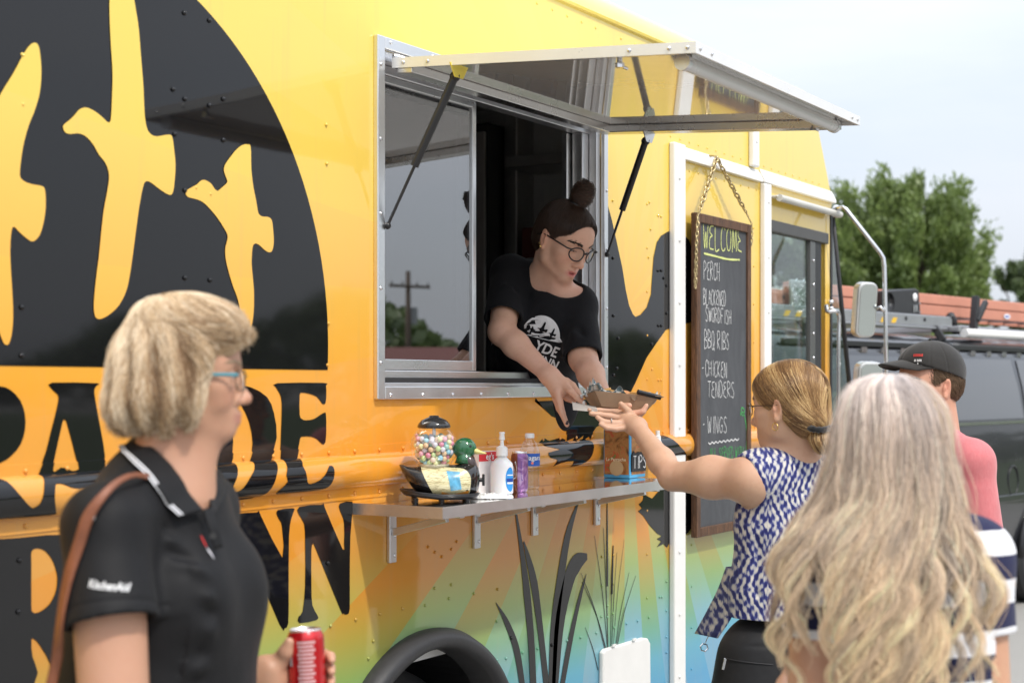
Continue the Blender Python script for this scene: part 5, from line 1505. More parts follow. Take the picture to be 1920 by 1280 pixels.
# ================================================================== bodies: signed distance modelling
class Sdf:
    """dense distance grid; primitives are blended in with a smooth minimum"""
    def __init__(s, lo, hi, h):
        s.h = h
        s.lo = np.array(lo, float)
        s.n = np.maximum(4, np.ceil((np.array(hi, float) - s.lo) / h).astype(int) + 1)
        s.D = np.full(tuple(s.n), 0.25, np.float32)
        s.ax = [(s.lo[i] + h * np.arange(s.n[i])).astype(np.float32) for i in range(3)]
    def region(s, lo, hi):
        a = np.clip(np.floor((np.array(lo) - s.lo) / s.h).astype(int), 0, s.n)
        b = np.clip(np.ceil((np.array(hi) - s.lo) / s.h).astype(int) + 1, 0, s.n)
        if np.any(b <= a): return None
        sl = tuple(slice(a[i], b[i]) for i in range(3))
        X = s.ax[0][sl[0]][:, None, None]; Y = s.ax[1][sl[1]][None, :, None]; Z = s.ax[2][sl[2]][None, None, :]
        return sl, X, Y, Z
    def put(s, sl, d, k, op):
        A = s.D[sl]
        if op == 'sub':
            B = -d
            if k <= 0: s.D[sl] = np.maximum(A, B); return
            hh = np.maximum(k - np.abs(A - B), 0) / k
            s.D[sl] = np.maximum(A, B) + hh * hh * k * 0.25
        else:
            if k <= 0: s.D[sl] = np.minimum(A, d); return
            hh = np.maximum(k - np.abs(A - d), 0) / k
            s.D[sl] = np.minimum(A, d) - hh * hh * k * 0.25
    def cone(s, a, b, ra, rb, k=0.02, op='add', flat=None):
        """capsule with two radii"""
        a, b = np.array(a, float), np.array(b, float)
        m = max(ra, rb) + k + 3 * s.h
        rg = s.region(np.minimum(a, b) - m, np.maximum(a, b) + m)
        if rg is None: return s
        sl, X, Y, Z = rg
        d = b - a; L2 = float(d @ d) + 1e-12
        t = np.clip(((X - a[0]) * d[0] + (Y - a[1]) * d[1] + (Z - a[2]) * d[2]) / L2, 0, 1).astype(np.float32)
        q = np.sqrt((X - a[0] - t * d[0]) ** 2 + (Y - a[1] - t * d[1]) ** 2 + (Z - a[2] - t * d[2]) ** 2)
        s.put(sl, (q - (ra + (rb - ra) * t)).astype(np.float32), k, op)
        return s
    def ell(s, c, r, k=0.02, op='add', R=None):
        """ellipsoid; R: 3 row vectors (local axes)"""
        c, r = np.array(c, float), np.array(r, float)
        m = (max(r) if R is not None else 0)
        ext = (np.full(3, max(r)) if R is not None else r) + k + 3 * s.h
        rg = s.region(c - ext, c + ext)
        if rg is None: return s
        sl, X, Y, Z = rg
        x, y, z = X - c[0], Y - c[1], Z - c[2]
        if R is not None:
            R = np.array(R, float)
            u = [x * R[i, 0] + y * R[i, 1] + z * R[i, 2] for i in range(3)]
        else: u = [x, y, z]
        k0 = np.sqrt((u[0] / r[0]) ** 2 + (u[1] / r[1]) ** 2 + (u[2] / r[2]) ** 2)
        k1 = np.sqrt((u[0] / r[0] ** 2) ** 2 + (u[1] / r[1] ** 2) ** 2 + (u[2] / r[2] ** 2) ** 2) + 1e-6
        s.put(sl, (k0 * (k0 - 1) / k1).astype(np.float32), k, op)
        return s
    def path(s, pts, rs, k=0.01, op='add'):
        for i in range(len(pts) - 1): s.cone(pts[i], pts[i+1], rs[i], rs[i+1], k, op)
        return s
    def plane(s, p, nrm, k=0.0):
        """cut away the side the normal points to"""
        p, nrm = np.array(p, float), np.array(nrm, float); nrm = nrm / np.linalg.norm(nrm)
        X = s.ax[0][:, None, None]; Y = s.ax[1][None, :, None]; Z = s.ax[2][None, None, :]
        d = ((X - p[0]) * nrm[0] + (Y - p[1]) * nrm[1] + (Z - p[2]) * nrm[2]).astype(np.float32)
        if k <= 0: s.D = np.maximum(s.D, d)
        else:
            hh = np.maximum(k - np.abs(s.D - d), 0) / k
            s.D = np.maximum(s.D, d) + hh * hh * k * 0.25
        return s
    def offset(s, o):
        s.D -= np.float32(o); return s
    def warp_noise(s, amp, freq, seed):
        """low-frequency relief in the distance field"""
        rs = np.random.default_rng(seed)
        X = s.ax[0][:, None, None]; Y = s.ax[1][None, :, None]; Z = s.ax[2][None, None, :]
        for i in range(3):
            f = rs.normal(size=3) * freq; p = rs.uniform(0, 6.28)
            s.D += (amp / 3 * np.sin(X * f[0] + Y * f[1] + Z * f[2] + p)).astype(np.float32)
        return s
    def sample(s, pts):
        g = (np.asarray(pts) - s.lo) / s.h
        g = np.clip(g, 0, s.n - 1.001)
        i = np.floor(g).astype(int); f = g - i
        out = 0
        for a in (0, 1):
            for b in (0, 1):
                for c in (0, 1):
                    w = np.abs(1 - a - f[:, 0]) * np.abs(1 - b - f[:, 1]) * np.abs(1 - c - f[:, 2])
                    out = out + w * s.D[i[:, 0] + a, i[:, 1] + b, i[:, 2] + c]
        return out
    def grad(s, pts):
        e = s.h
        g = np.stack([s.sample(pts + np.eye(3)[i] * e) - s.sample(pts - np.eye(3)[i] * e) for i in range(3)], 1)
        return g / (np.linalg.norm(g, axis=1)[:, None] + 1e-9)
    def project(s, pts, off=0.0, it=4):
        pts = np.array(pts, float)
        for _ in range(it):
            d = s.sample(pts) - off
            pts = pts - s.grad(pts) * d[:, None]
        return pts
    def mesh(s):
        """naive surface nets"""
        D = s.D.copy()
        D[0], D[-1], D[:, 0], D[:, -1], D[:, :, 0], D[:, :, -1] = [np.maximum(q, 1e-3) for q in (D[0], D[-1], D[:, 0], D[:, -1], D[:, :, 0], D[:, :, -1])]
        S = D < 0
        c = np.zeros(tuple(np.array(D.shape) - 1), np.uint8)
        for a in (0, 1):
            for b in (0, 1):
                for e in (0, 1):
                    c += S[a:S.shape[0]-1+a, b:S.shape[1]-1+b, e:S.shape[2]-1+e]
        cell = np.argwhere((c > 0) & (c < 8))
        idx = -np.ones(c.shape, np.int32)
        idx[tuple(cell.T)] = np.arange(len(cell))
        acc = np.zeros((len(cell), 3)); cnt = np.zeros(len(cell))
        cor = [(a, b, e) for a in (0, 1) for b in (0, 1) for e in (0, 1)]
        val = {q: D[cell[:, 0]+q[0], cell[:, 1]+q[1], cell[:, 2]+q[2]] for q in cor}
        for q in cor:
            for axis in range(3):
                if q[axis] == 0:
                    r = list(q); r[axis] = 1; r = tuple(r)
                    v0, v1 = val[q], val[r]
                    m = (v0 < 0) != (v1 < 0)
                    t = np.where(m, v0 / np.where(m, v0 - v1, 1), 0)
                    p = np.tile(np.array(q, float), (len(cell), 1)); p[:, axis] += t
                    acc[m] += p[m]; cnt[m] += 1
        V = s.lo + (cell + acc / cnt[:, None]) * s.h
        quads = []
        for axis in range(3):
            o1, o2 = [i for i in range(3) if i != axis]
            A = np.moveaxis(S, axis, 0)
            e = np.argwhere(A[:-1] != A[1:])
            sgn = A[:-1][tuple(e.T)]
            g = np.zeros((len(e), 3), int)
            g[:, axis] = e[:, 0]; g[:, o1] = e[:, 1]; g[:, o2] = e[:, 2]
            ok = (g[:, o1] > 0) & (g[:, o2] > 0) & (g[:, o1] < S.shape[o1]-1) & (g[:, o2] < S.shape[o2]-1)
            g = g[ok]; sgn = sgn[ok]
            f = []
            for d1, d2 in ((0, 0), (1, 0), (1, 1), (0, 1)):
                h = g.copy(); h[:, o1] -= d1; h[:, o2] -= d2
                f.append(idx[tuple(h.T)])
            f = np.stack(f, 1)
            flip = sgn if axis == 1 else ~sgn
            f[flip] = f[flip][:, ::-1]
            quads.append(f)
        F = np.concatenate(quads)
        F = F[np.all(F >= 0, 1)]
        return V, F[:, ::-1].copy()

def relax(V, F, it=1, lam=0.5):
    """light Laplacian smoothing"""
    n = len(V)
    for _ in range(it):
        acc = np.zeros_like(V); cnt = np.zeros(n)
        for a in range(4):
            b = (a + 1) % 4
            for i, j in ((a, b), (b, a)):
                for d in range(3): acc[:, d] += np.bincount(F[:, i], V[F[:, j], d], n)
                cnt += np.bincount(F[:, i], minlength=n)
        V = V + lam * (acc / np.maximum(cnt, 1)[:, None] - V)
    return V
def vcol(me, cols, name='tone'):
    at = me.attributes.new(name, 'FLOAT_COLOR', 'POINT')
    c = np.ones((len(cols), 4), np.float32); c[:, :3] = cols
    at.data.foreach_set('color', c.ravel())
def vnoise(P_, freq, seed, oct_=3):
    """cheap smooth noise in about -1..1"""
    rs = np.random.default_rng(seed); out = np.zeros(len(P_)); a = 1.0; tot = 0
    for o in range(oct_):
        acc = 0
        for i in range(4):
            f = rs.normal(size=3); f = f / np.linalg.norm(f) * freq * (2 ** o) * rs.uniform(0.7, 1.3)
            acc = acc + np.sin(P_ @ f + rs.uniform(0, 6.28) + 1.5 * np.sin(P_ @ (rs.normal(size=3) * freq * 0.6 * 2 ** o)))
        out += a * acc / 4; tot += a; a *= 0.5
    return out / tot
def basis(fwd, up=(0, 0, 1)):
    """columns: forward, left, up"""
    f = np.array(fwd, float); f /= np.linalg.norm(f)
    l = np.cross(np.array(up, float), f); l /= np.linalg.norm(l)
    u = np.cross(f, l)
    return np.stack([f, l, u], 1)

def head_sdf(S, c, B, sc=1.0, fem=1.0, smile=0.0, mouth_open=0.0, ears=True, eye_open=0.6):
    """blend a head into S. c: point between the eyes' level and the ear axis, B: basis columns forward/left/up"""
    c = np.array(c, float)
    W = lambda x, y, z: c + B @ (np.array([x, y, z]) * sc)
    R = B.T
    E = lambda p, r, k=0.02, op='add', Rl=None: S.ell(W(*p), np.array(r) * sc, k * sc, op, R if Rl is None else Rl)
    K = lambda p, q, ra, rb, k=0.012, op='add': S.cone(W(*p), W(*q), ra * sc, rb * sc, k * sc, op)
    jw = 0.048 if fem else 0.053
    E((-0.012, 0, 0.030), (0.098, 0.076, 0.086), 0.0)
    E((0.040, 0, 0.028), (0.050, 0.060, 0.058), 0.03)
    E((0.036, 0, -0.030), (0.050, 0.056, 0.070), 0.03)
    for s_ in (1, -1):
        K((-0.008, s_*0.056, -0.020), (0.008, s_*jw, -0.068), 0.020, 0.016, 0.03)
        K((0.008, s_*jw, -0.068), (0.066, s_*0.016, -0.098), 0.016, 0.013, 0.025)
        E((0.050, s_*0.036, -0.040), (0.030, 0.026, 0.030), 0.02)
        E((0.048, s_*0.050, -0.018), (0.024, 0.018, 0.016), 0.02)
        K((0.082, s_*0.010, 0.017), (0.062, s_*0.047, 0.017), 0.009, 0.010, 0.016)
    E((0.072, 0, -0.098), (0.018, 0.019, 0.016), 0.018)
    E((0.066, 0, -0.070), (0.028, 0.032, 0.026), 0.02)
    # eye sockets, then lids
    for s_ in (1, -1):
        E((0.092, s_*0.032, -0.001), (0.018, 0.020, 0.013), 0.014, 'sub')
        E((0.070, s_*0.032, -0.001), (0.0165, 0.0165, 0.0150), 0.005)
        if eye_open > 0:
            E((0.089, s_*0.032, -0.003), (0.013, 0.0125, 0.0052 * eye_open), 0.002, 'sub')
    # nose
    K((0.084, 0, 0.006), (0.103, 0, -0.036), 0.0075, 0.0100, 0.014)
    E((0.106, 0, -0.041), (0.0125, 0.0120, 0.0105), 0.010)
    for s_ in (1, -1):
        E((0.095, s_*0.0125, -0.0455), (0.0115, 0.0075, 0.0080), 0.008)
        E((0.103, s_*0.0065, -0.0535), (0.0055, 0.0035, 0.0035), 0.003, 'sub')
    # mouth
    up_ = smile * 0.006
    for s_ in (1, -1):
        K((0.0935, 0.0, -0.0690), (0.077, s_*0.0255, -0.0735 + up_), 0.0062, 0.0032, 0.006)
        K((0.0910, 0.0, -0.0815 - mouth_open), (0.076, s_*0.0235, -0.0770 + up_ - mouth_open*0.5), 0.0078, 0.0032, 0.006)
        K((0.101, 0.0, -0.0750 - mouth_open*0.5), (0.084, s_*0.0265, -0.0748 + up_), 0.0010 + mouth_open*0.45, 0.0008, 0.003, 'sub')
    if mouth_open > 0.002: E((0.094, 0, -0.0750 - mouth_open*0.5), (0.014, 0.019, mouth_open*0.55), 0.003, 'sub')
    if ears:
        for s_ in (1, -1):
            tilt = basis(B @ np.array([0.92, s_*0.38, 0.0]), B @ np.array([-0.18, s_*0.12, 0.97]))
            S.ell(W(-0.014, s_*0.078, -0.010), np.array([0.018, 0.0075, 0.031]) * sc, 0.006 * sc, 'add', tilt.T)
            S.ell(W(-0.008, s_*0.087, -0.006), np.array([0.0105, 0.007, 0.020]) * sc, 0.005 * sc, 'sub', tilt.T)
            S.ell(W(-0.004, s_*0.081, -0.010), np.array([0.005, 0.005, 0.008]) * sc, 0.004 * sc, 'add', tilt.T)
            S.ell(W(-0.006, s_*0.078, -0.037), np.array([0.008, 0.006, 0.008]) * sc, 0.006 * sc, 'add', tilt.T)
    return W
def skin_tones(V, W_inv, base, sc=1.0, lips=(0.55, 0.18, 0.16), seed=1):
    """per-vertex pigment: lips, cheeks, ears, mottling"""
    n = len(V)
    c = np.tile(np.array(base, float), (n, 1))
    q = W_inv(V)
    mot = vnoise(V, 45, seed, 3)
    c *= (1 + 0.05 * mot)[:, None]
    c[:, 1] *= 1 - 0.03 * vnoise(V, 25, seed + 1, 2); 
    def blob(p, r): return np.exp(-(((q - np.array(p)) / np.array(r)) ** 2).sum(1))
    red = np.zeros(n)
    for s_ in (1, -1):
        red += 0.45 * blob((0.062, s_*0.042, -0.035), (0.03, 0.02, 0.02)) + 0.5 * blob((-0.01, s_*0.085, -0.005), (0.02, 0.014, 0.03))
    red += 0.45 * blob((0.112, 0, -0.043), (0.012, 0.018, 0.012))
    c = c * (1 - red[:, None]) + (np.array(base) * np.array([1.02, 0.72, 0.68])) * red[:, None]
    lip = np.clip(1.7 * blob((0.091, 0, -0.0760), (0.017, 0.026, 0.0120)) - 0.25, 0, 1) * (q[:, 0] > 0.06)
    c = c * (1 - 0.85 * lip[:, None]) + np.array(lips) * 0.85 * lip[:, None]
    return np.clip(c, 0, 1)
def skin_mat(name='skin', sub=0.12, rough=0.45):
    t = NT(name)
    at = t.n('Attribute', {'attribute_name': 'tone'})
    p = t.pos()
    f = t.noise(420, 3, 0.6, p)
    g = t.noise(60, 4, 0.6, p)
    c = t.mix(t.math('MULTIPLY', t.math('SUBTRACT', g, 0.5, clamp=True), 0.8), at.outputs[0], (0.45, 0.2, 0.13))
    t.bsdf(Base_Color=c, Roughness=t.math('ADD', rough - 0.05, t.math('MULTIPLY', g, 0.12)), Subsurface_Weight=sub, Subsurface_Radius=(0.010, 0.004, 0.002), Subsurface_Scale=1.0,
           Specular_IOR_Level=0.4, Normal=t.bump(f, 0.12, 0.001))
    return t.m
SKIN = skin_mat()
def hair_curves(name, strands, radii, cols, m, parent):
    """strands: (N, K, 3); radii: (K,) or (N,K); cols: (N,3)"""
    N, K, _ = strands.shape
    hc = bpy.data.hair_curves.new(name)
    hc.add_curves([K] * N)
    hc.points.foreach_set('position', strands.astype(np.float32).ravel())
    r = np.broadcast_to(np.asarray(radii, np.float32), (N, K)).ravel()
    ra = hc.attributes.get('radius') or hc.attributes.new('radius', 'FLOAT', 'POINT')
    ra.data.foreach_set('value', np.ascontiguousarray(r))
    ca = hc.attributes.new('tone', 'FLOAT_COLOR', 'CURVE')
    c = np.ones((N, 4), np.float32); c[:, :3] = cols
    ca.data.foreach_set('color', c.ravel())
    hc.materials.append(m)
    o = bpy.data.objects.new(name, hc)
    COL.objects.link(o)
    if parent: o.parent = parent
    return o
def hair_mat(name, rough=0.35, spec=0.35):
    t = NT(name)
    at = t.n('Attribute', {'attribute_name': 'tone'})
    t.bsdf(Base_Color=at.outputs[0], Roughness=rough, Specular_IOR_Level=spec, Anisotropic=0.0)
    return t.m
HAIRM = hair_mat('hair_fibre')
SC.render.hair_type = 'STRIP' if hasattr(SC.render, 'hair_type') else None
class Person:
    """local frame: x = right as seen, y = away from the camera, z = up; origin at the feet"""
    def __init__(s, px, t):
        s.px, s.t = px, t
        o = PD(px, 721, t)
        s.loc = Vector((o.x, o.y, 0.0))
    def L(s, px, py, dy=0.0):
        """pixel at depth t + dy -> local point"""
        t = s.t + dy
        return np.array([(px - 960) / FPX * t - (s.px - 960) / FPX * s.t, dy, 1.6 - (py - HOR) / FPX * t])
    def finish(s, o):
        o.location = s.loc; o.rotation_euler = (0, 0, RZ)
        return o
def sdf_obj(S, name, m, parent, smooth_it=1, disp=None, tone=None):
    V, F = S.mesh()
    V = relax(V, F, smooth_it)
    if disp is not None:
        nrm = S.grad(V)
        V = V + nrm * disp(V, nrm)[:, None]
    me = mesh_from(name, V, F)
    o = link(name, me, m, parent, True)
    if tone is not None: vcol(me, tone(V))
    return o, V

def hand_sdf(S, wrist, f, n, s, size=1.0, curls=None, thumb=None, k=0.010, spread=0.10):
    """f: finger direction, n: direction the palm faces, s: thumb side. curls: per finger three bend angles (deg)"""
    f, n, s = [np.array(q, float) / np.linalg.norm(q) for q in (f, n, s)]
    n = n - f * (n @ f); n /= np.linalg.norm(n)
    s = s - f * (s @ f) - n * (s @ n); s /= np.linalg.norm(s)
    w = np.array(wrist, float)
    curls = curls or [(15, 20, 15)] * 4
    offs = [0.027, 0.009, -0.009, -0.026]
    lens = [(0.042, 0.026, 0.020), (0.046, 0.030, 0.021), (0.042, 0.028, 0.020), (0.033, 0.021, 0.018)]
    pal = [0.088, 0.092, 0.088, 0.080]
    tips = []
    for i in range(4):
        b0 = w + (f * 0.012 + s * offs[i] * 0.55) * size
        b1 = w + (f * pal[i] + s * offs[i]) * size
        S.cone(b0, b1, 0.0155 * size, 0.0110 * size, 0.016 * size)
        ang = 0.0; p = b1; r = [0.0096, 0.0088, 0.0080, 0.0068] if i < 3 else [0.0085, 0.0078, 0.0070, 0.0060]
        sd = s * (offs[i] / 0.027) * spread
        for j in range(3):
            ang += rad(curls[i][j])
            d = f * math.cos(ang) + n * math.sin(ang) + sd * math.cos(ang)
            d /= np.linalg.norm(d)
            q = p + d * lens[i][j] * size
            S.cone(p, q, r[j] * size, r[j+1] * size, 0.004 * size)
            p = q
        tips.append((p, d))
    th = thumb or [(0.55, 0.15, 0.8), (0.85, 0.2, 0.45), (0.95, 0.2, 0.2)]
    p = w + (f * 0.018 + s * 0.020 + n * 0.006) * size
    for j, (a, b, c) in enumerate(th):
        d = f * a + n * b + s * c; d /= np.linalg.norm(d)
        q = p + d * (0.046, 0.034, 0.026)[j] * size
        S.cone(p, q, (0.0165, 0.0115, 0.0100)[j] * size, (0.0115, 0.0100, 0.0080)[j] * size, (0.014, 0.006, 0.004)[j] * size)
        p = q
    tips.append((p, d))
    return tips
def folds(V, segs):
    """soft ridges (amp>0) or creases (amp<0) along segments (a, b, width, amp)"""
    out = np.zeros(len(V))
    for a, b, w, amp in segs:
        a, b = np.array(a), np.array(b); d = b - a; L2 = d @ d
        t = np.clip(((V - a) @ d) / L2, 0, 1)
        q = V - a - t[:, None] * d
        r2 = (q * q).sum(1) / (w * w)
        out += amp * np.exp(-r2) * (1 - (2 * t - 1) ** 4)
    return out
def comb(S, starts, flow, steps, ds, lift0=0.002, lift1=0.004, seed=0, wob=0.15, clump=0.0, free=None):
    """march strands over the surface of S along a flow field"""
    rs = np.random.default_rng(seed)
    N = len(starts)
    p = S.project(starts, 0.0, 3)
    L0 = rs.uniform(0.2, 1.0, N) * lift0; L1 = rs.uniform(0.1, 1.0, N) ** 2 * lift1
    out = [p + S.grad(p) * L0[:, None]]
    d_prev = None
    jit = rs.normal(size=(N, 3)) * wob
    for k in range(steps):
        fl = flow(p, k / steps) + jit
        g = S.grad(p)
        fl = fl - g * (fl * g).sum(1)[:, None]
        fl /= np.linalg.norm(fl, axis=1)[:, None] + 1e-9
        if d_prev is not None:
            fl = 0.6 * fl + 0.4 * d_prev; fl /= np.linalg.norm(fl, axis=1)[:, None] + 1e-9
        d_prev = fl
        dsk = ds if np.isscalar(ds) else ds[:, None]
        p = S.project(p + fl * dsk, 0.0, 2)
        u = (k + 1) / steps
        out.append(p + S.grad(p) * (L0 * (1 - u) + L1 * u + 0.001)[:, None])
    return np.stack(out, 1)
def strip_surface(name, A, B, m, parent, n=24, thick=0.0, smooth=True, off=(0, 0, 0), sub=6):
    """surface between two curves"""
    A = spline(A, n); B = spline(B, n)
    vs, fs = [], []
    for a, b in zip(A, B):
        for j in range(sub + 1): vs.append(tuple(a + (b - a) * j / sub + np.array(off)))
    w = sub + 1
    for i in range(n):
        for j in range(sub): fs.append((i*w+j, (i+1)*w+j, (i+1)*w+j+1, i*w+j+1))
    o = MB().add(vs, fs).build(name, m, parent, smooth=smooth)
    if thick:
        s_ = o.modifiers.new('thick', 'SOLIDIFY'); s_.thickness = thick; s_.offset = 0
    return o
def torus(mb, c, ax, R, r, n=20, m=8, a0=0.0, a1=2*math.pi):
    ax = Vector(ax).normalized(); e1 = ax.orthogonal().normalized(); e2 = ax.cross(e1); c = Vector(c)
    full = abs(a1 - a0) > 6.2
    pts = [c + e1*(R*math.cos(a)) + e2*(R*math.sin(a)) for a in np.linspace(a0, a1, n + 1)[:(n if full else n + 1)]]
    return mb.tube(pts, r, m, closed=full)
def cloth_mat(name, col, rough=0.85, weave=900, var=0.12, sheen=0.3, extra=None, bumpk=0.12):
    t = NT(name)
    p = t.pos()
    w = t.noise(weave, 2, 0.5, p)
    g = t.noise(14, 5, 0.6, p)
    c = t.mix(1.0, tuple(col), t.ramp(g, [(0.25, (1-var,)*3), (0.75, (1+var,)*3)]), 'MULTIPLY')
    if extra: c = extra(t, c, p)
    hgt = t.math('ADD', t.math('MULTIPLY', w, 0.3), t.noise(28, 3, 0.55, p))
    t.bsdf(Base_Color=c, Roughness=rough, Sheen_Weight=sheen, Sheen_Roughness=0.5, Specular_IOR_Level=0.2, Normal=t.bump(hgt, bumpk, 0.006))
    return t.m
def eyes(W, parent, sc=1.0, look=(1, 0, -0.3), iris=(0.12, 0.07, 0.035)):
    ew = M('eye_white', (0.72, 0.68, 0.65), 0.15, var=0.03); ir = M('iris', iris, 0.1); pu = M('pupil', (0.005, 0.005, 0.005), 0.1)
    for s_ in (1, -1):
        c = np.array((0.0705, s_*0.032, -0.001))
        e = MB().ball(W(*c), 0.0135 * sc, 20, 14).build('eye', ew, parent, smooth=True)
        l = np.array(look, float); l /= np.linalg.norm(l)
        p = c + l * 0.0118; q = W(*p); ax = Vector(W(*(p + l)) - q)
        MB().lathe(q, [(0.0058 * sc, 0), (0.0045 * sc, 0.0016), (0.001, 0.0022)], 16, ax).build('iris', ir, e, smooth=True)
def brows(W, parent, col, sc=1.0, thick=1.0, seed=1, S=None):
    rs = np.random.default_rng(seed)
    for s_ in (1, -1):
        st = []
        for i in range(90):
            u = rs.uniform(0, 1)
            x = 0.0945 - 0.030 * u ** 1.8; y = s_ * (0.013 + 0.040 * u); z = 0.019 + 0.009 * math.sin(u * 2.2) - 0.004 * u + rs.normal() * 0.0016 * thick
            d = np.array([-0.25 * u, s_ * 0.8, 0.35 * (1 - 1.6 * u)]) * 0.009
            a = np.array([x + 0.0005, y, z])
            st.append([W(*a), W(*(a + d * 0.5 + np.array([0.0005, 0, 0]))), W(*(a + d))])
        st = np.array(st)
        if S is not None: st = S.project(st.reshape(-1, 3), 0.0009, 5).reshape(st.shape)
        hair_curves('eyebrow', st, np.array([0.0007, 0.0006, 0.0002]) * thick, np.tile(np.array(col), (90, 1)), HAIRM, parent)
# ================================================================== woman in the black polo shirt, left foreground
PA = Person(300, 2.5)
L = PA.L
ROUGH_BLACK = lambda name: cloth_mat(name, (0.016, 0.016, 0.018), 0.8, 900, 0.15, 0.25)
FA = np.array([0.965, -0.262, 0.0]); LA = np.array([0.262, 0.965, 0.0])
hA = L(349, 702, 0.0)
HB_A = basis((0.975, 0.20, -0.03))
scA = 0.90
shR = L(300, 968, 0.0) + np.array([-0.048, -0.158, 0]); shL = L(290, 972, 0.0) + np.array([0.040, 0.160, 0])
S = Sdf(L(60, 1440, 0) + (0, -0.36, 0), L(680, 540, 0) + (0, 0.36, 0), 0.0034)
WA = head_sdf(S, hA, HB_A, scA, eye_open=0.55)
S.cone(WA(-0.02, 0, -0.055), L(318, 930, 0.01), 0.052, 0.058, 0.03)
S.cone(WA(0.03, 0, -0.085), L(345, 930, -0.01), 0.030, 0.045, 0.03)
TB = basis(FA)
S.ell(L(292, 1060, 0.02), (0.105, 0.145, 0.19), 0.04, R=TB.T)
S.cone(shR, shL, 0.045, 0.045, 0.04)
elR = L(216, 1345, -0.20)
S.cone(shR, elR, 0.058, 0.051, 0.03)
elL = L(372, 1335, 0.24); wrL = L(500, 1262, 0.225)
S.cone(shL, elL, 0.05, 0.045, 0.03)
S.cone(elL, L(430, 1300, 0.23), 0.045, 0.042, 0.02)
S.cone(L(430, 1300, 0.23), wrL, 0.040, 0.030, 0.02)
# left hand closed round the can: palm against the can's left/back side
canC = L(578, 1240, 0.235)
rc = 0.033
def roundcan(a, z, extra=0.0085):
    """point on the can's skin at angle a (0 = right as seen, 90 = away), height z above the can's centre"""
    return canC + np.array([(rc + extra) * math.cos(a), (rc + extra) * math.sin(a), z])
S.cone(wrL, roundcan(rad(165), -0.010, 0.020), 0.028, 0.020, 0.02)
S.cone(wrL + (0.01, 0, -0.02), roundcan(rad(150), -0.045, 0.018), 0.024, 0.018, 0.02)
for i, z in enumerate((0.018, -0.002, -0.022, -0.042)):
    an = [150, 112, 70, 28, 4 - i * 3]
    pts = [roundcan(rad(q), z - 0.004 * j, 0.0105 - 0.0006 * j) for j, q in enumerate(an)]
    S.path(pts, [0.0115, 0.0105, 0.0095, 0.0088, 0.0072], 0.004)
th = [wrL + (0.012, -0.015, 0.010), L(517, 1222, 0.185), L(526, 1200, 0.180), L(537, 1192, 0.186)]
th = [wrL + (0.010, -0.012, 0.012), roundcan(rad(200), 0.005, 0.018), roundcan(rad(216), 0.022, 0.012), roundcan(rad(226), 0.040, 0.0095)]
S.path(th, [0.020, 0.0145, 0.0120, 0.0088], 0.008)
WiA = lambda V: ((V - hA) @ HB_A) / scA
personA, _ = sdf_obj(S, 'person', SKIN, None, 1, None, lambda V: skin_tones(V, WiA, (0.50, 0.275, 0.18), lips=(0.40, 0.17, 0.13), seed=3))
PA.finish(personA)
tag(personA, 'woman with short blonde hair in a black polo shirt holding a red can', 'person')
eyes(WA, personA, scA, (1, 0.0, -0.05), (0.16, 0.2, 0.24))
brows(WA, personA, (0.35, 0.25, 0.16), scA, 0.8, S=S)
# ---- polo shirt
S2 = Sdf(L(60, 1500, 0) + (0, -0.40, 0), L(560, 800, 0) + (0, 0.40, 0), 0.0040)
S2.ell(L(298, 1045, 0.02), (0.118, 0.158, 0.20), 0.0, R=TB.T)
for sd in (-1, 1):
    S2.ell(L(302, 1112, 0.02) + FA * 0.070 + LA * sd * 0.070, (0.078, 0.078, 0.088), 0.05, R=TB.T)
S2.ell(L(292, 1310, 0.02), (0.158, 0.185, 0.27), 0.08, R=TB.T)
S2.cone(shR + (0, 0, 0.002), shL, 0.055, 0.050, 0.05)
S2.cone(L(305, 905, 0.01), shR + (0, 0, 0.004), 0.058, 0.051, 0.03)
S2.cone(L(305, 905, 0.01), shL + (0, 0, 0.004), 0.058, 0.050, 0.03)
slv = L(208, 1168, -0.20)
S2.cone(shR + (0, 0, -0.004), slv, 0.059, 0.071, 0.028)
S2.cone(slv, slv + (slv - shR) * 0.3, 0.071, 0.073, 0.0)
slL = shL + (elL - shL) * 0.62
S2.cone(shL, slL, 0.064, 0.066, 0.03)
# sleeve hem: cut, and hollow it
ax = (slv - shR) / np.linalg.norm(slv - shR)
hemp = slv + ax * 0.0
nh = ax + np.array([0.05, 0.0, 0.0])
X = S2.ax[0][:, None, None]; Y = S2.ax[1][None, :, None]; Z = S2.ax[2][None, None, :]
dpl = ((X - hemp[0]) * nh[0] + (Y - hemp[1]) * nh[1] + (Z - hemp[2]) * nh[2]).astype(np.float32)
# only the arm side is cut: distance to the arm axis is small and the torso is far
tarm = ((X - shR[0]) * ax[0] + (Y - shR[1]) * ax[1] + (Z - shR[2]) * ax[2])
darm = np.sqrt(np.maximum((X - shR[0])**2 + (Y - shR[1])**2 + (Z - shR[2])**2 - tarm**2, 0))
tors = Sdf(S2.lo, S2.lo + S2.h * (S2.n - 1), S2.h)
tors.n = S2.n; tors.D = np.full(tuple(S2.n), 0.25, np.float32)
tors.ell(L(298, 1045, 0.02), (0.118, 0.158, 0.20), 0.0, R=TB.T)
tors.ell(L(292, 1310, 0.02), (0.158, 0.185, 0.27), 0.08, R=TB.T)
for sd in (-1, 1): tors.ell(L(302, 1112, 0.02) + FA * 0.070 + LA * sd * 0.070, (0.078, 0.078, 0.088), 0.05, R=TB.T)
cut = np.where(darm < 0.12, dpl, -1.0)
S2.D = np.minimum(np.maximum(S2.D, cut), tors.D)
S2.cone(slv - ax * 0.03, slv + ax * 0.02, 0.0605, 0.061, 0.004, 'sub')
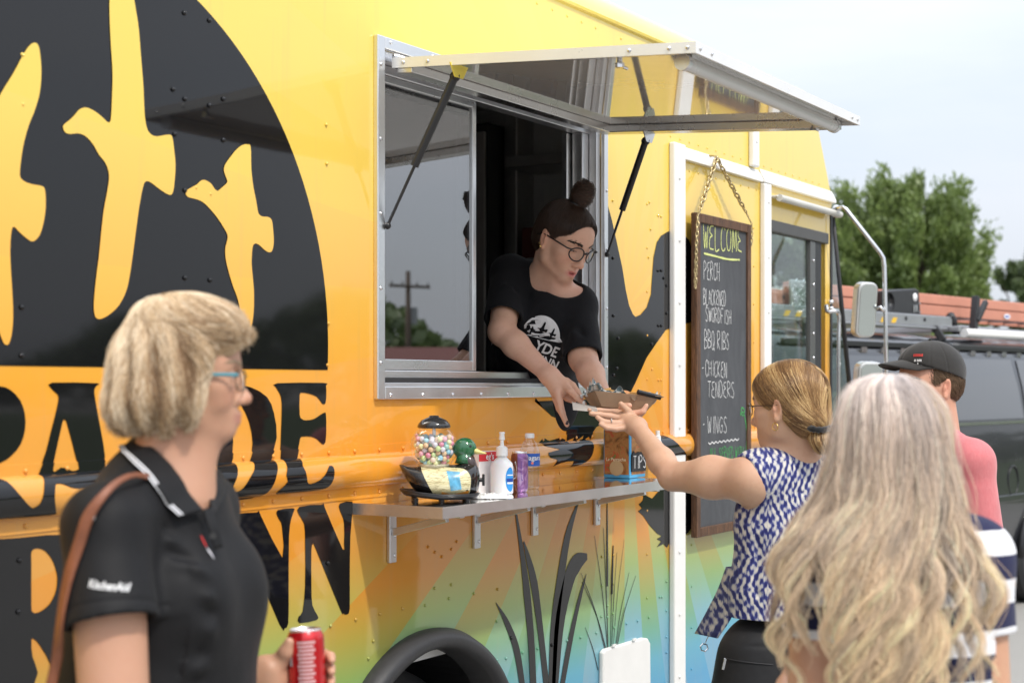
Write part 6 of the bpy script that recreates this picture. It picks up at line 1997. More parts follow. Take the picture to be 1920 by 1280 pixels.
S2.cone(WA(-0.02, 0, -0.055), L(322, 925, 0.01), 0.055, 0.060, 0.01, 'sub')
S2.cone(L(345, 900, -0.02), L(400, 935, -0.06), 0.045, 0.020, 0.01, 'sub')
seams = []
fo = []
q = lambda px, py, dy=-0.12: L(px, py, dy)
for a, b, w, am in [((295, 985), (425, 1012), 0.010, -0.004), ((300, 1010), (420, 1030), 0.010, 0.004), ((300, 1035), (440, 1052), 0.010, -0.0045), ((302, 1060), (430, 1075), 0.011, 0.004), ((305, 1085), (360, 1070), 0.010, -0.005), ((310, 1100), (410, 1125), 0.010, 0.004), ((315, 1120), (430, 1160), 0.012, -0.005),
                    ((310, 1150), (420, 1195), 0.013, 0.004), ((305, 1185), (400, 1240), 0.014, -0.005), ((340, 1260), (450, 1230), 0.014, 0.004), ((345, 1290), (470, 1250), 0.014, -0.004),
                    ((215, 915), (300, 1000), 0.004, -0.003), ((300, 1000), (305, 1090), 0.006, -0.004), ((190, 1010), (215, 1110), 0.018, 0.003), ((250, 980), (262, 1110), 0.014, -0.003), ((160, 1000), (150, 1110), 0.012, -0.003)]:
    fo.append((q(*a), q(*b), w, am))
def dispA(V, n):
    d = 1.7 * folds(V, fo)
    t_ = (V - shR) @ ax
    r_ = np.linalg.norm(V - shR - t_[:, None] * ax, axis=1)
    hem = np.exp(-((t_ - (np.linalg.norm(slv - shR) - 0.022)) / 0.0022) ** 2) * (r_ < 0.09) * (r_ > 0.05)
    return d - 0.0018 * hem + 0.0012 * vnoise(V, 30, 5, 3)
POLO = cloth_mat('black_pique', (0.0085, 0.0085, 0.0095), 0.6, 1400, 0.15, 0.03, bumpk=0.2)
shirtA, _ = sdf_obj(S2, 'polo_shirt', POLO, personA, 2, dispA)
def project_on(S_, pts, dy0, off=0.0015):
    """drop points along +y (away from the camera) on to the surface"""
    pts = np.array(pts, float); out = pts.copy(); out[:, 1] = dy0
    for _ in range(60):
        d = S_.sample(out) - off
        out[:, 1] += np.clip(d, -0.01, 0.01) * 0.9
    return out
def text_on(S_, body, px0, py0, size_px, per, depth, dy0, m, parent, name='lettering', bold=0.0, squash=1.0, ang=0.0, shear=0.0):
    t = per.t + depth
    sz = size_px / FPX * t
    me = text_mesh(body, sz, 0, 'LEFT', bold)
    o = per.L(px0, py0, depth)
    co = np.array([v.co[:] for v in me.vertices])
    x = co[:, 0] * squash + shear * co[:, 1]; z = co[:, 1]
    pts = np.stack([o[0] + x * math.cos(ang) - z * math.sin(ang), np.zeros(len(co)), o[2] + x * math.sin(ang) + z * math.cos(ang)], 1)
    pts = project_on(S_, pts, dy0)
    for v, p_ in zip(me.vertices, pts): v.co = p_
    me.materials.clear()
    return link(name, me, m, parent)
text_on(S2, 'KitchenAid', 166, 1100, 21, PA, -0.25, -0.30, M('white_thread', (0.8, 0.8, 0.8), 0.7), shirtA, 'embroidery', 0.0003, 0.78, rad(-7))
def blob_on(S_, pts_px, per, depth, dy0, m, parent, name='embroidery', near=False):
    pts = smooth_closed([per.L(px, py, depth) for px, py in pts_px], 3 if not near else 2)
    v2, t2 = fillpoly([(p_[0], p_[2]) for p_ in pts])
    bm = bmesh.new(); bv = [bm.verts.new((a, 0, b)) for a, b in v2]
    for f_ in t2:
        try: bm.faces.new([bv[i] for i in f_])
        except ValueError: pass
    bmesh.ops.subdivide_edges(bm, edges=bm.edges[:], cuts=3, use_grid_fill=True)
    co = project_on(S_, [v.co[:] for v in bm.verts], dy0) if not near else S_.project(np.array([(v.co[0], dy0, v.co[2]) for v in bm.verts]), 0.002, 8)
    for v, c_ in zip(bm.verts, co): v.co = c_
    me = bpy.data.meshes.new(name); bm.to_mesh(me); bm.free()
    return link(name, me, m, parent)
REDT = M('red_thread', (0.65, 0.03, 0.03), 0.7)
blob_on(S2, [(407, 982), (414, 980), (417, 995), (419, 1006), (410, 1004)], PA, -0.1, -0.10, REDT, shirtA, near=True)
blob_on(S2, [(411, 1006), (419, 1005), (427, 1012), (432, 1022), (431, 1029), (424, 1027), (414, 1017)], PA, -0.1, -0.10, M('white_thread2', (0.72, 0.70, 0.74), 0.7, var=0.4, vscale=200), shirtA, near=True)
def push_out(S_, pts, d):
    out = []
    for p_ in pts:
        p_ = np.array(p_, float)
        for _ in range(6):
            v_ = S_.sample(p_[None])[0]
            if v_ < d: p_ = p_ + S_.grad(p_[None])[0] * (d - v_)
        out.append(p_)
    return out
# collar leaves with white tipping
nA = [L(252, 818, 0.055), L(274, 836, -0.040), L(312, 872, -0.066), L(350, 920, -0.072), L(381, 957, -0.075)]
nO = [L(226, 842, 0.060), L(243, 868, -0.075), L(273, 905, -0.115), L(306, 940, -0.120), L(337, 968, -0.118)]
nA = push_out(S2, spline(nA, 16), 0.004); nO = push_out(S2, spline(nO, 16), 0.006)
col_n = strip_surface('collar', nA, nO, POLO, shirtA, 24, 0.003)
WT = M('white_tipping', (0.78, 0.78, 0.80), 0.8)
for f0, f1 in ((0.93, 0.985), (0.80, 0.86)):
    a_ = [a + (b - a) * f0 + np.array([-0.001, -0.0025, 0.0018]) for a, b in zip(nA, nO)]
    b_ = [a + (b - a) * f1 + np.array([-0.001, -0.0025, 0.0018]) for a, b in zip(nA, nO)]
    strip_surface('collar_stripe', a_, b_, WT, shirtA, 24, 0, sub=1)
fI = [L(262, 815, 0.06), L(330, 826, 0.085), L(368, 862, 0.075), L(388, 912, 0.02), L(396, 950, -0.055)]
fO = [L(262, 838, 0.10), L(345, 852, 0.15), L(392, 890, 0.12), L(412, 928, 0.04), L(404, 966, -0.06)]
fI = push_out(S2, spline(fI, 16), 0.003); fO = push_out(S2, spline(fO, 16), 0.005)
strip_surface('collar', fI, fO, POLO, shirtA, 24, 0.003)
strip_surface('placket', [L(381, 955, -0.078), L(392, 990, -0.088), L(402, 1030, -0.092)], [L(398, 950, -0.060), L(408, 985, -0.075), L(418, 1025, -0.078)], POLO, shirtA, 10, 0.003)
MB().lathe(L(399, 1004, -0.094), [(0.005, 0), (0.005, 0.002)], 12, (0.4, -0.9, 0)).build('button', M('dark_button', (0.03, 0.03, 0.03), 0.3), shirtA)
# trousers and shoes below the frame
def legs(per, parent, c, m, hip_z=0.95, r=0.15, sep=0.09, face=(1, 0, 0), h=0.008, shoe=True, floor=0.0):
    fv = np.array(face, float); lv = np.array([-fv[1], fv[0], 0])
    S_ = Sdf(np.array([c[0] - 0.32, c[1] - 0.32, floor + 0.04]), np.array([c[0] + 0.32, c[1] + 0.32, hip_z + 0.20]), h)
    S_.ell((c[0], c[1], hip_z), (r, r * 1.12, 0.16), 0.0)
    for sd in (-1, 1):
        hip = np.array([c[0], c[1], hip_z - 0.06]) + lv * sd * sep
        kn = np.array([c[0], c[1], floor * 0.55 + 0.50]) + lv * sd * sep + fv * 0.02
        an = np.array([c[0], c[1], floor + 0.09]) + lv * sd * sep - fv * 0.02
        S_.cone(hip, kn, 0.095, 0.066, 0.05); S_.cone(kn, an, 0.066, 0.055, 0.03)
    o, _ = sdf_obj(S_, 'trousers', m, parent, 2, lambda V, n: 0.003 * vnoise(V, 18, 9, 3))
    if shoe:
        for sd in (-1, 1):
            S3 = Sdf(np.array([c[0], c[1], -0.005]) + lv * sd * sep - 0.2, np.array([c[0], c[1], 0.14]) + lv * sd * sep + (0.2, 0.2, 0.0), 0.006)
            a = np.array([c[0], c[1], 0.045]) + lv * sd * sep
            S3.cone(a - fv * 0.07, a + fv * 0.12, 0.042, 0.036, 0.0); S3.cone(a - fv * 0.04 + (0, 0, 0.04), a - fv * 0.03 + (0, 0, 0.06), 0.042, 0.045, 0.02)
            S3.plane((0, 0, 0.004), (0, 0, -1))
            sdf_obj(S3, 'shoe', RUBBER, parent, 1)
    return o
legs(PA, personA, L(292, 1300, 0.02), ROUGH_BLACK('black_trousers'), 0.98, 0.16, 0.10, FA)
# ---- spectacles
TEAL = M('teal_acetate', (0.07, 0.25, 0.30), 0.25)
GOLD = M('dark_wire', (0.12, 0.09, 0.06), 0.3, 0.8)
LENS = GLASS('lens', (0.96, 0.97, 0.97), 1.35)
def spectacles(W, parent, m_arm, m_rim, sc, rl=(0.024, 0.019), rim=0.0013, armr=0.0022, zc=-0.006, xc=0.098, name='spectacles', round_=False, arm_end=-0.022, armw=1.0, yc=0.034):
    g = empty(name, (0, 0, 0), 0, parent)
    for s_ in (1, -1):
        pts = []
        for a in np.linspace(0, 2 * math.pi, 29)[:-1]:
            ca, sa = math.cos(a), math.sin(a)
            e = 1.0 if round_ else 0.62
            y = s_ * (yc + rl[0] * math.copysign(abs(ca) ** e, ca)); z = zc + rl[1] * math.copysign(abs(sa) ** e, sa)
            pts.append(W(xc - 2.6 * (abs(y) - 0.01) ** 2 * 3, y, z))
        MB().tube(pts, rim * sc, 6, closed=True).build('rim', m_rim, g, smooth=True)
        MB().add([tuple(q_) for q_ in pts], [tuple(range(len(pts)))]).build('lens', LENS, g)
        y1 = yc + rl[0] + 0.003
        z1 = zc + rl[1] * 0.55
        MB().tube([W(xc - 0.014, s_*(y1 - 0.003), z1), W(xc - 0.020, s_*(y1 + 0.012), z1), W(0.03, s_*0.0775, z1 - 0.001), W(arm_end, s_*0.0815, z1 - 0.002), W(arm_end - 0.02, s_*0.079, z1 - 0.018)], armr * sc, 8).build('temple_arm', m_arm, g, smooth=True)
    MB().tube([W(xc - 0.001, -(yc - rl[0]) , zc + 0.006), W(xc + 0.004, 0, zc + 0.009), W(xc - 0.001, yc - rl[0], zc + 0.006)], rim * 1.2 * sc, 6).build('bridge', m_rim, g, smooth=True)
    return g
spectacles(WA, personA, TEAL, GOLD, scA, (0.024, 0.018), 0.0012, 0.0034, -0.008, 0.104)
# ---- hair: volume, then strands combed over it
SH = Sdf(L(170, 850, 0) + (0, -0.19, 0), L(500, 520, 0) + (0, 0.19, 0), 0.0034)
SH.ell(L(338, 664, 0.0), (0.094, 0.085, 0.090), 0.0)
SH.ell(L(316, 704, 0.0), (0.082, 0.089, 0.084), 0.03)
SH.ell(L(278, 748, 0.0), (0.055, 0.084, 0.044), 0.03)
SH.ell(L(254, 766, 0.0), (0.036, 0.074, 0.027), 0.02)
SH.ell(L(326, 746, -0.042), (0.055, 0.048, 0.042), 0.03)
SH.ell(L(326, 742, 0.042), (0.055, 0.048, 0.042), 0.03)
SH.ell(L(388, 610, -0.005), (0.048, 0.064, 0.034), 0.03)
SH.ell(L(424, 618, 0.0), (0.023, 0.046, 0.022), 0.03)
SH.ell(L(326, 592, 0.0), (0.058, 0.060, 0.026), 0.03)
SH.ell(WA(0.118, 0, -0.034), (0.090, 0.125, 0.080), 0.02, 'sub')
SH.ell(WA(0.060, 0, -0.135), (0.085, 0.14, 0.055), 0.02, 'sub')
hairA_m = hair_mat('blonde_hair_base', 0.55, 0.2)
crownA = L(300, 575, 0.0)
def lockA(V):
    d = V - crownA
    az = np.arctan2(d[:, 1], d[:, 0])
    return np.sin(az * 13 + 5.5 * vnoise(V, 16, 3, 2)) * np.clip((0.11 - WiA(V)[:, 2]) / 0.08, 0.15, 1)
def dispHA(V, n):
    return 0.0055 * lockA(V) + 0.004 * vnoise(V, 30, 8, 2)
toneHA = lambda V: np.array((0.30, 0.20, 0.115)) * (1 + 0.25 * vnoise(V, 60, 12, 3))[:, None]
hairA, VH = sdf_obj(SH, 'hair', hairA_m, personA, 1, dispHA, toneHA)
rs = np.random.default_rng(5)
sel = VH[rs.integers(0, len(VH), 22000)]
sel = sel[(WiA(sel)[:, 2] > -0.13)]
def flowA(p, u):
    d = p - crownA
    h = d.copy(); h[:, 2] = 0
    hn = h / (np.linalg.norm(h, axis=1)[:, None] + 0.02)
    q_ = WiA(p)
    down = np.clip((0.09 - q_[:, 2]) / 0.12, 0.05, 1.2)
    f = hn * (1.15 - 0.75 * np.clip(down, 0, 1))[:, None] + np.array([0, 0, -1.0]) * down[:, None]
    front = np.clip((q_[:, 0] - 0.02) / 0.05, 0, 1) * np.clip((q_[:, 2] + 0.02) / 0.04, 0, 1)
    f += front[:, None] * np.array([0.55, 0.0, -0.25])
    low = np.clip((-0.03 - q_[:, 2]) / 0.05, 0, 1)
    f += (low * np.clip(-(q_[:, 0] - 0.0) / 0.04, -1, 1))[:, None] * np.array([0.35, 0, 0])
    f += 0.42 * np.stack([vnoise(p, 30, 21, 2), vnoise(p, 30, 22, 2), 0 * p[:, 0]], 1)
    f += (low * np.clip((-q_[:, 0] + 0.0) / 0.06, 0, 1))[:, None] * np.array([-0.45, 0, 0.1])
    return f
stA = comb(SH, sel, flowA, 12, rs.uniform(0.005, 0.0105, len(sel)), 0.002, 0.007, 3, 0.14)
lk = lockA(stA.reshape(-1, 3)).reshape(stA.shape[:2])
ng = SH.grad(stA.reshape(-1, 3)).reshape(stA.shape)
stA = stA + ng * (0.0070 * lk)[:, :, None]
u_ = np.linspace(0, 1, 13)[None, :]
dr = stA[:, -1] - stA[:, -3]; dr /= np.linalg.norm(dr, axis=1)[:, None] + 1e-9
ex = [stA]
lastp = stA[:, -1]
stepf = rs.uniform(0.0008, 0.0055, len(stA))[:, None]
for k in range(3):
    dr = dr + 0.12 * ng[:, -1] * rs.uniform(-0.3, 1.0, (len(stA), 1)) + rs.normal(size=dr.shape) * 0.16; dr /= np.linalg.norm(dr, axis=1)[:, None]
    lastp = lastp + dr * stepf; ex.append(lastp[:, None])
stA = np.concatenate(ex, 1)
u_ = np.linspace(0, 1, 16)[None, :]
stA[:, :, 0] += 0.006 * u_ ** 2 * vnoise(stA[:, 0], 30, 77, 2)[:, None]
cl = 0.7 * lk.mean(1) + 0.75 * vnoise(stA[:, 0] * np.array([1, 1, 0.5]), 34, 31, 3) + 0.12
palA = np.array([(0.45, 0.305, 0.175), (0.64, 0.485, 0.31), (0.23, 0.135, 0.07), (0.80, 0.68, 0.51)])
ci = np.clip(((cl + 1) * 0.5 + rs.normal(size=len(cl)) * 0.22) * 4, 0, 3.99).astype(int)
order = np.array([2, 0, 1, 3])
hair_curves('hair_strands', stA, np.linspace(0.0008, 0.0002, 16), palA[order[ci]] * rs.uniform(0.85, 1.12, (len(cl), 1)), HAIRM, hairA)
# ---- the can she holds
can = empty('soda_can', (0, 0, 0), RZ)
cw = Matrix.Translation(PA.loc) @ Matrix.Rotation(RZ, 4, 'Z')
cz = L(578, 1178, 0.235)[2] - 0.122
can.location = cw @ Vector((canC[0], canC[1], cz))
can.rotation_euler = (rad(-2), rad(-3), RZ)
tag(can, 'red soda can with white panel of print in the hand of the blonde woman', 'drink can')
REDCAN = M('red_can', (0.55, 0.012, 0.018), 0.25, 0.5, coat=0.6, var=0.05)
MB().lathe((0, 0, 0), [(0.024, 0), (0.029, 0.004), (0.0325, 0.012), (0.033, 0.02), (0.033, 0.104), (0.0318, 0.111), (0.0285, 0.117), (0.0275, 0.119)], 40).build('can_body', REDCAN, can, auto=50)
MB().lathe((0, 0, 0.1185), [(0.0278, 0), (0.0285, 0.002), (0.0272, 0.0035), (0.0255, 0.001), (0.0245, -0.002), (0.001, -0.002)], 40).build('can_top', ALU, can, auto=50)
MB().box((-0.005, -0.013, 0.117), (0.005, 0.010, 0.1185)).build('pull_tab', ALU, can)
PINKP = M('pale_print', (0.62, 0.42, 0.42), 0.35, 0.2, var=0.1)
def canpatch(a0, a1, z0, z1, m, name='print_panel', r=0.0333):
    vs, fs = [], []
    for i in range(9):
        a = a0 + (a1 - a0) * i / 8
        for z in (z0, z1): vs.append((r * math.sin(a), -r * math.cos(a), z))
    MB().add(vs, [(2*i, 2*i+2, 2*i+3, 2*i+1) for i in range(8)]).build(name, m, can, smooth=True)
for i in range(14):
    z = 0.103 - i * 0.0068
    canpatch(rad(-20 + (i % 3) * 2), rad(38 - (i * 7 % 13)), z - 0.0042, z, PINKP, 'print_line')
canpatch(rad(-52), rad(-40), 0.060, 0.088, M('silver_print', (0.6, 0.58, 0.6), 0.4), 'print_line')
canpatch(rad(-50), rad(-36), 0.092, 0.100, M('silver_print', (0.6, 0.58, 0.6), 0.4), 'print_line')
# ---- handbag with a brown strap over the shoulder
LEATH = M('tan_leather', (0.22, 0.075, 0.035), 0.5, var=0.2, vscale=25, bump=0.2, bscale=120)
bag = empty('handbag', (0, 0, 0)); bag.location = PA.loc; bag.rotation_euler = (0, 0, RZ)
tag(bag, 'tan leather handbag strap over the shoulder of the woman in the polo shirt', 'handbag')
sp_px = [(285, 893, -0.10), (252, 890, -0.165), (222, 902, -0.205), (192, 930, -0.232), (165, 968, -0.238), (148, 1020, -0.232), (130, 1085, -0.222), (118, 1160, -0.215), (107, 1230, -0.21), (90, 1310, -0.20), (78, 1400, -0.19)]
sw = [5, 5, 6, 8, 11, 11, 11, 11, 10, 10, 10]
def off_curve(sgn):
    out = []
    for i, (x, y, d) in enumerate(sp_px):
        x0, y0, _ = sp_px[max(i-1, 0)]; x1, y1, _ = sp_px[min(i+1, len(sp_px)-1)]
        dx, dy_ = x1 - x0, y1 - y0; l_ = math.hypot(dx, dy_)
        p_ = L(x - dy_ / l_ * sw[i] * sgn, y + dx / l_ * sw[i] * sgn, d)
        if S2.sample(p_[None])[0] < 0.004: p_ = project_on(S2, [p_], -0.36, 0.004)[0]
        out.append(p_)
    return out
strip_surface('strap', off_curve(1), off_curve(-1), LEATH, bag, 40, 0.003, sub=3)
mb = MB(); torus(mb, project_on(S2, [L(163, 968, -0.24)], -0.36, 0.006)[0], (0.3, -1, 0), 0.0075, 0.0020); mb.build('strap_ring', CHROME, bag, smooth=True)
MB().ball(L(140, 1470, -0.12), (0.16, 0.06, 0.12), 20, 14).build('bag_body', LEATH, bag, smooth=True)
# ================================================================== worker leaning out of the serving window
PB = Person(1030, 4.95)
L = PB.L
psi, th_ = rad(46), rad(30)
Fb = np.array([math.sin(psi) * math.cos(th_), -math.cos(psi) * math.cos(th_), -math.sin(th_)])
Ub0 = np.array([math.sin(psi) * math.sin(th_), -math.cos(psi) * math.sin(th_), math.cos(th_)])
Rb = np.cross(Fb, Ub0)
Ub = Ub0 - Rb * 0.04
HB_B = basis(Fb, Ub)
hB = L(1057, 449, 0.0)
scB = 1.0
sR = L(957, 515, 0.13); sL = L(1082, 572, 0.06)
eR = L(941, 622, -0.06); wR = L(1030, 704, -0.17)
eL = L(1093, 672, -0.06); wL = L(1136, 757, -0.25)
S = Sdf(L(880, 860, 0) + (0, -0.44, 0), L(1215, 355, 0) + (0, 0.30, 0), 0.0030)
WB = head_sdf(S, hB, HB_B, scB, smile=1.2, mouth_open=0.004, eye_open=0.45)
nb_ = L(1022, 545, 0.09)
S.cone(WB(-0.025, 0, -0.055), nb_, 0.052, 0.060, 0.03)
S.cone(WB(0.02, 0, -0.085), L(1045, 545, 0.04), 0.034, 0.045, 0.03)
S.cone(sR, sL, 0.05, 0.05, 0.05)
S.ell(L(1012, 620, 0.12), (0.135, 0.105, 0.17), 0.05)
S.cone(sR, eR, 0.051, 0.042, 0.03); S.cone(eR, eR + (wR - eR) * 0.3, 0.041, 0.041, 0.02); S.cone(eR + (wR - eR) * 0.3, wR, 0.0405, 0.0245, 0.02)
S.cone(sL, eL, 0.051, 0.044, 0.03); S.cone(eL, eL + (wL - eL) * 0.35, 0.042, 0.041, 0.02); S.cone(eL + (wL - eL) * 0.35, wL, 0.040, 0.026, 0.02)
# right hand letting go: back of the hand to the camera
S.cone(wR, L(1046, 734, -0.19), 0.026, 0.024, 0.02)
S.cone(wR, L(1060, 722, -0.19), 0.024, 0.020, 0.02)
def fing(pts, rr): S.path([L(*p) for p in pts], rr, 0.004)
fing([(1058, 722, -0.20), (1070, 733, -0.225), (1082, 746, -0.24), (1096, 757, -0.245)], [0.0125, 0.0105, 0.0092, 0.0072])
fing([(1062, 714, -0.18), (1074, 722, -0.20), (1083, 734, -0.215), (1091, 746, -0.22)], [0.0115, 0.0098, 0.0088, 0.0070])
fing([(1045, 734, -0.205), (1049, 752, -0.22), (1054, 774, -0.225), (1063, 796, -0.22)], [0.0130, 0.0112, 0.0100, 0.0078])
fing([(1040, 732, -0.18), (1042, 748, -0.185), (1048, 766, -0.185), (1057, 783, -0.18)], [0.0120, 0.0104, 0.0092, 0.0072])
fing([(1052, 735, -0.16), (1064, 746, -0.175), (1076, 752, -0.19)], [0.0130, 0.0110, 0.0085])
# left hand under the tray
S.cone(wL, L(1160, 772, -0.285), 0.026, 0.020, 0.02)
for i in range(4):
    fing([(1158 + i * 2, 768 + i * 2, -0.27 - 0.012 * i), (1178 + i * 3, 778 - i, -0.30 - 0.014 * i), (1197 + i * 3, 780 - i * 3, -0.31 - 0.014 * i), (1206 + i * 2, 772 - i * 4, -0.31 - 0.014 * i)], [0.0115, 0.0098, 0.0088, 0.007])
fing([(1150, 764, -0.30), (1166, 762, -0.335), (1180, 760, -0.35)], [0.014, 0.011, 0.0085])
WiB = lambda V: ((V - hB) @ HB_B) / scB
personB, _ = sdf_obj(S, 'person', SKIN, None, 1, None, lambda V: skin_tones(V, WiB, (0.66, 0.385, 0.27), lips=(0.50, 0.12, 0.12), seed=9))
PB.finish(personB)
tag(personB, 'worker with a dark top bun and glasses leaning out of the serving window', 'person')
eyes(WB, personB, scB, (0.8, 0.0, -0.6), (0.05, 0.03, 0.02))
brows(WB, personB, (0.03, 0.018, 0.012), scB, 1.3, S=S)
LASH = M('lashes', (0.01, 0.008, 0.007), 0.6)
for s_ in (1, -1):
    MB().tube([WB(0.0865, s_*0.021, -0.0030), WB(0.0885, s_*0.028, -0.0012), WB(0.0875, s_*0.037, -0.0014), WB(0.0825, s_*0.0455, -0.0040)], [0.0006, 0.0012, 0.0014, 0.0008], 6).build('eyelash', LASH, personB, smooth=True)
MB().ball(WB(0.082, 0, -0.0765), (0.008, 0.014, 0.0028), 12, 8).build('teeth', M('teeth', (0.75, 0.72, 0.66), 0.3), personB, smooth=True)
spectacles(WB, personB, BLACKP, BLACKP, scB, (0.0250, 0.0220), 0.0023, 0.0026, -0.006, 0.108, round_=True, yc=0.033)
EARG = M('gold', (0.75, 0.52, 0.2), 0.2, 1.0)
MB().ball(WB(-0.004, -0.0875, -0.036), 0.0045, 10, 8).build('earring', EARG, personB, smooth=True)
MB().ball(WB(-0.012, -0.0885, -0.028), 0.003, 10, 8).build('earring', EARG, personB, smooth=True)
NAILW = M('white_nail', (0.75, 0.74, 0.72), 0.2); NAILD = M('dark_nail', (0.05, 0.03, 0.035), 0.15)
def nail(p, d, m, per):
    mb = MB(); mb.ball(p, (0.0052, 0.0024, 0.0072), 10, 8); o = mb.build('fingernail', m, per, smooth=True); return o
nail(L(1063, 792, -0.2275), None, NAILD, personB)
nail(L(1095, 755, -0.2515), None, NAILW, personB); nail(L(1090, 743, -0.2265), None, NAILW, personB)
# ---- T-shirt
ST = Sdf(L(870, 900, 0) + (0, -0.30, 0), L(1180, 440, 0) + (0, 0.42, 0), 0.0036)
ST.ell(L(1012, 622, 0.115), (0.158, 0.128, 0.185), 0.0)
ST.ell(L(1030, 600, 0.045), (0.085, 0.085, 0.10), 0.06)
ST.ell(L(995, 745, 0.22), (0.165, 0.12, 0.17), 0.08)
ST.cone(sR, sL, 0.060, 0.058, 0.05)
ST.cone(L(1022, 530, 0.10), sR, 0.062, 0.058, 0.03); ST.cone(L(1030, 535, 0.09), sL, 0.058, 0.056, 0.03)
hR = sR + (eR - sR) * 0.80; hL = sL + (eL - sL) * 0.98
ST.cone(sR, hR, 0.062, 0.064, 0.02); ST.cone(sL, hL, 0.060, 0.063, 0.03)
torsB = ST.D.copy()
def hem(S_, a, b, r_out, r_in):
    ax_ = (b - a) / np.linalg.norm(b - a)
    X = S_.ax[0][:, None, None]; Y = S_.ax[1][None, :, None]; Z = S_.ax[2][None, None, :]
    t_ = (X - a[0]) * ax_[0] + (Y - a[1]) * ax_[1] + (Z - a[2]) * ax_[2]
    rr = np.sqrt(np.maximum((X - a[0])**2 + (Y - a[1])**2 + (Z - a[2])**2 - t_**2, 0))
    Lh = np.linalg.norm(b - a)
    cut = np.where((rr < r_out + 0.012) & (t_ > 0.5 * Lh), t_ - Lh, -1.0).astype(np.float32)
    S_.D = np.maximum(S_.D, cut)
    S_.cone(b - ax_ * 0.02, b + ax_ * 0.03, r_in, r_in, 0.003, 'sub')
hem(ST, sL, hL, 0.063, 0.056); hem(ST, sR, hR, 0.064, 0.057)
ST.cone(WB(-0.02, 0, -0.06), L(1030, 540, 0.06), 0.058, 0.064, 0.01, 'sub')
ST.ell(L(1062, 535, 0.0), (0.060, 0.10, 0.040), 0.012, 'sub')
fb = []
for a, b, w, am in [((965, 560), (985, 640), 0.014, 0.006), ((985, 530), (1000, 600), 0.012, -0.005), ((1060, 590), (1085, 650), 0.014, 0.006), ((1075, 560), (1095, 640), 0.012, -0.006), ((1040, 560), (1060, 640), 0.012, -0.004),
                    ((945, 520), (950, 590), 0.010, 0.004), ((965, 505), (968, 580), 0.010, -0.004), ((930, 660), (1000, 690), 0.016, 0.006), ((930, 680), (1000, 705), 0.014, -0.005), ((1045, 655), (1075, 690), 0.013, 0.005), ((1000, 560), (1030, 600), 0.012, 0.004)]:
    for dy in (-0.08, 0.0): fb.append((L(*a, dy), L(*b, dy), w, am * 0.8))
TEEB = cloth_mat('black_jersey', (0.0085, 0.0085, 0.010), 0.85, 1000, 0.2, 0.05, bumpk=0.25)
shirtB, _ = sdf_obj(ST, 't_shirt', TEEB, personB, 2, lambda V, n: 1.8 * folds(V, fb) + 0.0016 * vnoise(V, 26, 4, 3))
INKW = M('shirt_print_white', (0.70, 0.70, 0.70), 0.8)
def on_shirt(pts, m, name='shirt_print', sm=True):
    return blob_on(ST, pts, PB, 0.0, -0.28, m, shirtB, name)
hc_ = [(1016 + 37 * math.cos(rad(a)) * 1.0 + 0.0, 628 - 38 * math.sin(rad(a)) ) for a in range(-8, 200, 16)]
rot = lambda x, y, a=rad(14), c=(1013, 630): (c[0] + (x - c[0]) * math.cos(a) - (y - c[1]) * math.sin(a), c[1] + (x - c[0]) * math.sin(a) + (y - c[1]) * math.cos(a))
on_shirt([rot(1013 + 37 * math.cos(rad(a)), 634 - 42 * math.sin(rad(a))) for a in range(0, 181, 12)], INKW)
def birdy(cx, cy, s, a):
    b = [(-9, 0), (-3, -2), (-1, -14), (2, -12), (3, -2), (9, -4), (9, 2), (3, 3), (1, 14), (-3, 12), (-3, 3)]
    return [rot(cx + (x * math.cos(a) - y * math.sin(a)) * s, cy + (x * math.sin(a) + y * math.cos(a)) * s) for x, y in b]
def on_shirt2(pts, m, name='shirt_print'):
    o = blob_on(ST, pts, PB, 0.0, -0.28, m, shirtB, name)
    for v in o.data.vertices: v.co.y -= 0.0022
    return o
for cx, cy, s in ((995, 622, 0.75), (1013, 618, 1.05), (1033, 622, 0.8)): on_shirt2(birdy(cx, cy, s, rad(10)), TEEB)
text_on(ST, 'YDE', 1000, 655, 27, PB, 0.0, -0.28, INKW, shirtB, 'shirt_print', 0.0012, 0.9, rad(-20), 0.1)
text_on(ST, 'INN', 1010, 680, 22, PB, 0.0, -0.28, INKW, shirtB, 'shirt_print', 0.0010, 0.9, rad(-20), 0.1)
text_on(ST, 'DUCKS', 918, 641, 15, PB, 0.05, -0.10, INKW, shirtB, 'shirt_print', 0.0003, 0.8, rad(-22))
legs(PB, personB, L(985, 900, 0.42), ROUGH_BLACK('kitchen_trousers'), 1.44, 0.14, 0.08, (0.3, -0.95, 0), shoe=False, floor=0.84)
# ---- hair pulled up into a bun
SHB = Sdf(hB - 0.17, hB + np.array([0.2, 0.17, 0.24]), 0.0030)
E_ = lambda p, r, k=0.02, op='add': SHB.ell(WB(*p), np.array(r), k, op, HB_B.T)
E_((-0.014, 0, 0.034), (0.1005, 0.0790, 0.0885), 0.0)
E_((0.035, 0, 0.055), (0.052, 0.062, 0.040), 0.03)
E_((-0.045, 0, -0.02), (0.062, 0.070, 0.060), 0.03)
E_((0.116, 0, 0.022), (0.068, 0.082, 0.074), 0.010, 'sub')
E_((0.060, 0, -0.075), (0.10, 0.12, 0.075), 0.015, 'sub')
for s_ in (1, -1): E_((-0.008, s_*0.09, -0.012), (0.026, 0.022, 0.036), 0.008, 'sub')
bunc = WB(-0.004, 0, 0.158)
bunb = WB(-0.008, 0, 0.118)
SHB.cone(bunb, bunc, 0.022, 0.029, 0.012)
BROWN = np.array((0.027, 0.0155, 0.0105))
toneB = lambda V: BROWN * (1 + 0.3 * vnoise(V, 70, 2, 3))[:, None]
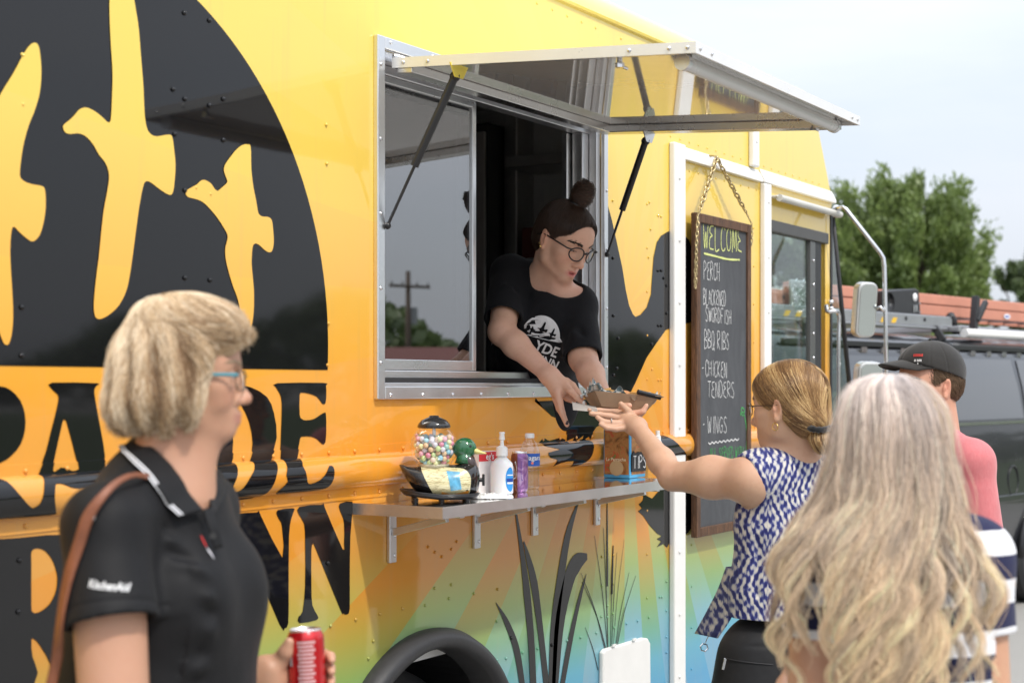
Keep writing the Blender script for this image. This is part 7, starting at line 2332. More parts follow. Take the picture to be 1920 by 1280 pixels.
hairB_m = hair_mat('dark_hair_base', 0.5, 0.25)
hairB, VHB = sdf_obj(SHB, 'hair', hairB_m, personB, 1, lambda V, n: 0.001 * vnoise(V, 120, 3, 2), toneB)
rs = np.random.default_rng(8)
sel = VHB[rs.integers(0, len(VHB), 12000)]
sel = sel[((sel - bunb) @ HB_B[:, 2]) < -0.008]
def flowB(p, u): 
    d = bunb - p
    return d / (np.linalg.norm(d, axis=1)[:, None] + 1e-6)
stB = comb(SHB, sel, flowB, 12, 0.008, 0.0018, 0.0022, 4, 0.06)
dist = np.linalg.norm(stB - bunb, axis=2)
colsB = BROWN * rs.uniform(0.7, 1.9, (len(stB), 1)) * (1 + 0.5 * np.clip(vnoise(stB[:, 0], 60, 5, 2), 0, 1))[:, None]
hair_curves('hair_strands', stB, np.linspace(0.0005, 0.0004, 13), colsB, HAIRM, hairB)
# bun: coiled ropes of strands
bn = []
bcol = []
R3 = HB_B
for i in range(1500):
    ph = rs.uniform(0, 6.283); lay = rs.uniform(0.6, 1.0); tilt = rs.normal(size=2) * 0.55
    zc_ = rs.uniform(-0.6, 1.0)
    pts = []
    for k in range(16):
        a = ph + k * 0.17
        rr = 0.036 * lay * math.sqrt(max(0.05, 1 - (zc_ * 0.85) ** 2)) * (1 + 0.10 * math.sin(a * 3 + i % 5))
        v = np.array([rr * math.cos(a), rr * math.sin(a), 0.031 * zc_ + 0.009 * math.sin(a + tilt[0] * 3) + 0.01 * tilt[1] * math.cos(a)])
        pts.append(bunc + R3 @ v)
    bn.append(pts); bcol.append(BROWN * rs.uniform(0.9, 3.0))
hair_curves('bun_strands', np.array(bn), np.full(16, 0.0009), np.array(bcol), HAIRM, hairB)
mb = MB(); torus(mb, bunb + R3 @ np.array([0, 0, 0.006]), R3[:, 2], 0.024, 0.005); mb.build('hair_tie', BLACKP, hairB, smooth=True)
# loose baby hairs round the face
fly = []
for i in range(140):
    a = rs.uniform(-1.25, 1.25); s0 = np.array([0.062 * math.cos(a) + 0.012, 0.070 * math.sin(a), 0.075 - 0.02 * abs(a)])
    d = np.array([rs.normal() * 0.3 + 0.2, rs.normal() * 0.4 + math.sin(a), rs.normal() * 0.5 + 0.4]); d /= np.linalg.norm(d)
    s0 = s0 + np.array([-0.03, 0, 0.02])
    fly.append([WB(*(s0 + d * 0.006 * k + np.array([0, 0, -0.0006 * k * k]))) for k in range(6)])
hair_curves('stray_hair', np.array(fly), np.linspace(0.0003, 0.00015, 6), np.tile(BROWN * 2.5, (140, 1)), HAIRM, hairB)
# ================================================================== woman in the blue patterned top, reaching up
PC = Person(1480, 4.2)
L = PC.L
Fc = np.array([-0.77, 0.64, -0.06])
HB_C = basis(Fc)
hC = L(1478, 760, 0.0); scC = 1.0
FT = np.array([-0.45, 0.893, 0]); LT = np.array([-0.893, -0.45, 0])
TC = basis(FT)
cS = L(1497, 893, 0.03)
sLc = cS + LT * 0.155; sRc = cS - LT * 0.165
eC = L(1261, 893, 0.14); wC = L(1194, 800, 0.355)
S = Sdf(L(1040, 1330, 0) + (0, -0.35, 0), L(1700, 660, 0) + (0, 0.62, 0), 0.0034)
WC = head_sdf(S, hC, HB_C, scC, smile=0.5, eye_open=0.6)
S.cone(WC(-0.02, 0, -0.055), cS + (0.0, 0, 0.03), 0.050, 0.058, 0.03)
S.cone(WC(0.03, 0, -0.085), cS + FT * 0.03 + (0, 0, 0.02), 0.03, 0.045, 0.03)
S.cone(sLc, sRc, 0.050, 0.050, 0.05)
S.cone(cS + (0, 0, 0.045), sLc + (0, 0, 0.01), 0.045, 0.045, 0.04); S.cone(cS + (0, 0, 0.045), sRc + (0, 0, 0.01), 0.045, 0.045, 0.04)
S.ell(L(1470, 985, 0.05), (0.095, 0.140, 0.18), 0.05, R=TC.T)
S.ell(sLc + (0, 0, -0.010), (0.056, 0.056, 0.056), 0.03)
S.cone(sLc + (0, 0, -0.008), sLc + (eC - sLc) * 0.5, 0.056, 0.055, 0.025); S.cone(sLc + (eC - sLc) * 0.5, eC, 0.055, 0.038, 0.03)
S.cone(eC, eC + (wC - eC) * 0.3, 0.037, 0.0375, 0.02); S.cone(eC + (wC - eC) * 0.3, wC, 0.037, 0.0235, 0.02)
eRc = sRc + np.array([0.03, 0.10, -0.28])
S.cone(sRc, eRc, 0.055, 0.046, 0.03); S.cone(eRc, eRc + np.array([-0.06, 0.2, 0.05]), 0.044, 0.03, 0.02)
S.cone(eRc + np.array([-0.06, 0.2, 0.05]), eRc + np.array([-0.08, 0.28, 0.06]), 0.028, 0.02, 0.02)
# left hand under the tray, fingers pointing left
S.cone(wC, L(1168, 784, 0.40), 0.026, 0.022, 0.02); S.cone(wC, L(1176, 794, 0.38), 0.024, 0.020, 0.02)
def fing(pts, rr): S.path([L(*p) for p in pts], rr, 0.004)
fing([(1170, 776, 0.41), (1147, 770, 0.42), (1126, 769, 0.41), (1105, 768, 0.40)], [0.0125, 0.0104, 0.0092, 0.0070])
fing([(1168, 785, 0.39), (1144, 780, 0.39), (1124, 777, 0.38), (1108, 775, 0.37)], [0.0125, 0.0104, 0.0092, 0.0072])
fing([(1170, 793, 0.37), (1148, 793, 0.36), (1131, 790, 0.355), (1120, 782, 0.355)], [0.0120, 0.0100, 0.0088, 0.0070])
fing([(1176, 801, 0.36), (1155, 804, 0.35), (1138, 802, 0.345), (1126, 795, 0.345)], [0.0110, 0.0090, 0.0080, 0.0064])
fing([(1192, 790, 0.40), (1177, 770, 0.385), (1164, 757, 0.375)], [0.0165, 0.0115, 0.0085])
WiC = lambda V: ((V - hC) @ HB_C) / scC
personC, _ = sdf_obj(S, 'person', SKIN, None, 1, None, lambda V: skin_tones(V, WiC, (0.58, 0.35, 0.235), lips=(0.5, 0.2, 0.18), seed=13))
PC.finish(personC)
tag(personC, 'woman in a blue and white patterned sleeveless top reaching for the tray', 'person')
eyes(WC, personC, scC); brows(WC, personC, (0.2, 0.12, 0.06), scC, S=S)
spectacles(WC, personC, GOLD, GOLD, scC, (0.023, 0.017), 0.0011, 0.0012, -0.006, 0.106)
mb = MB(); torus(mb, WC(-0.006, 0.086, -0.056), WC(0.2, 0.9, 0.0) - hC, 0.0095, 0.0016, 24); mb.build('earring', EARG, personC, smooth=True)
mb = MB(); torus(mb, L(1146, 789, 0.358), (1.0, 0.1, 0.12), 0.0102, 0.0016, 20); mb.build('ring', CHROME, personC, smooth=True)
# ---- patterned top
S4 = Sdf(L(1270, 1260, 0) + (0, -0.40, 0), L(1690, 800, 0) + (0, 0.42, 0), 0.0038)
S4.ell(L(1472, 985, 0.05), (0.118, 0.150, 0.19), 0.0, R=TC.T)
S4.cone(sLc + LT * -0.022 + (0, 0, 0.004), sRc + LT * 0.022, 0.070, 0.070, 0.05)
S4.cone(cS + (0, 0, 0.028), sLc - LT * 0.012 + (0, 0, 0.010), 0.060, 0.062, 0.03); S4.cone(cS + (0, 0, 0.028), sRc + LT * 0.012 + (0, 0, 0.010), 0.060, 0.062, 0.03)
S4.ell(L(1462, 1110, 0.06), (0.120, 0.150, 0.16), 0.06, R=TC.T)
S4.ell(L(1466, 1200, 0.06), (0.135, 0.172, 0.10), 0.06, R=TC.T)
S4.plane(L(1470, 1158, 0.0), (0.0, 0, -1))
S4.cone(WC(-0.02, 0, -0.055), cS + (0, 0, 0.02), 0.052, 0.062, 0.008, 'sub')
S4.ell(sLc + LT * 0.055 + (0, 0, -0.030), (0.075, 0.066, 0.092), 0.010, 'sub', R=TC.T)
S4.ell(sRc - LT * 0.055 + (0, 0, -0.030), (0.075, 0.066, 0.092), 0.010, 'sub', R=TC.T)
fc_ = []
for a, b, w, am in [((1395, 960), (1400, 1100), 0.018, 0.004), ((1420, 1000), (1410, 1140), 0.016, -0.004), ((1375, 1000), (1372, 1130), 0.014, -0.004), ((1455, 980), (1460, 1140), 0.018, 0.004), ((1485, 1000), (1480, 1140), 0.018, -0.004), ((1360, 1050), (1420, 1130), 0.014, 0.004), ((1380, 1100), (1430, 1120), 0.012, -0.004), ((1395, 918), (1540, 926), 0.004, -0.003)]:
    fc_.append((L(*a, -0.06), L(*b, -0.06), w, am))
def ikat():
    def extra(t, c, p):
        sp = t.n('SeparateXYZ', Vector=p)
        x, z = sp.outputs[0], sp.outputs[2]
        nz = t.math('MULTIPLY', t.math('SUBTRACT', t.noise(38, 3, 0.6, p), 0.5), 0.010)
        nz2 = t.math('MULTIPLY', t.math('SUBTRACT', t.noise(90, 3, 0.6, t.n('Mapping', Vector=p, Scale=(1.6, 1.6, 0.25))), 0.5), 0.012)
        xx = t.math('ADD', t.math('SUBTRACT', x, t.math('MULTIPLY', z, 0.0)), nz)
        zz = t.math('ADD', t.math('ADD', z, nz), nz2)
        # mirrored tile: half-drop repeat of nested lozenges and bow shapes
        tile = 0.14
        u = t.math('ABSOLUTE', t.math('SUBTRACT', t.math('FRACT', t.math('DIVIDE', xx, tile)), 0.5))
        row = t.math('MODULO', t.math('FLOOR', t.math('ADD', t.math('DIVIDE', xx, tile), 100.0)), 2.0)
        v = t.math('ABSOLUTE', t.math('SUBTRACT', t.math('FRACT', t.math('ADD', t.math('DIVIDE', zz, tile * 1.25), t.math('MULTIPLY', row, 0.5))), 0.5))
        d1 = t.math('ADD', t.math('MULTIPLY', u, 1.7), v)
        s1 = t.math('SINE', t.math('MULTIPLY', d1, 33.0))
        d2 = t.math('SUBTRACT', t.math('MULTIPLY', u, 1.2), t.math('MULTIPLY', v, 1.4))
        s2 = t.math('SINE', t.math('MULTIPLY', d2, 26.0))
        r = t.math('SQRT', t.math('ADD', t.math('MULTIPLY', t.math('MULTIPLY', u, u), 2.5), t.math('MULTIPLY', v, v)))
        s3 = t.math('SINE', t.math('MULTIPLY', r, 30.0))
        f = t.math('ADD', t.math('MULTIPLY', s1, 0.8), t.math('ADD', t.math('MULTIPLY', s2, 0.6), t.math('MULTIPLY', s3, 0.7)))
        br = t.math('MULTIPLY', t.math('SUBTRACT', t.noise(150, 3, 0.6, t.n('Mapping', Vector=p, Scale=(1.5, 1.5, 0.3))), 0.5), 2.6)
        f = t.math('ADD', f, br)
        return t.ramp(t.math('MULTIPLY_ADD', f, 0.22, 0.5), [(0.26, (0.022, 0.026, 0.125)), (0.43, (0.05, 0.06, 0.21)), (0.51, (0.20, 0.21, 0.34)), (0.60, (0.44, 0.43, 0.44)), (0.84, (0.64, 0.60, 0.54))])
    return cloth_mat('ikat_print', (0.5, 0.5, 0.5), 0.75, 900, 0.05, 0.1, extra, bumpk=0.2)
IKAT = ikat()
topC, _ = sdf_obj(S4, 'sleeveless_top', IKAT, personC, 2, lambda V, n: 1.8 * folds(V, fc_) + 0.0016 * vnoise(V, 24, 6, 3))
# front tail of the blouse hanging out to the left
tl0 = [L(1385, 1060, 0.00), L(1382, 1100, 0.00), L(1374, 1150, 0.02), L(1345, 1196, 0.06)]
tl1 = [L(1362, 1062, 0.10), L(1347, 1103, 0.14), L(1326, 1145, 0.18), L(1303, 1187, 0.22)]
strip_surface('shirt_tail', tl0, tl1, IKAT, topC, 16, 0.003)
# ---- black trousers with zipped pocket
TRC = cloth_mat('black_twill', (0.012, 0.012, 0.013), 0.55, 900, 0.15, 0.05, bumpk=0.2)
S5 = Sdf(L(1260, 1400, 0) + (0, -0.40, 0), L(1690, 1120, 0) + (0, 0.45, 0), 0.0045)
S5.ell(L(1456, 1240, 0.06), (0.128, 0.182, 0.15), 0.0, R=TC.T)
S5.ell(L(1456, 1330, 0.05), (0.150, 0.210, 0.15), 0.06, R=TC.T)
S5.plane(L(1470, 1144, 0.0), (0, 0, 1))
fd = [(L(1340, 1182, -0.05), L(1560, 1186, -0.1), 0.005, -0.003), (L(1345, 1208, -0.05), L(1560, 1214, -0.1), 0.006, -0.003), (L(1345, 1262, -0.08), L(1440, 1268, -0.12), 0.012, 0.004), (L(1360, 1225, -0.08), L(1470, 1232, -0.12), 0.004, -0.004), (L(1480, 1200, -0.12), L(1470, 1300, -0.12), 0.006, -0.004)]
trC, _ = sdf_obj(S5, 'trousers', TRC, personC, 2, lambda V, n: folds(V, fd) + 0.0015 * vnoise(V, 30, 7, 3))
zp = project_on(S5, [L(1357, 1229, 0), L(1352, 1250, 0)], -0.30, 0.002)
zq = project_on(S5, [L(x, 1229 + (x - 1357) * 0.07, 0) for x in np.linspace(1357, 1440, 12)], -0.30, 0.002)
MB().tube(zq, 0.0014, 6).build('zip', RUBBER, trC, smooth=True)
MB().bar(zp[0], zp[1], 0.008, 0.003, (0, -1, 0)).build('zip_pull', CHROME, trC, bevel=0.001)
legs(PC, personC, L(1468, 1330, 0.05), TRC, 0.72, 0.15, 0.09, FT)
kc = empty('key_ring', (0, 0, 0)); kc.location = PC.loc; kc.rotation_euler = (0, 0, RZ)
tag(kc, 'small silver key ring hanging from the waist of the woman in the patterned top', 'key ring')
MB().tube([L(1335, 1180, 0.12), L(1326, 1196, 0.13), L(1322, 1206, 0.13)], 0.0012, 6).build('cord', CHROME, kc, smooth=True)
mb = MB(); torus(mb, L(1320, 1213, 0.13), (0.1, -1, 0.1), 0.011, 0.0022, 6, 6); mb.build('hexagon_ring', CHROME, kc)
# ---- hair: swept back to a low bun
SHC = Sdf(hC - np.array([0.17, 0.19, 0.18]), hC + np.array([0.19, 0.17, 0.15]), 0.0032)
E_ = lambda p, r, k=0.02, op='add': SHC.ell(WC(*p), np.array(r), k, op, HB_C.T)
E_((-0.014, 0, 0.032), (0.104, 0.0835, 0.0915), 0.0)
E_((0.030, 0, 0.050), (0.058, 0.066, 0.046), 0.03)
E_((-0.050, 0, -0.03), (0.062, 0.072, 0.060), 0.03)
E_((-0.072, 0, -0.050), (0.036, 0.044, 0.030), 0.03)
E_((0.118, 0, -0.006), (0.068, 0.105, 0.072), 0.012, 'sub')
E_((0.055, 0, -0.085), (0.10, 0.14, 0.082), 0.015, 'sub')
for s_ in (1, -1): E_((-0.004, s_*0.092, -0.020), (0.024, 0.022, 0.034), 0.008, 'sub')
bunC = WC(-0.100, 0, -0.098)
baseC = WC(-0.090, 0, -0.058)
toneC = lambda V: np.array((0.16, 0.085, 0.035)) * (1 + 0.3 * vnoise(V, 60, 2, 3))[:, None]
hairC, VHC = sdf_obj(SHC, 'hair', hair_mat('brown_hair_base', 0.5, 0.25), personC, 1, lambda V, n: 0.0012 * vnoise(V, 90, 3, 2), toneC)
rs = np.random.default_rng(18)
sel = VHC[rs.integers(0, len(VHC), 18000)]
def flowC(p, u):
    d = baseC - p
    n_ = np.linalg.norm(d, axis=1)[:, None] + 1e-6
    side = (WiC(p)[:, 1] > 0)
    q_ = WiC(p)
    dn = np.clip((q_[:, 2] + 0.02) / 0.09, 0, 1)[:, None]
    return d / n_ + dn * 0.9 * (HB_C[:, 1][None, :] * np.sign(q_[:, 1])[:, None] * np.clip(1 - np.abs(q_[:, 1]) / 0.07, 0, 1)[:, None] + np.array([0, 0, -0.2]))
stC = comb(SHC, sel, flowC, 14, 0.0085, 0.0022, 0.003, 6, 0.05)
ck = vnoise(stC[:, 7], 75, 41, 2) + 0.5 * vnoise(stC[:, 7], 160, 42, 2)
palC = np.array([(0.13, 0.065, 0.026), (0.22, 0.12, 0.05), (0.36, 0.215, 0.09), (0.58, 0.40, 0.19)])
ci = np.clip((ck * 0.75 + 0.5 + rs.normal(size=len(ck)) * 0.10) * 4, 0, 3.99).astype(int)
hair_curves('hair_strands', stC, np.linspace(0.0006, 0.00045, 15), palC[ci] * rs.uniform(0.85, 1.15, (len(ci), 1)), HAIRM, hairC)
bn, bc = [], []
for i in range(2600):
    ph = rs.uniform(0, 6.283); lay = rs.uniform(0.25, 1.0); zc_ = rs.uniform(-1, 1)
    pts = []
    for k in range(15):
        a = ph + k * 0.2
        s_ = math.sqrt(max(0.04, 1 - (zc_ * 0.9) ** 2))
        v = np.array([0.030 * zc_ + 0.004 * math.sin(a * 2), 0.052 * lay * s_ * math.cos(a), 0.040 * lay * s_ * math.sin(a)])
        pts.append(bunC + HB_C @ v)
    bn.append(pts); bc.append(palC[min(3, int(rs.choice(4, p=[0.15, 0.3, 0.35, 0.2])))] * rs.uniform(0.85, 1.2))
bcore = MB().ball(bunC, 0.030, 16, 12).build('bun_core', hairC.data.materials[0], hairC, smooth=True)
vcol(bcore.data, np.tile(np.array((0.2, 0.11, 0.05)), (len(bcore.data.vertices), 1)))
hair_curves('bun_strands', np.array(bn), np.full(15, 0.0008), np.array(bc), HAIRM, hairC)
mb = MB(); pts = [bunC + HB_C @ np.array([0.022 + 0.012 * math.cos(a), 0.047 * math.cos(a + 1.57), 0.020 + 0.012 * math.sin(a + 0.4)]) for a in np.linspace(0, 6.283, 31)[:-1]]
pts = [WC(-0.098, 0, -0.066) + HB_C @ np.array([0.026 * math.sin(a), 0.054 * math.cos(a), 0.004 * math.sin(2 * a)]) for a in np.linspace(0, 6.283, 41)[:-1]]
mb.tube(pts, [0.0080 + 0.0014 * math.sin(i * 2.3) for i in range(40)], 8, closed=True).build('scrunchie', cloth_mat('black_velvet', (0.01, 0.01, 0.011), 0.9, 800, 0.2, 0.4), hairC, smooth=True)
# ================================================================== woman with long blonde hair, right foreground (from behind)
PDD = Person(1690, 2.5)
L = PDD.L
Fd = np.array([-0.12, 0.99, 0.0]); LD = np.array([-0.99, -0.12, 0])
HB_D = basis((-0.15, 0.985, -0.05))
hD = L(1682, 834, 0.0)
S = Sdf(L(1390, 1420, 0) + (0, -0.26, 0), L(1990, 690, 0) + (0, 0.26, 0), 0.0040)
WD = head_sdf(S, hD, HB_D, 0.92, ears=False)
cD = L(1685, 1045, 0.03)
sLd = cD + LD * 0.130; sRd = cD - LD * 0.130
S.cone(WD(-0.02, 0, -0.055), cD + (0, 0, 0.02), 0.050, 0.058, 0.03)
S.cone(sLd, sRd, 0.048, 0.048, 0.04)
S.ell(L(1685, 1190, 0.04), (0.15, 0.10, 0.2), 0.05)
for sh, px in ((sLd, 1518), (sRd, 1852)):
    el = L(px, 1390, 0.02)
    S.cone(sh, el, 0.048, 0.040, 0.03)
    S.cone(el, el + np.array([0, 0.2, 0.03]), 0.040, 0.028, 0.02)
    hand_sdf(S, el + np.array([0, 0.2, 0.03]), (0, 1, 0.1), (1 if px < 1690 else -1, 0, 0), (0, 0, 1), 0.95)
personD, _ = sdf_obj(S, 'person', SKIN, None, 1, None, lambda V: skin_tones(V, lambda v: ((v - hD) @ HB_D), (0.56, 0.31, 0.20), seed=23))
PDD.finish(personD)
tag(personD, 'woman with long wavy blonde hair in a navy and white striped shirt, seen from behind', 'person')
S6 = Sdf(L(1390, 1500, 0) + (0, -0.28, 0), L(1990, 960, 0) + (0, 0.28, 0), 0.0046)
S6.ell(L(1685, 1170, 0.04), (0.172, 0.118, 0.22), 0.0)
S6.ell(L(1685, 1360, 0.05), (0.170, 0.125, 0.22), 0.06)
S6.cone(sLd, sRd, 0.056, 0.056, 0.05)
S6.cone(cD + (0, 0, 0.03), sLd, 0.05, 0.054, 0.03); S6.cone(cD + (0, 0, 0.03), sRd, 0.05, 0.054, 0.03)
for sh, px in ((sLd, 1518), (sRd, 1852)):
    el = L(px, 1390, 0.02); e2 = sh + (el - sh) * 0.42
    S6.cone(sh, e2, 0.056, 0.056, 0.025); hem(S6, sh, e2, 0.056, 0.050)
S6.cone(WD(-0.02, 0, -0.055), cD + (0, 0, 0.05), 0.055, 0.060, 0.01, 'sub')
def stripes():
    def extra(t, c, p):
        z = t.n('SeparateXYZ', Vector=p).outputs[2]
        w = t.math('ADD', z, t.math('MULTIPLY', t.math('SUBTRACT', t.noise(9, 2, 0.5, p), 0.5), 0.012))
        k = t.math('FRACT', t.math('DIVIDE', t.math('SUBTRACT', w, 1.288), 0.0785))
        return t.mix(t.math('GREATER_THAN', k, 0.5), (0.018, 0.02, 0.06), (0.72, 0.72, 0.74))
    return cloth_mat('striped_jersey', (0.5, 0.5, 0.5), 0.85, 900, 0.05, 0.1, extra, bumpk=0.2)
shirtD, _ = sdf_obj(S6, 'striped_shirt', stripes(), personD, 2, lambda V, n: 0.003 * vnoise(V, 16, 6, 3))
legs(PDD, personD, L(1685, 1380, 0.05), cloth_mat('blue_denim', (0.03, 0.045, 0.09), 0.8), 0.93, 0.15, 0.09, Fd)
# ---- long hair
rs = np.random.default_rng(33)
def sil(z):
    """half width and centre of the hair at height z (from the outline in the photograph)"""
    pys = np.array([699, 708, 722, 745, 775, 810, 850, 900, 940, 975, 1005, 1050, 1100, 1180, 1290, 1400])
    lft = np.array([1680, 1645, 1618, 1604, 1592, 1580, 1570, 1556, 1534, 1500, 1474, 1452, 1446, 1446, 1450, 1460])
    rgt = np.array([1702, 1728, 1746, 1764, 1780, 1792, 1804, 1820, 1834, 1852, 1870, 1890, 1903, 1908, 1906, 1900])
    zz = np.array([L(0, p, -0.10)[2] for p in pys])
    xl = np.array([L(a, 800, -0.10)[0] for a in lft]); xr = np.array([L(a, 800, -0.10)[0] for a in rgt])
    o = np.argsort(zz)
    return np.interp(z, zz[o], xl[o]), np.interp(z, zz[o], xr[o])
def back(z):
    """how far the hair bulges towards the camera"""
    zt = hD[2]
    low = np.interp(z, [zt - 0.55, zt - 0.35, zt - 0.22, zt - 0.12, zt], [-0.13, -0.145, -0.138, -0.124, -0.120])
    top = -0.120 * np.sqrt(np.clip(1 - (np.maximum(z - zt, 0) / 0.122) ** 2, 0.01, 1))
    return np.where(z > zt, top, low)
ztop = L(0, 701, -0.05)[2]
def locks(nl, per, zlo, zhi, seed, udist, amp=0.012, r0=0.011, depth=(0.0, 1.0), K=36, edge=0.0):
    """wavy locks: every lock is a bundle that narrows to its tip"""
    r_ = np.random.default_rng(seed)
    S_, C_ = [], []
    fall_s = np.linspace(0, 1, K)
    for l_ in range(nl):
        u = udist(r_); ze = r_.uniform(zlo, zhi); dep = r_.uniform(*depth)
        ze = ze + edge * (1.2 * max(0.0, abs(u) - 0.32) + 2.0 * max(0.0, u - 0.06))
        ze = min(ze, L(0, r_.uniform(980, 1060), -0.1)[2]) if edge > 0.2 else min(ze, L(0, r_.uniform(860, 930), -0.1)[2])
        lam = r_.uniform(0.125, 0.19); ph = 2.2 * u + r_.normal() * 0.9; am = amp * r_.uniform(0.6, 1.5)
        gold = np.clip(r_.normal() * 0.20 - 0.03, -0.5, 0.35); drift = r_.normal() * 0.05
        z = ztop - (ztop - ze) * fall_s ** 1.1
        fall = ztop - z
        w = np.clip((fall - 0.11) / 0.22, 0, 1)
        xl, xr = sil(z)
        uu = np.clip(u + drift * w * fall, -1, 1)
        x = (xl + xr) / 2 + (xr - xl) / 2 * uu * 0.87 + am * w * np.sin(2 * math.pi * fall / lam + ph)
        y = back(z) * np.sqrt(np.maximum(0, 1 - 0.8 * uu * uu)) * (0.90 + 0.12 * dep) + am * 0.45 * w * np.cos(2 * math.pi * fall / lam + ph + 0.7) - 0.006 * w * dep
        y = y + max(0.0, abs(u) - 0.75) * 0.10
        c = np.stack([x, y, z], 1)
        rr = r0 * r_.uniform(0.7, 1.35) * np.interp(fall_s, [0, 0.10, 0.28, 0.7, 1.0], [0.35, 0.9, 1.2, 0.95, 0.25])
        a = r_.uniform(0, 6.283, per); q = np.abs(r_.normal(0, 0.62, per))
        tw = r_.uniform(-1.2, 1.2)
        for i in range(per):
            aa = a[i] + tw * fall_s
            o = np.stack([rr * q[i] * np.cos(aa) * 1.25, rr * q[i] * np.sin(aa) * 0.6, np.zeros(K)], 1)
            fz = r_.normal(size=2) * 0.0035 * fall_s[:, None] ** 1.5
            o[:, 0] += fz[:, 0]; o[:, 1] += fz[:, 1]
            f_i = 1 - 0.30 * r_.random() ** 1.6
            q_ = c + o
            S_.append(np.stack([np.interp(fall_s * f_i, fall_s, q_[:, d]) for d in range(3)], 1))
        t_ = np.clip(fall / 0.45, 0, 1)[:, None]
        root = np.array((0.72, 0.615, 0.565)); mid = np.array((0.82, 0.650, 0.495)); tip = np.array((0.88, 0.660, 0.430))
        base = np.where(t_ < 0.5, root + (mid - root) * t_ * 2, mid + (tip - mid) * (t_ * 2 - 1))
        base = base * (1 + gold) + np.array((0.01, -0.005, -0.025)) * gold * 3
        sh = r_.uniform(0.72, 1.2, (per, 1, 1)); dk = (r_.random((per, 1, 1)) < 0.22) * 0.42
        C_.append(base[None] * sh * (1 - dk))
    return np.array(S_), np.clip(np.concatenate(C_), 0, 0.92)
def hair_pts(name, st, rad_, cols, m, parent):
    o = hair_curves(name, st, rad_, np.ones((len(st), 3)), m, parent)
    hc = o.data
    hc.attributes.remove(hc.attributes['tone'])
    ca = hc.attributes.new('tone', 'FLOAT_COLOR', 'POINT')
    c = np.ones((st.shape[0] * st.shape[1], 4), np.float32); c[:, :3] = cols.reshape(-1, 3)
    ca.data.foreach_set('color', c.ravel())
    return o
# solid under-layer so that the head never shows through
SHD = Sdf(L(1540, 1060, 0) + (0, -0.17, 0), L(1850, 690, 0) + (0, 0.17, 0), 0.0040)
SHD.ell(WD(-0.008, 0, 0.026), np.array([0.096, 0.072, 0.086]), 0.0, R=HB_D.T)
SHD.ell(L(1682, 900, -0.03), (0.090, 0.072, 0.12), 0.05)
SHD.ell(L(1682, 985, -0.035), (0.100, 0.062, 0.10), 0.05)
SHD.ell(WD(0.105, 0, -0.05), np.array([0.075, 0.12, 0.105]), 0.02, 'sub', R=HB_D.T)
hairD, _ = sdf_obj(SHD, 'hair', hair_mat('blonde_under_layer', 0.6, 0.15), personD, 1, lambda V, n: 0.004 * np.sin(V[:, 0] * 260 + 4 * vnoise(V, 12, 5, 2)) + 0.003 * vnoise(V, 30, 9, 2), lambda V: np.array((0.38, 0.28, 0.19)) * (1 + 0.3 * vnoise(V, 40, 3, 3))[:, None])
zz_ = lambda py: L(0, py, -0.1)[2]
for sd, nl, per, lo, hi, ud, am, r0, dp, eg in (
        (11, 62, 110, zz_(1190), zz_(1060), lambda r: r.uniform(-0.80, 0.80), 0.013, 0.013, (0.0, 0.4), 0.34),
        (12, 58, 110, zz_(1380), zz_(1270), lambda r: np.clip(r.normal(-0.14, 0.22), -0.60, 0.24), 0.016, 0.0115, (0.3, 1.0), 0.0),
        (13, 44, 90, zz_(1110), zz_(960), lambda r: r.uniform(-0.9, 0.9), 0.014, 0.012, (0.5, 1.0), 0.25),
        (14, 18, 70, zz_(1340), zz_(1160), lambda r: r.choice((-1, 1)) * r.uniform(0.80, 1.05), 0.016, 0.009, (0.2, 1.0), 0.0),
        (15, 40, 80, zz_(1010), zz_(840), lambda r: r.uniform(-0.95, 0.95), 0.004, 0.012, (0.6, 1.0), 0.1),
        (16, 12, 50, zz_(1330), zz_(1130), lambda r: r.uniform(0.2, 0.75), 0.014, 0.008, (0.5, 1.0), 0.0),
        (17, 60, 3, zz_(1340), zz_(1000), lambda r: r.uniform(-1.0, 1.0), 0.016, 0.012, (0.8, 1.3), 0.0)):
    st_, co_ = locks(nl, per, lo, hi, sd, ud, am, r0, dp, edge=eg)
    hair_pts('hair_strands', st_, np.linspace(0.0006, 0.0003, st_.shape[1]), co_, HAIRM, hairD)

# ================================================================== man in a cap and salmon T-shirt
PE = Person(1745, 4.9)
L = PE.L
Fe = np.array([-0.95, -0.30, -0.04])
HB_E = basis(Fe)
hE = L(1742, 722, 0.0)
S = Sdf(L(1600, 1120, 0) + (0, -0.32, 0), L(1890, 640, 0) + (0, 0.32, 0), 0.0036)
WE = head_sdf(S, hE, HB_E, 1.0, fem=0)
FE2 = np.array([-0.92, -0.38, 0]); LE = np.array([0.38, -0.92, 0]); TE = basis(FE2)
cE = L(1752, 850, 0.03)
S.cone(WE(-0.025, 0, -0.055), cE + (0.02, 0, 0.02), 0.058, 0.066, 0.03)
sLe = cE + LE * 0.18 + (0, 0, -0.02); sRe = cE - LE * 0.18 + (0, 0, -0.02)
S.cone(sLe, sRe, 0.055, 0.055, 0.05)
S.ell(L(1752, 960, 0.03), (0.115, 0.16, 0.2), 0.05, R=TE.T)
for sh in (sLe, sRe):
    el = sh + np.array([0.03, -0.02, -0.29]); wr = el + FE2 * 0.16 + np.array([0, 0, -0.18])
    S.cone(sh, el, 0.054, 0.045, 0.03); S.cone(el, wr, 0.044, 0.030, 0.02)
    hand_sdf(S, wr, (-0.5, -0.2, -0.85), (-LE if sh is sLe else LE), FE2, 1.0)
personE, _ = sdf_obj(S, 'person', SKIN, None, 1, None, lambda V: skin_tones(V, lambda v: ((v - hE) @ HB_E), (0.60, 0.315, 0.215), seed=29))
PE.finish(personE)
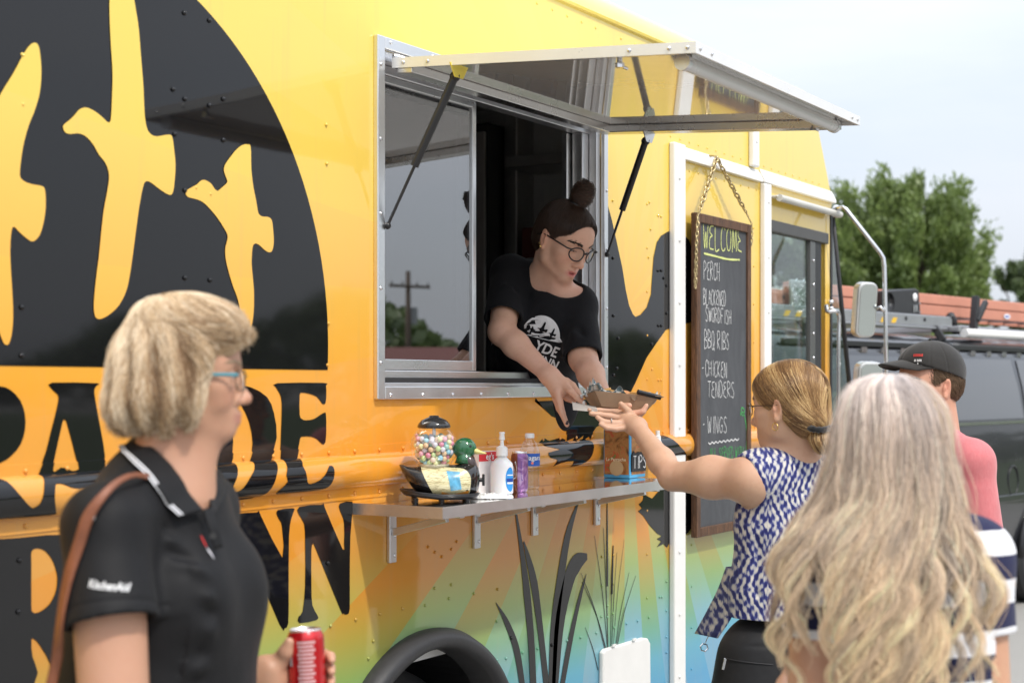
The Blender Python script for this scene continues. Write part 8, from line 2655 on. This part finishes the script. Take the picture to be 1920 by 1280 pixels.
tag(personE, 'man in a dark baseball cap and salmon T-shirt standing behind the blonde woman', 'person')
eyes(WE, personE, 1.0); brows(WE, personE, (0.12, 0.07, 0.04), S=S)
S7 = Sdf(L(1560, 1240, 0) + (0, -0.34, 0), L(1920, 760, 0) + (0, 0.34, 0), 0.0050)
S7.ell(L(1752, 965, 0.03), (0.138, 0.178, 0.22), 0.0, R=TE.T)
S7.ell(L(1752, 1120, 0.03), (0.138, 0.172, 0.2), 0.06, R=TE.T)
S7.cone(sLe, sRe, 0.066, 0.066, 0.05)
S7.cone(cE + (0.01, 0, 0.035), sLe, 0.066, 0.064, 0.03); S7.cone(cE + (0.01, 0, 0.035), sRe, 0.066, 0.064, 0.03)
for sh in (sLe, sRe):
    el = sh + np.array([0.03, -0.02, -0.29]); e2 = sh + (el - sh) * 0.75
    S7.cone(sh, e2, 0.066, 0.070, 0.025); hem(S7, sh, e2, 0.070, 0.062)
S7.cone(WE(-0.02, 0, -0.06), cE + (0.005, 0, 0.06), 0.060, 0.066, 0.01, 'sub')
fe = [(L(1790, 830, -0.1), L(1825, 960, -0.05), 0.016, 0.005), (L(1780, 860, -0.12), L(1805, 980, -0.1), 0.014, -0.005), (L(1800, 800, -0.08), L(1818, 850, -0.05), 0.012, -0.003)]
shirtE, _ = sdf_obj(S7, 't_shirt', cloth_mat('salmon_heather', (0.52, 0.12, 0.13), 0.9, 700, 0.16, 0.3, lambda t, c, p: t.mix(t.math('MULTIPLY', t.noise(170, 3, 0.7, t.n('Mapping', Vector=p, Scale=(1, 1, 0.3))), 0.40), c, (0.70, 0.36, 0.36))), personE, 2, lambda V, n: 2.0 * folds(V, fe) + 0.002 * vnoise(V, 20, 6, 3))
legs(PE, personE, L(1752, 1120, 0.03), cloth_mat('khaki', (0.2, 0.16, 0.11), 0.85), 0.95, 0.15, 0.10, FE2)
# cropped hair below the cap
SHE = Sdf(hE - 0.15, hE + 0.15, 0.0035)
SHE.ell(WE(-0.014, 0, 0.028), np.array([0.1015, 0.0800, 0.0885]), 0.0, R=HB_E.T)
SHE.ell(WE(-0.045, 0, -0.012), np.array([0.058, 0.066, 0.050]), 0.03, R=HB_E.T)
SHE.ell(WE(0.118, 0, -0.02), np.array([0.070, 0.11, 0.09]), 0.01, 'sub', R=HB_E.T)
SHE.ell(WE(0.05, 0, -0.10), np.array([0.105, 0.14, 0.085]), 0.012, 'sub', R=HB_E.T)
for s_ in (1, -1): SHE.ell(WE(-0.006, s_*0.092, -0.014), np.array([0.022, 0.022, 0.034]), 0.006, 'sub', R=HB_E.T)
BRE = np.array((0.10, 0.062, 0.036))
hairE, VHE = sdf_obj(SHE, 'hair', hair_mat('cropped_hair_base', 0.6, 0.2), personE, 1, None, lambda V: BRE * (1 + 0.3 * vnoise(V, 90, 2, 3))[:, None])
rs = np.random.default_rng(44)
sel = VHE[rs.integers(0, len(VHE), 4500)]
stE = comb(SHE, sel, lambda p, u: np.tile(-HB_E[:, 0] * 0.6 + np.array([0, 0, -1.0]), (len(p), 1)), 4, 0.004, 0.001, 0.004, 2, 0.15)
hair_curves('hair_strands', stE, np.linspace(0.0006, 0.0003, 5), BRE * rs.uniform(0.5, 2.2, (len(stE), 1)), HAIRM, hairE)
# ---- cap
cap = empty('cap', (0, 0, 0), 0, personE)
CAPM = cloth_mat('washed_charcoal_twill', (0.030, 0.028, 0.026), 0.85, 600, 0.25, 0.2)
CAPB = cloth_mat('black_mesh', (0.014, 0.014, 0.015), 0.8, 500, 0.2, 0.1)
SCP = Sdf(hE - 0.02 - np.array([0.15, 0.15, 0.02]), hE + np.array([0.17, 0.17, 0.18]), 0.0034)
SCP.ell(WE(-0.014, 0, 0.040), np.array([0.1095, 0.0885, 0.1010]), 0.0, R=HB_E.T)
SCP.ell(WE(0.035, 0, 0.062), np.array([0.060, 0.072, 0.060]), 0.03, R=HB_E.T)
nrm_ = HB_E @ np.array([0.34, 0, -1.0])
SCP.plane(WE(0.0, 0, 0.044), nrm_)
SCP.ell(WE(-0.014, 0, 0.022), np.array([0.1015, 0.081, 0.085]), 0.002, 'sub', R=HB_E.T)
def dispC(V, n):
    q_ = (V - hE) @ HB_E
    az = np.arctan2(q_[:, 1], q_[:, 0] + 0.014)
    seam = np.zeros(len(V))
    for a in (-2.62, -1.57, -0.95, 0.0, 0.95, 1.57, 2.62): seam += np.exp(-((az - a) / 0.03) ** 2)
    return -0.0012 * seam + 0.001 * vnoise(V, 40, 4, 2)
crown, _ = sdf_obj(SCP, 'cap_crown', CAPM, cap, 1, dispC)
vs, fs = [], []
nu, nv = 20, 10
for j in range(nv + 1):
    for i in range(nu + 1):
        a = (i / nu * 2 - 1) * rad(66)
        r = j / nv
        bx = -0.014 + 0.107 * math.cos(a) ; by = 0.087 * math.sin(a)
        ex = bx + (0.076 * math.cos(a * 0.95) ** 0.7 + 0.004) * r; ey = by * (1 - 0.10 * r)
        ez = 0.082 - 0.010 * r - 4.6 * ey * ey + 0.006 * r * (1 - r)
        vs.append(tuple(WE(ex, ey, ez)))
for j in range(nv):
    for i in range(nu): fs.append((j*(nu+1)+i, j*(nu+1)+i+1, (j+1)*(nu+1)+i+1, (j+1)*(nu+1)+i))
br = MB().add(vs, fs).build('cap_brim', CAPM, cap, smooth=True)
sm = br.modifiers.new('thick', 'SOLIDIFY'); sm.thickness = 0.004; sm.offset = 0
MB().ball(WE(-0.010, 0, 0.1425), 0.006, 10, 8).build('cap_button', CAPM, cap, smooth=True)
REDE = M('red_embroidery', (0.55, 0.03, 0.02), 0.7); WHE = M('white_embroidery', (0.62, 0.60, 0.58), 0.7)
def cap_text(body, az0, z, size, m, sq=1.0):
    me = text_mesh(body, size, 0, 'CENTER', 0.0004)
    co = np.array([v.co[:] for v in me.vertices])
    pts = []
    for x, y, _ in co:
        a = az0 + x * sq / 0.095
        zz = z + y
        pts.append(WE(-0.014 + 0.12 * math.cos(a), 0.105 * math.sin(a), zz))
    pts = SCP.project(np.array(pts), 0.0022, 6)
    for v, p_ in zip(me.vertices, pts): v.co = p_
    me.materials.clear(); link('embroidery', me, m, cap)
cap_text('lilllliil', rad(38), 0.100, 0.020, REDE, 0.8); cap_text('lll llillll', rad(38), 0.079, 0.012, WHE, 0.75); cap_text('ll', rad(38), 0.068, 0.010, WHE, 0.8); cap_text('llllill,l.l', rad(38), 0.056, 0.012, WHE, 0.75)
# ================================================================== the tray changing hands
KRAFT = M('kraft_card', (0.30, 0.20, 0.125), 0.75, var=0.1, vscale=30)
tr_c = PD(1163, 768, 4.66)
tray = empty('food_tray', tr_c, RZ + rad(12))
tray.rotation_euler = (rad(-6), rad(5), RZ + rad(12))
tag(tray, 'brown cardboard food tray with checkered paper passed between two women', 'food tray')
w0, w1, d0, d1, h_ = 0.070, 0.100, 0.045, 0.068, 0.042
def quad(name, pts, m, par, th=0.0016):
    o = MB().add(pts, [(0, 1, 2, 3)]).build(name, m, par)
    s_ = o.modifiers.new('t', 'SOLIDIFY'); s_.thickness = th; s_.offset = 0
    return o
b = [(-w0, -d0, 0), (w0, -d0, 0), (w0, d0, 0), (-w0, d0, 0)]; tp = [(-w1, -d1, h_), (w1, -d1, h_), (w1, d1, h_), (-w1, d1, h_)]
quad('tray_floor', b, KRAFT, tray)
for i in range(4):
    j = (i + 1) % 4
    quad('tray_wall', [b[i], b[j], tp[j], tp[i]], KRAFT, tray)
def checker():
    t = NT('checkered_paper')
    p = t.pos()
    ck = t.n('TexChecker', Scale=62.0, Vector=p)
    c = t.mix(ck.outputs[1], (0.66, 0.65, 0.62), (0.13, 0.19, 0.21))
    t.bsdf(Base_Color=c, Roughness=0.6, Subsurface_Weight=0.0)
    return t.m
n = 40
vs, fs = [], []
rs = np.random.default_rng(3)
for j in range(n):
    for i in range(n):
        u, v = i / (n-1) * 2 - 1, j / (n-1) * 2 - 1
        x, y = u * 0.098, v * 0.066
        e = max(abs(u), abs(v))
        z = 0.008 + 0.045 * max(0, e - 0.45) ** 1.1 * 1.6 + 0.010 * math.sin(9*u + 3*v) * e + 0.008 * math.sin(13*v - 5*u) * e
        z += 0.020 * max(0, -u - 0.5) * 2 * (1 if v < 0.2 else 0.4)
        if v < -0.8 : z += 0.004 * math.sin(20 * u)
        vs.append((x * (1 + 0.06 * e), y, z))
for j in range(n-1):
    for i in range(n-1): fs.append((j*n+i, j*n+i+1, (j+1)*n+i+1, (j+1)*n+i))
o = MB().add(vs, fs).build('paper_liner', checker(), tray, smooth=True)
FRY = M('fried_food', (0.62, 0.36, 0.12), 0.6, var=0.25, vscale=60)
for i in range(14):
    a = rs.uniform(-0.07, 0.05); bb = rs.uniform(-0.035, 0.03); d = rs.normal(size=3) * (1, 1, 0.35); d = d / np.linalg.norm(d) * 0.028
    c = np.array([a, bb, 0.040 + rs.uniform(0, 0.012)])
    MB().bar(tuple(c - d), tuple(c + d), 0.009, 0.009).build('fry', FRY, tray, bevel=0.002)
for x, y, z in ((0.01, 0.0, 0.046), (0.04, 0.02, 0.046), (-0.03, 0.02, 0.046)):
    mb = MB().ball((x, y, z), (0.024, 0.02, 0.014), 14, 10); mb.build('fish_bite', M('batter', (0.55, 0.25, 0.10), 0.6, var=0.3, vscale=80, bump=0.6, bscale=140), tray, smooth=True)
MB().tube([(0.03, -0.072, 0.050), (0.105, -0.060, 0.040)], 0.0075, 10).build('cutlery_roll', BLACKP, tray, auto=50)
MB().box((0.085, -0.075, 0.041), (0.112, -0.045, 0.0425)).build('tray_tab', KRAFT, tray)
# paper slip in their fingers
nap = empty('paper_slip', PD(1100, 766, 4.60), RZ)
tag(nap, 'white folded paper slip between the two hands beside the tray', 'napkin')
o = MB().add([(-0.042, 0.012, 0.018), (0.030, -0.012, 0.001), (0.032, -0.010, -0.010), (-0.040, 0.012, -0.004), (-0.042, 0.055, 0.020), (0.03, 0.045, 0.006)], [(0, 1, 2, 3), (0, 4, 5, 1)]).build('slip', M('white_paper', (0.70, 0.66, 0.60), 0.7), nap)
s_ = o.modifiers.new('t', 'SOLIDIFY'); s_.thickness = 0.003
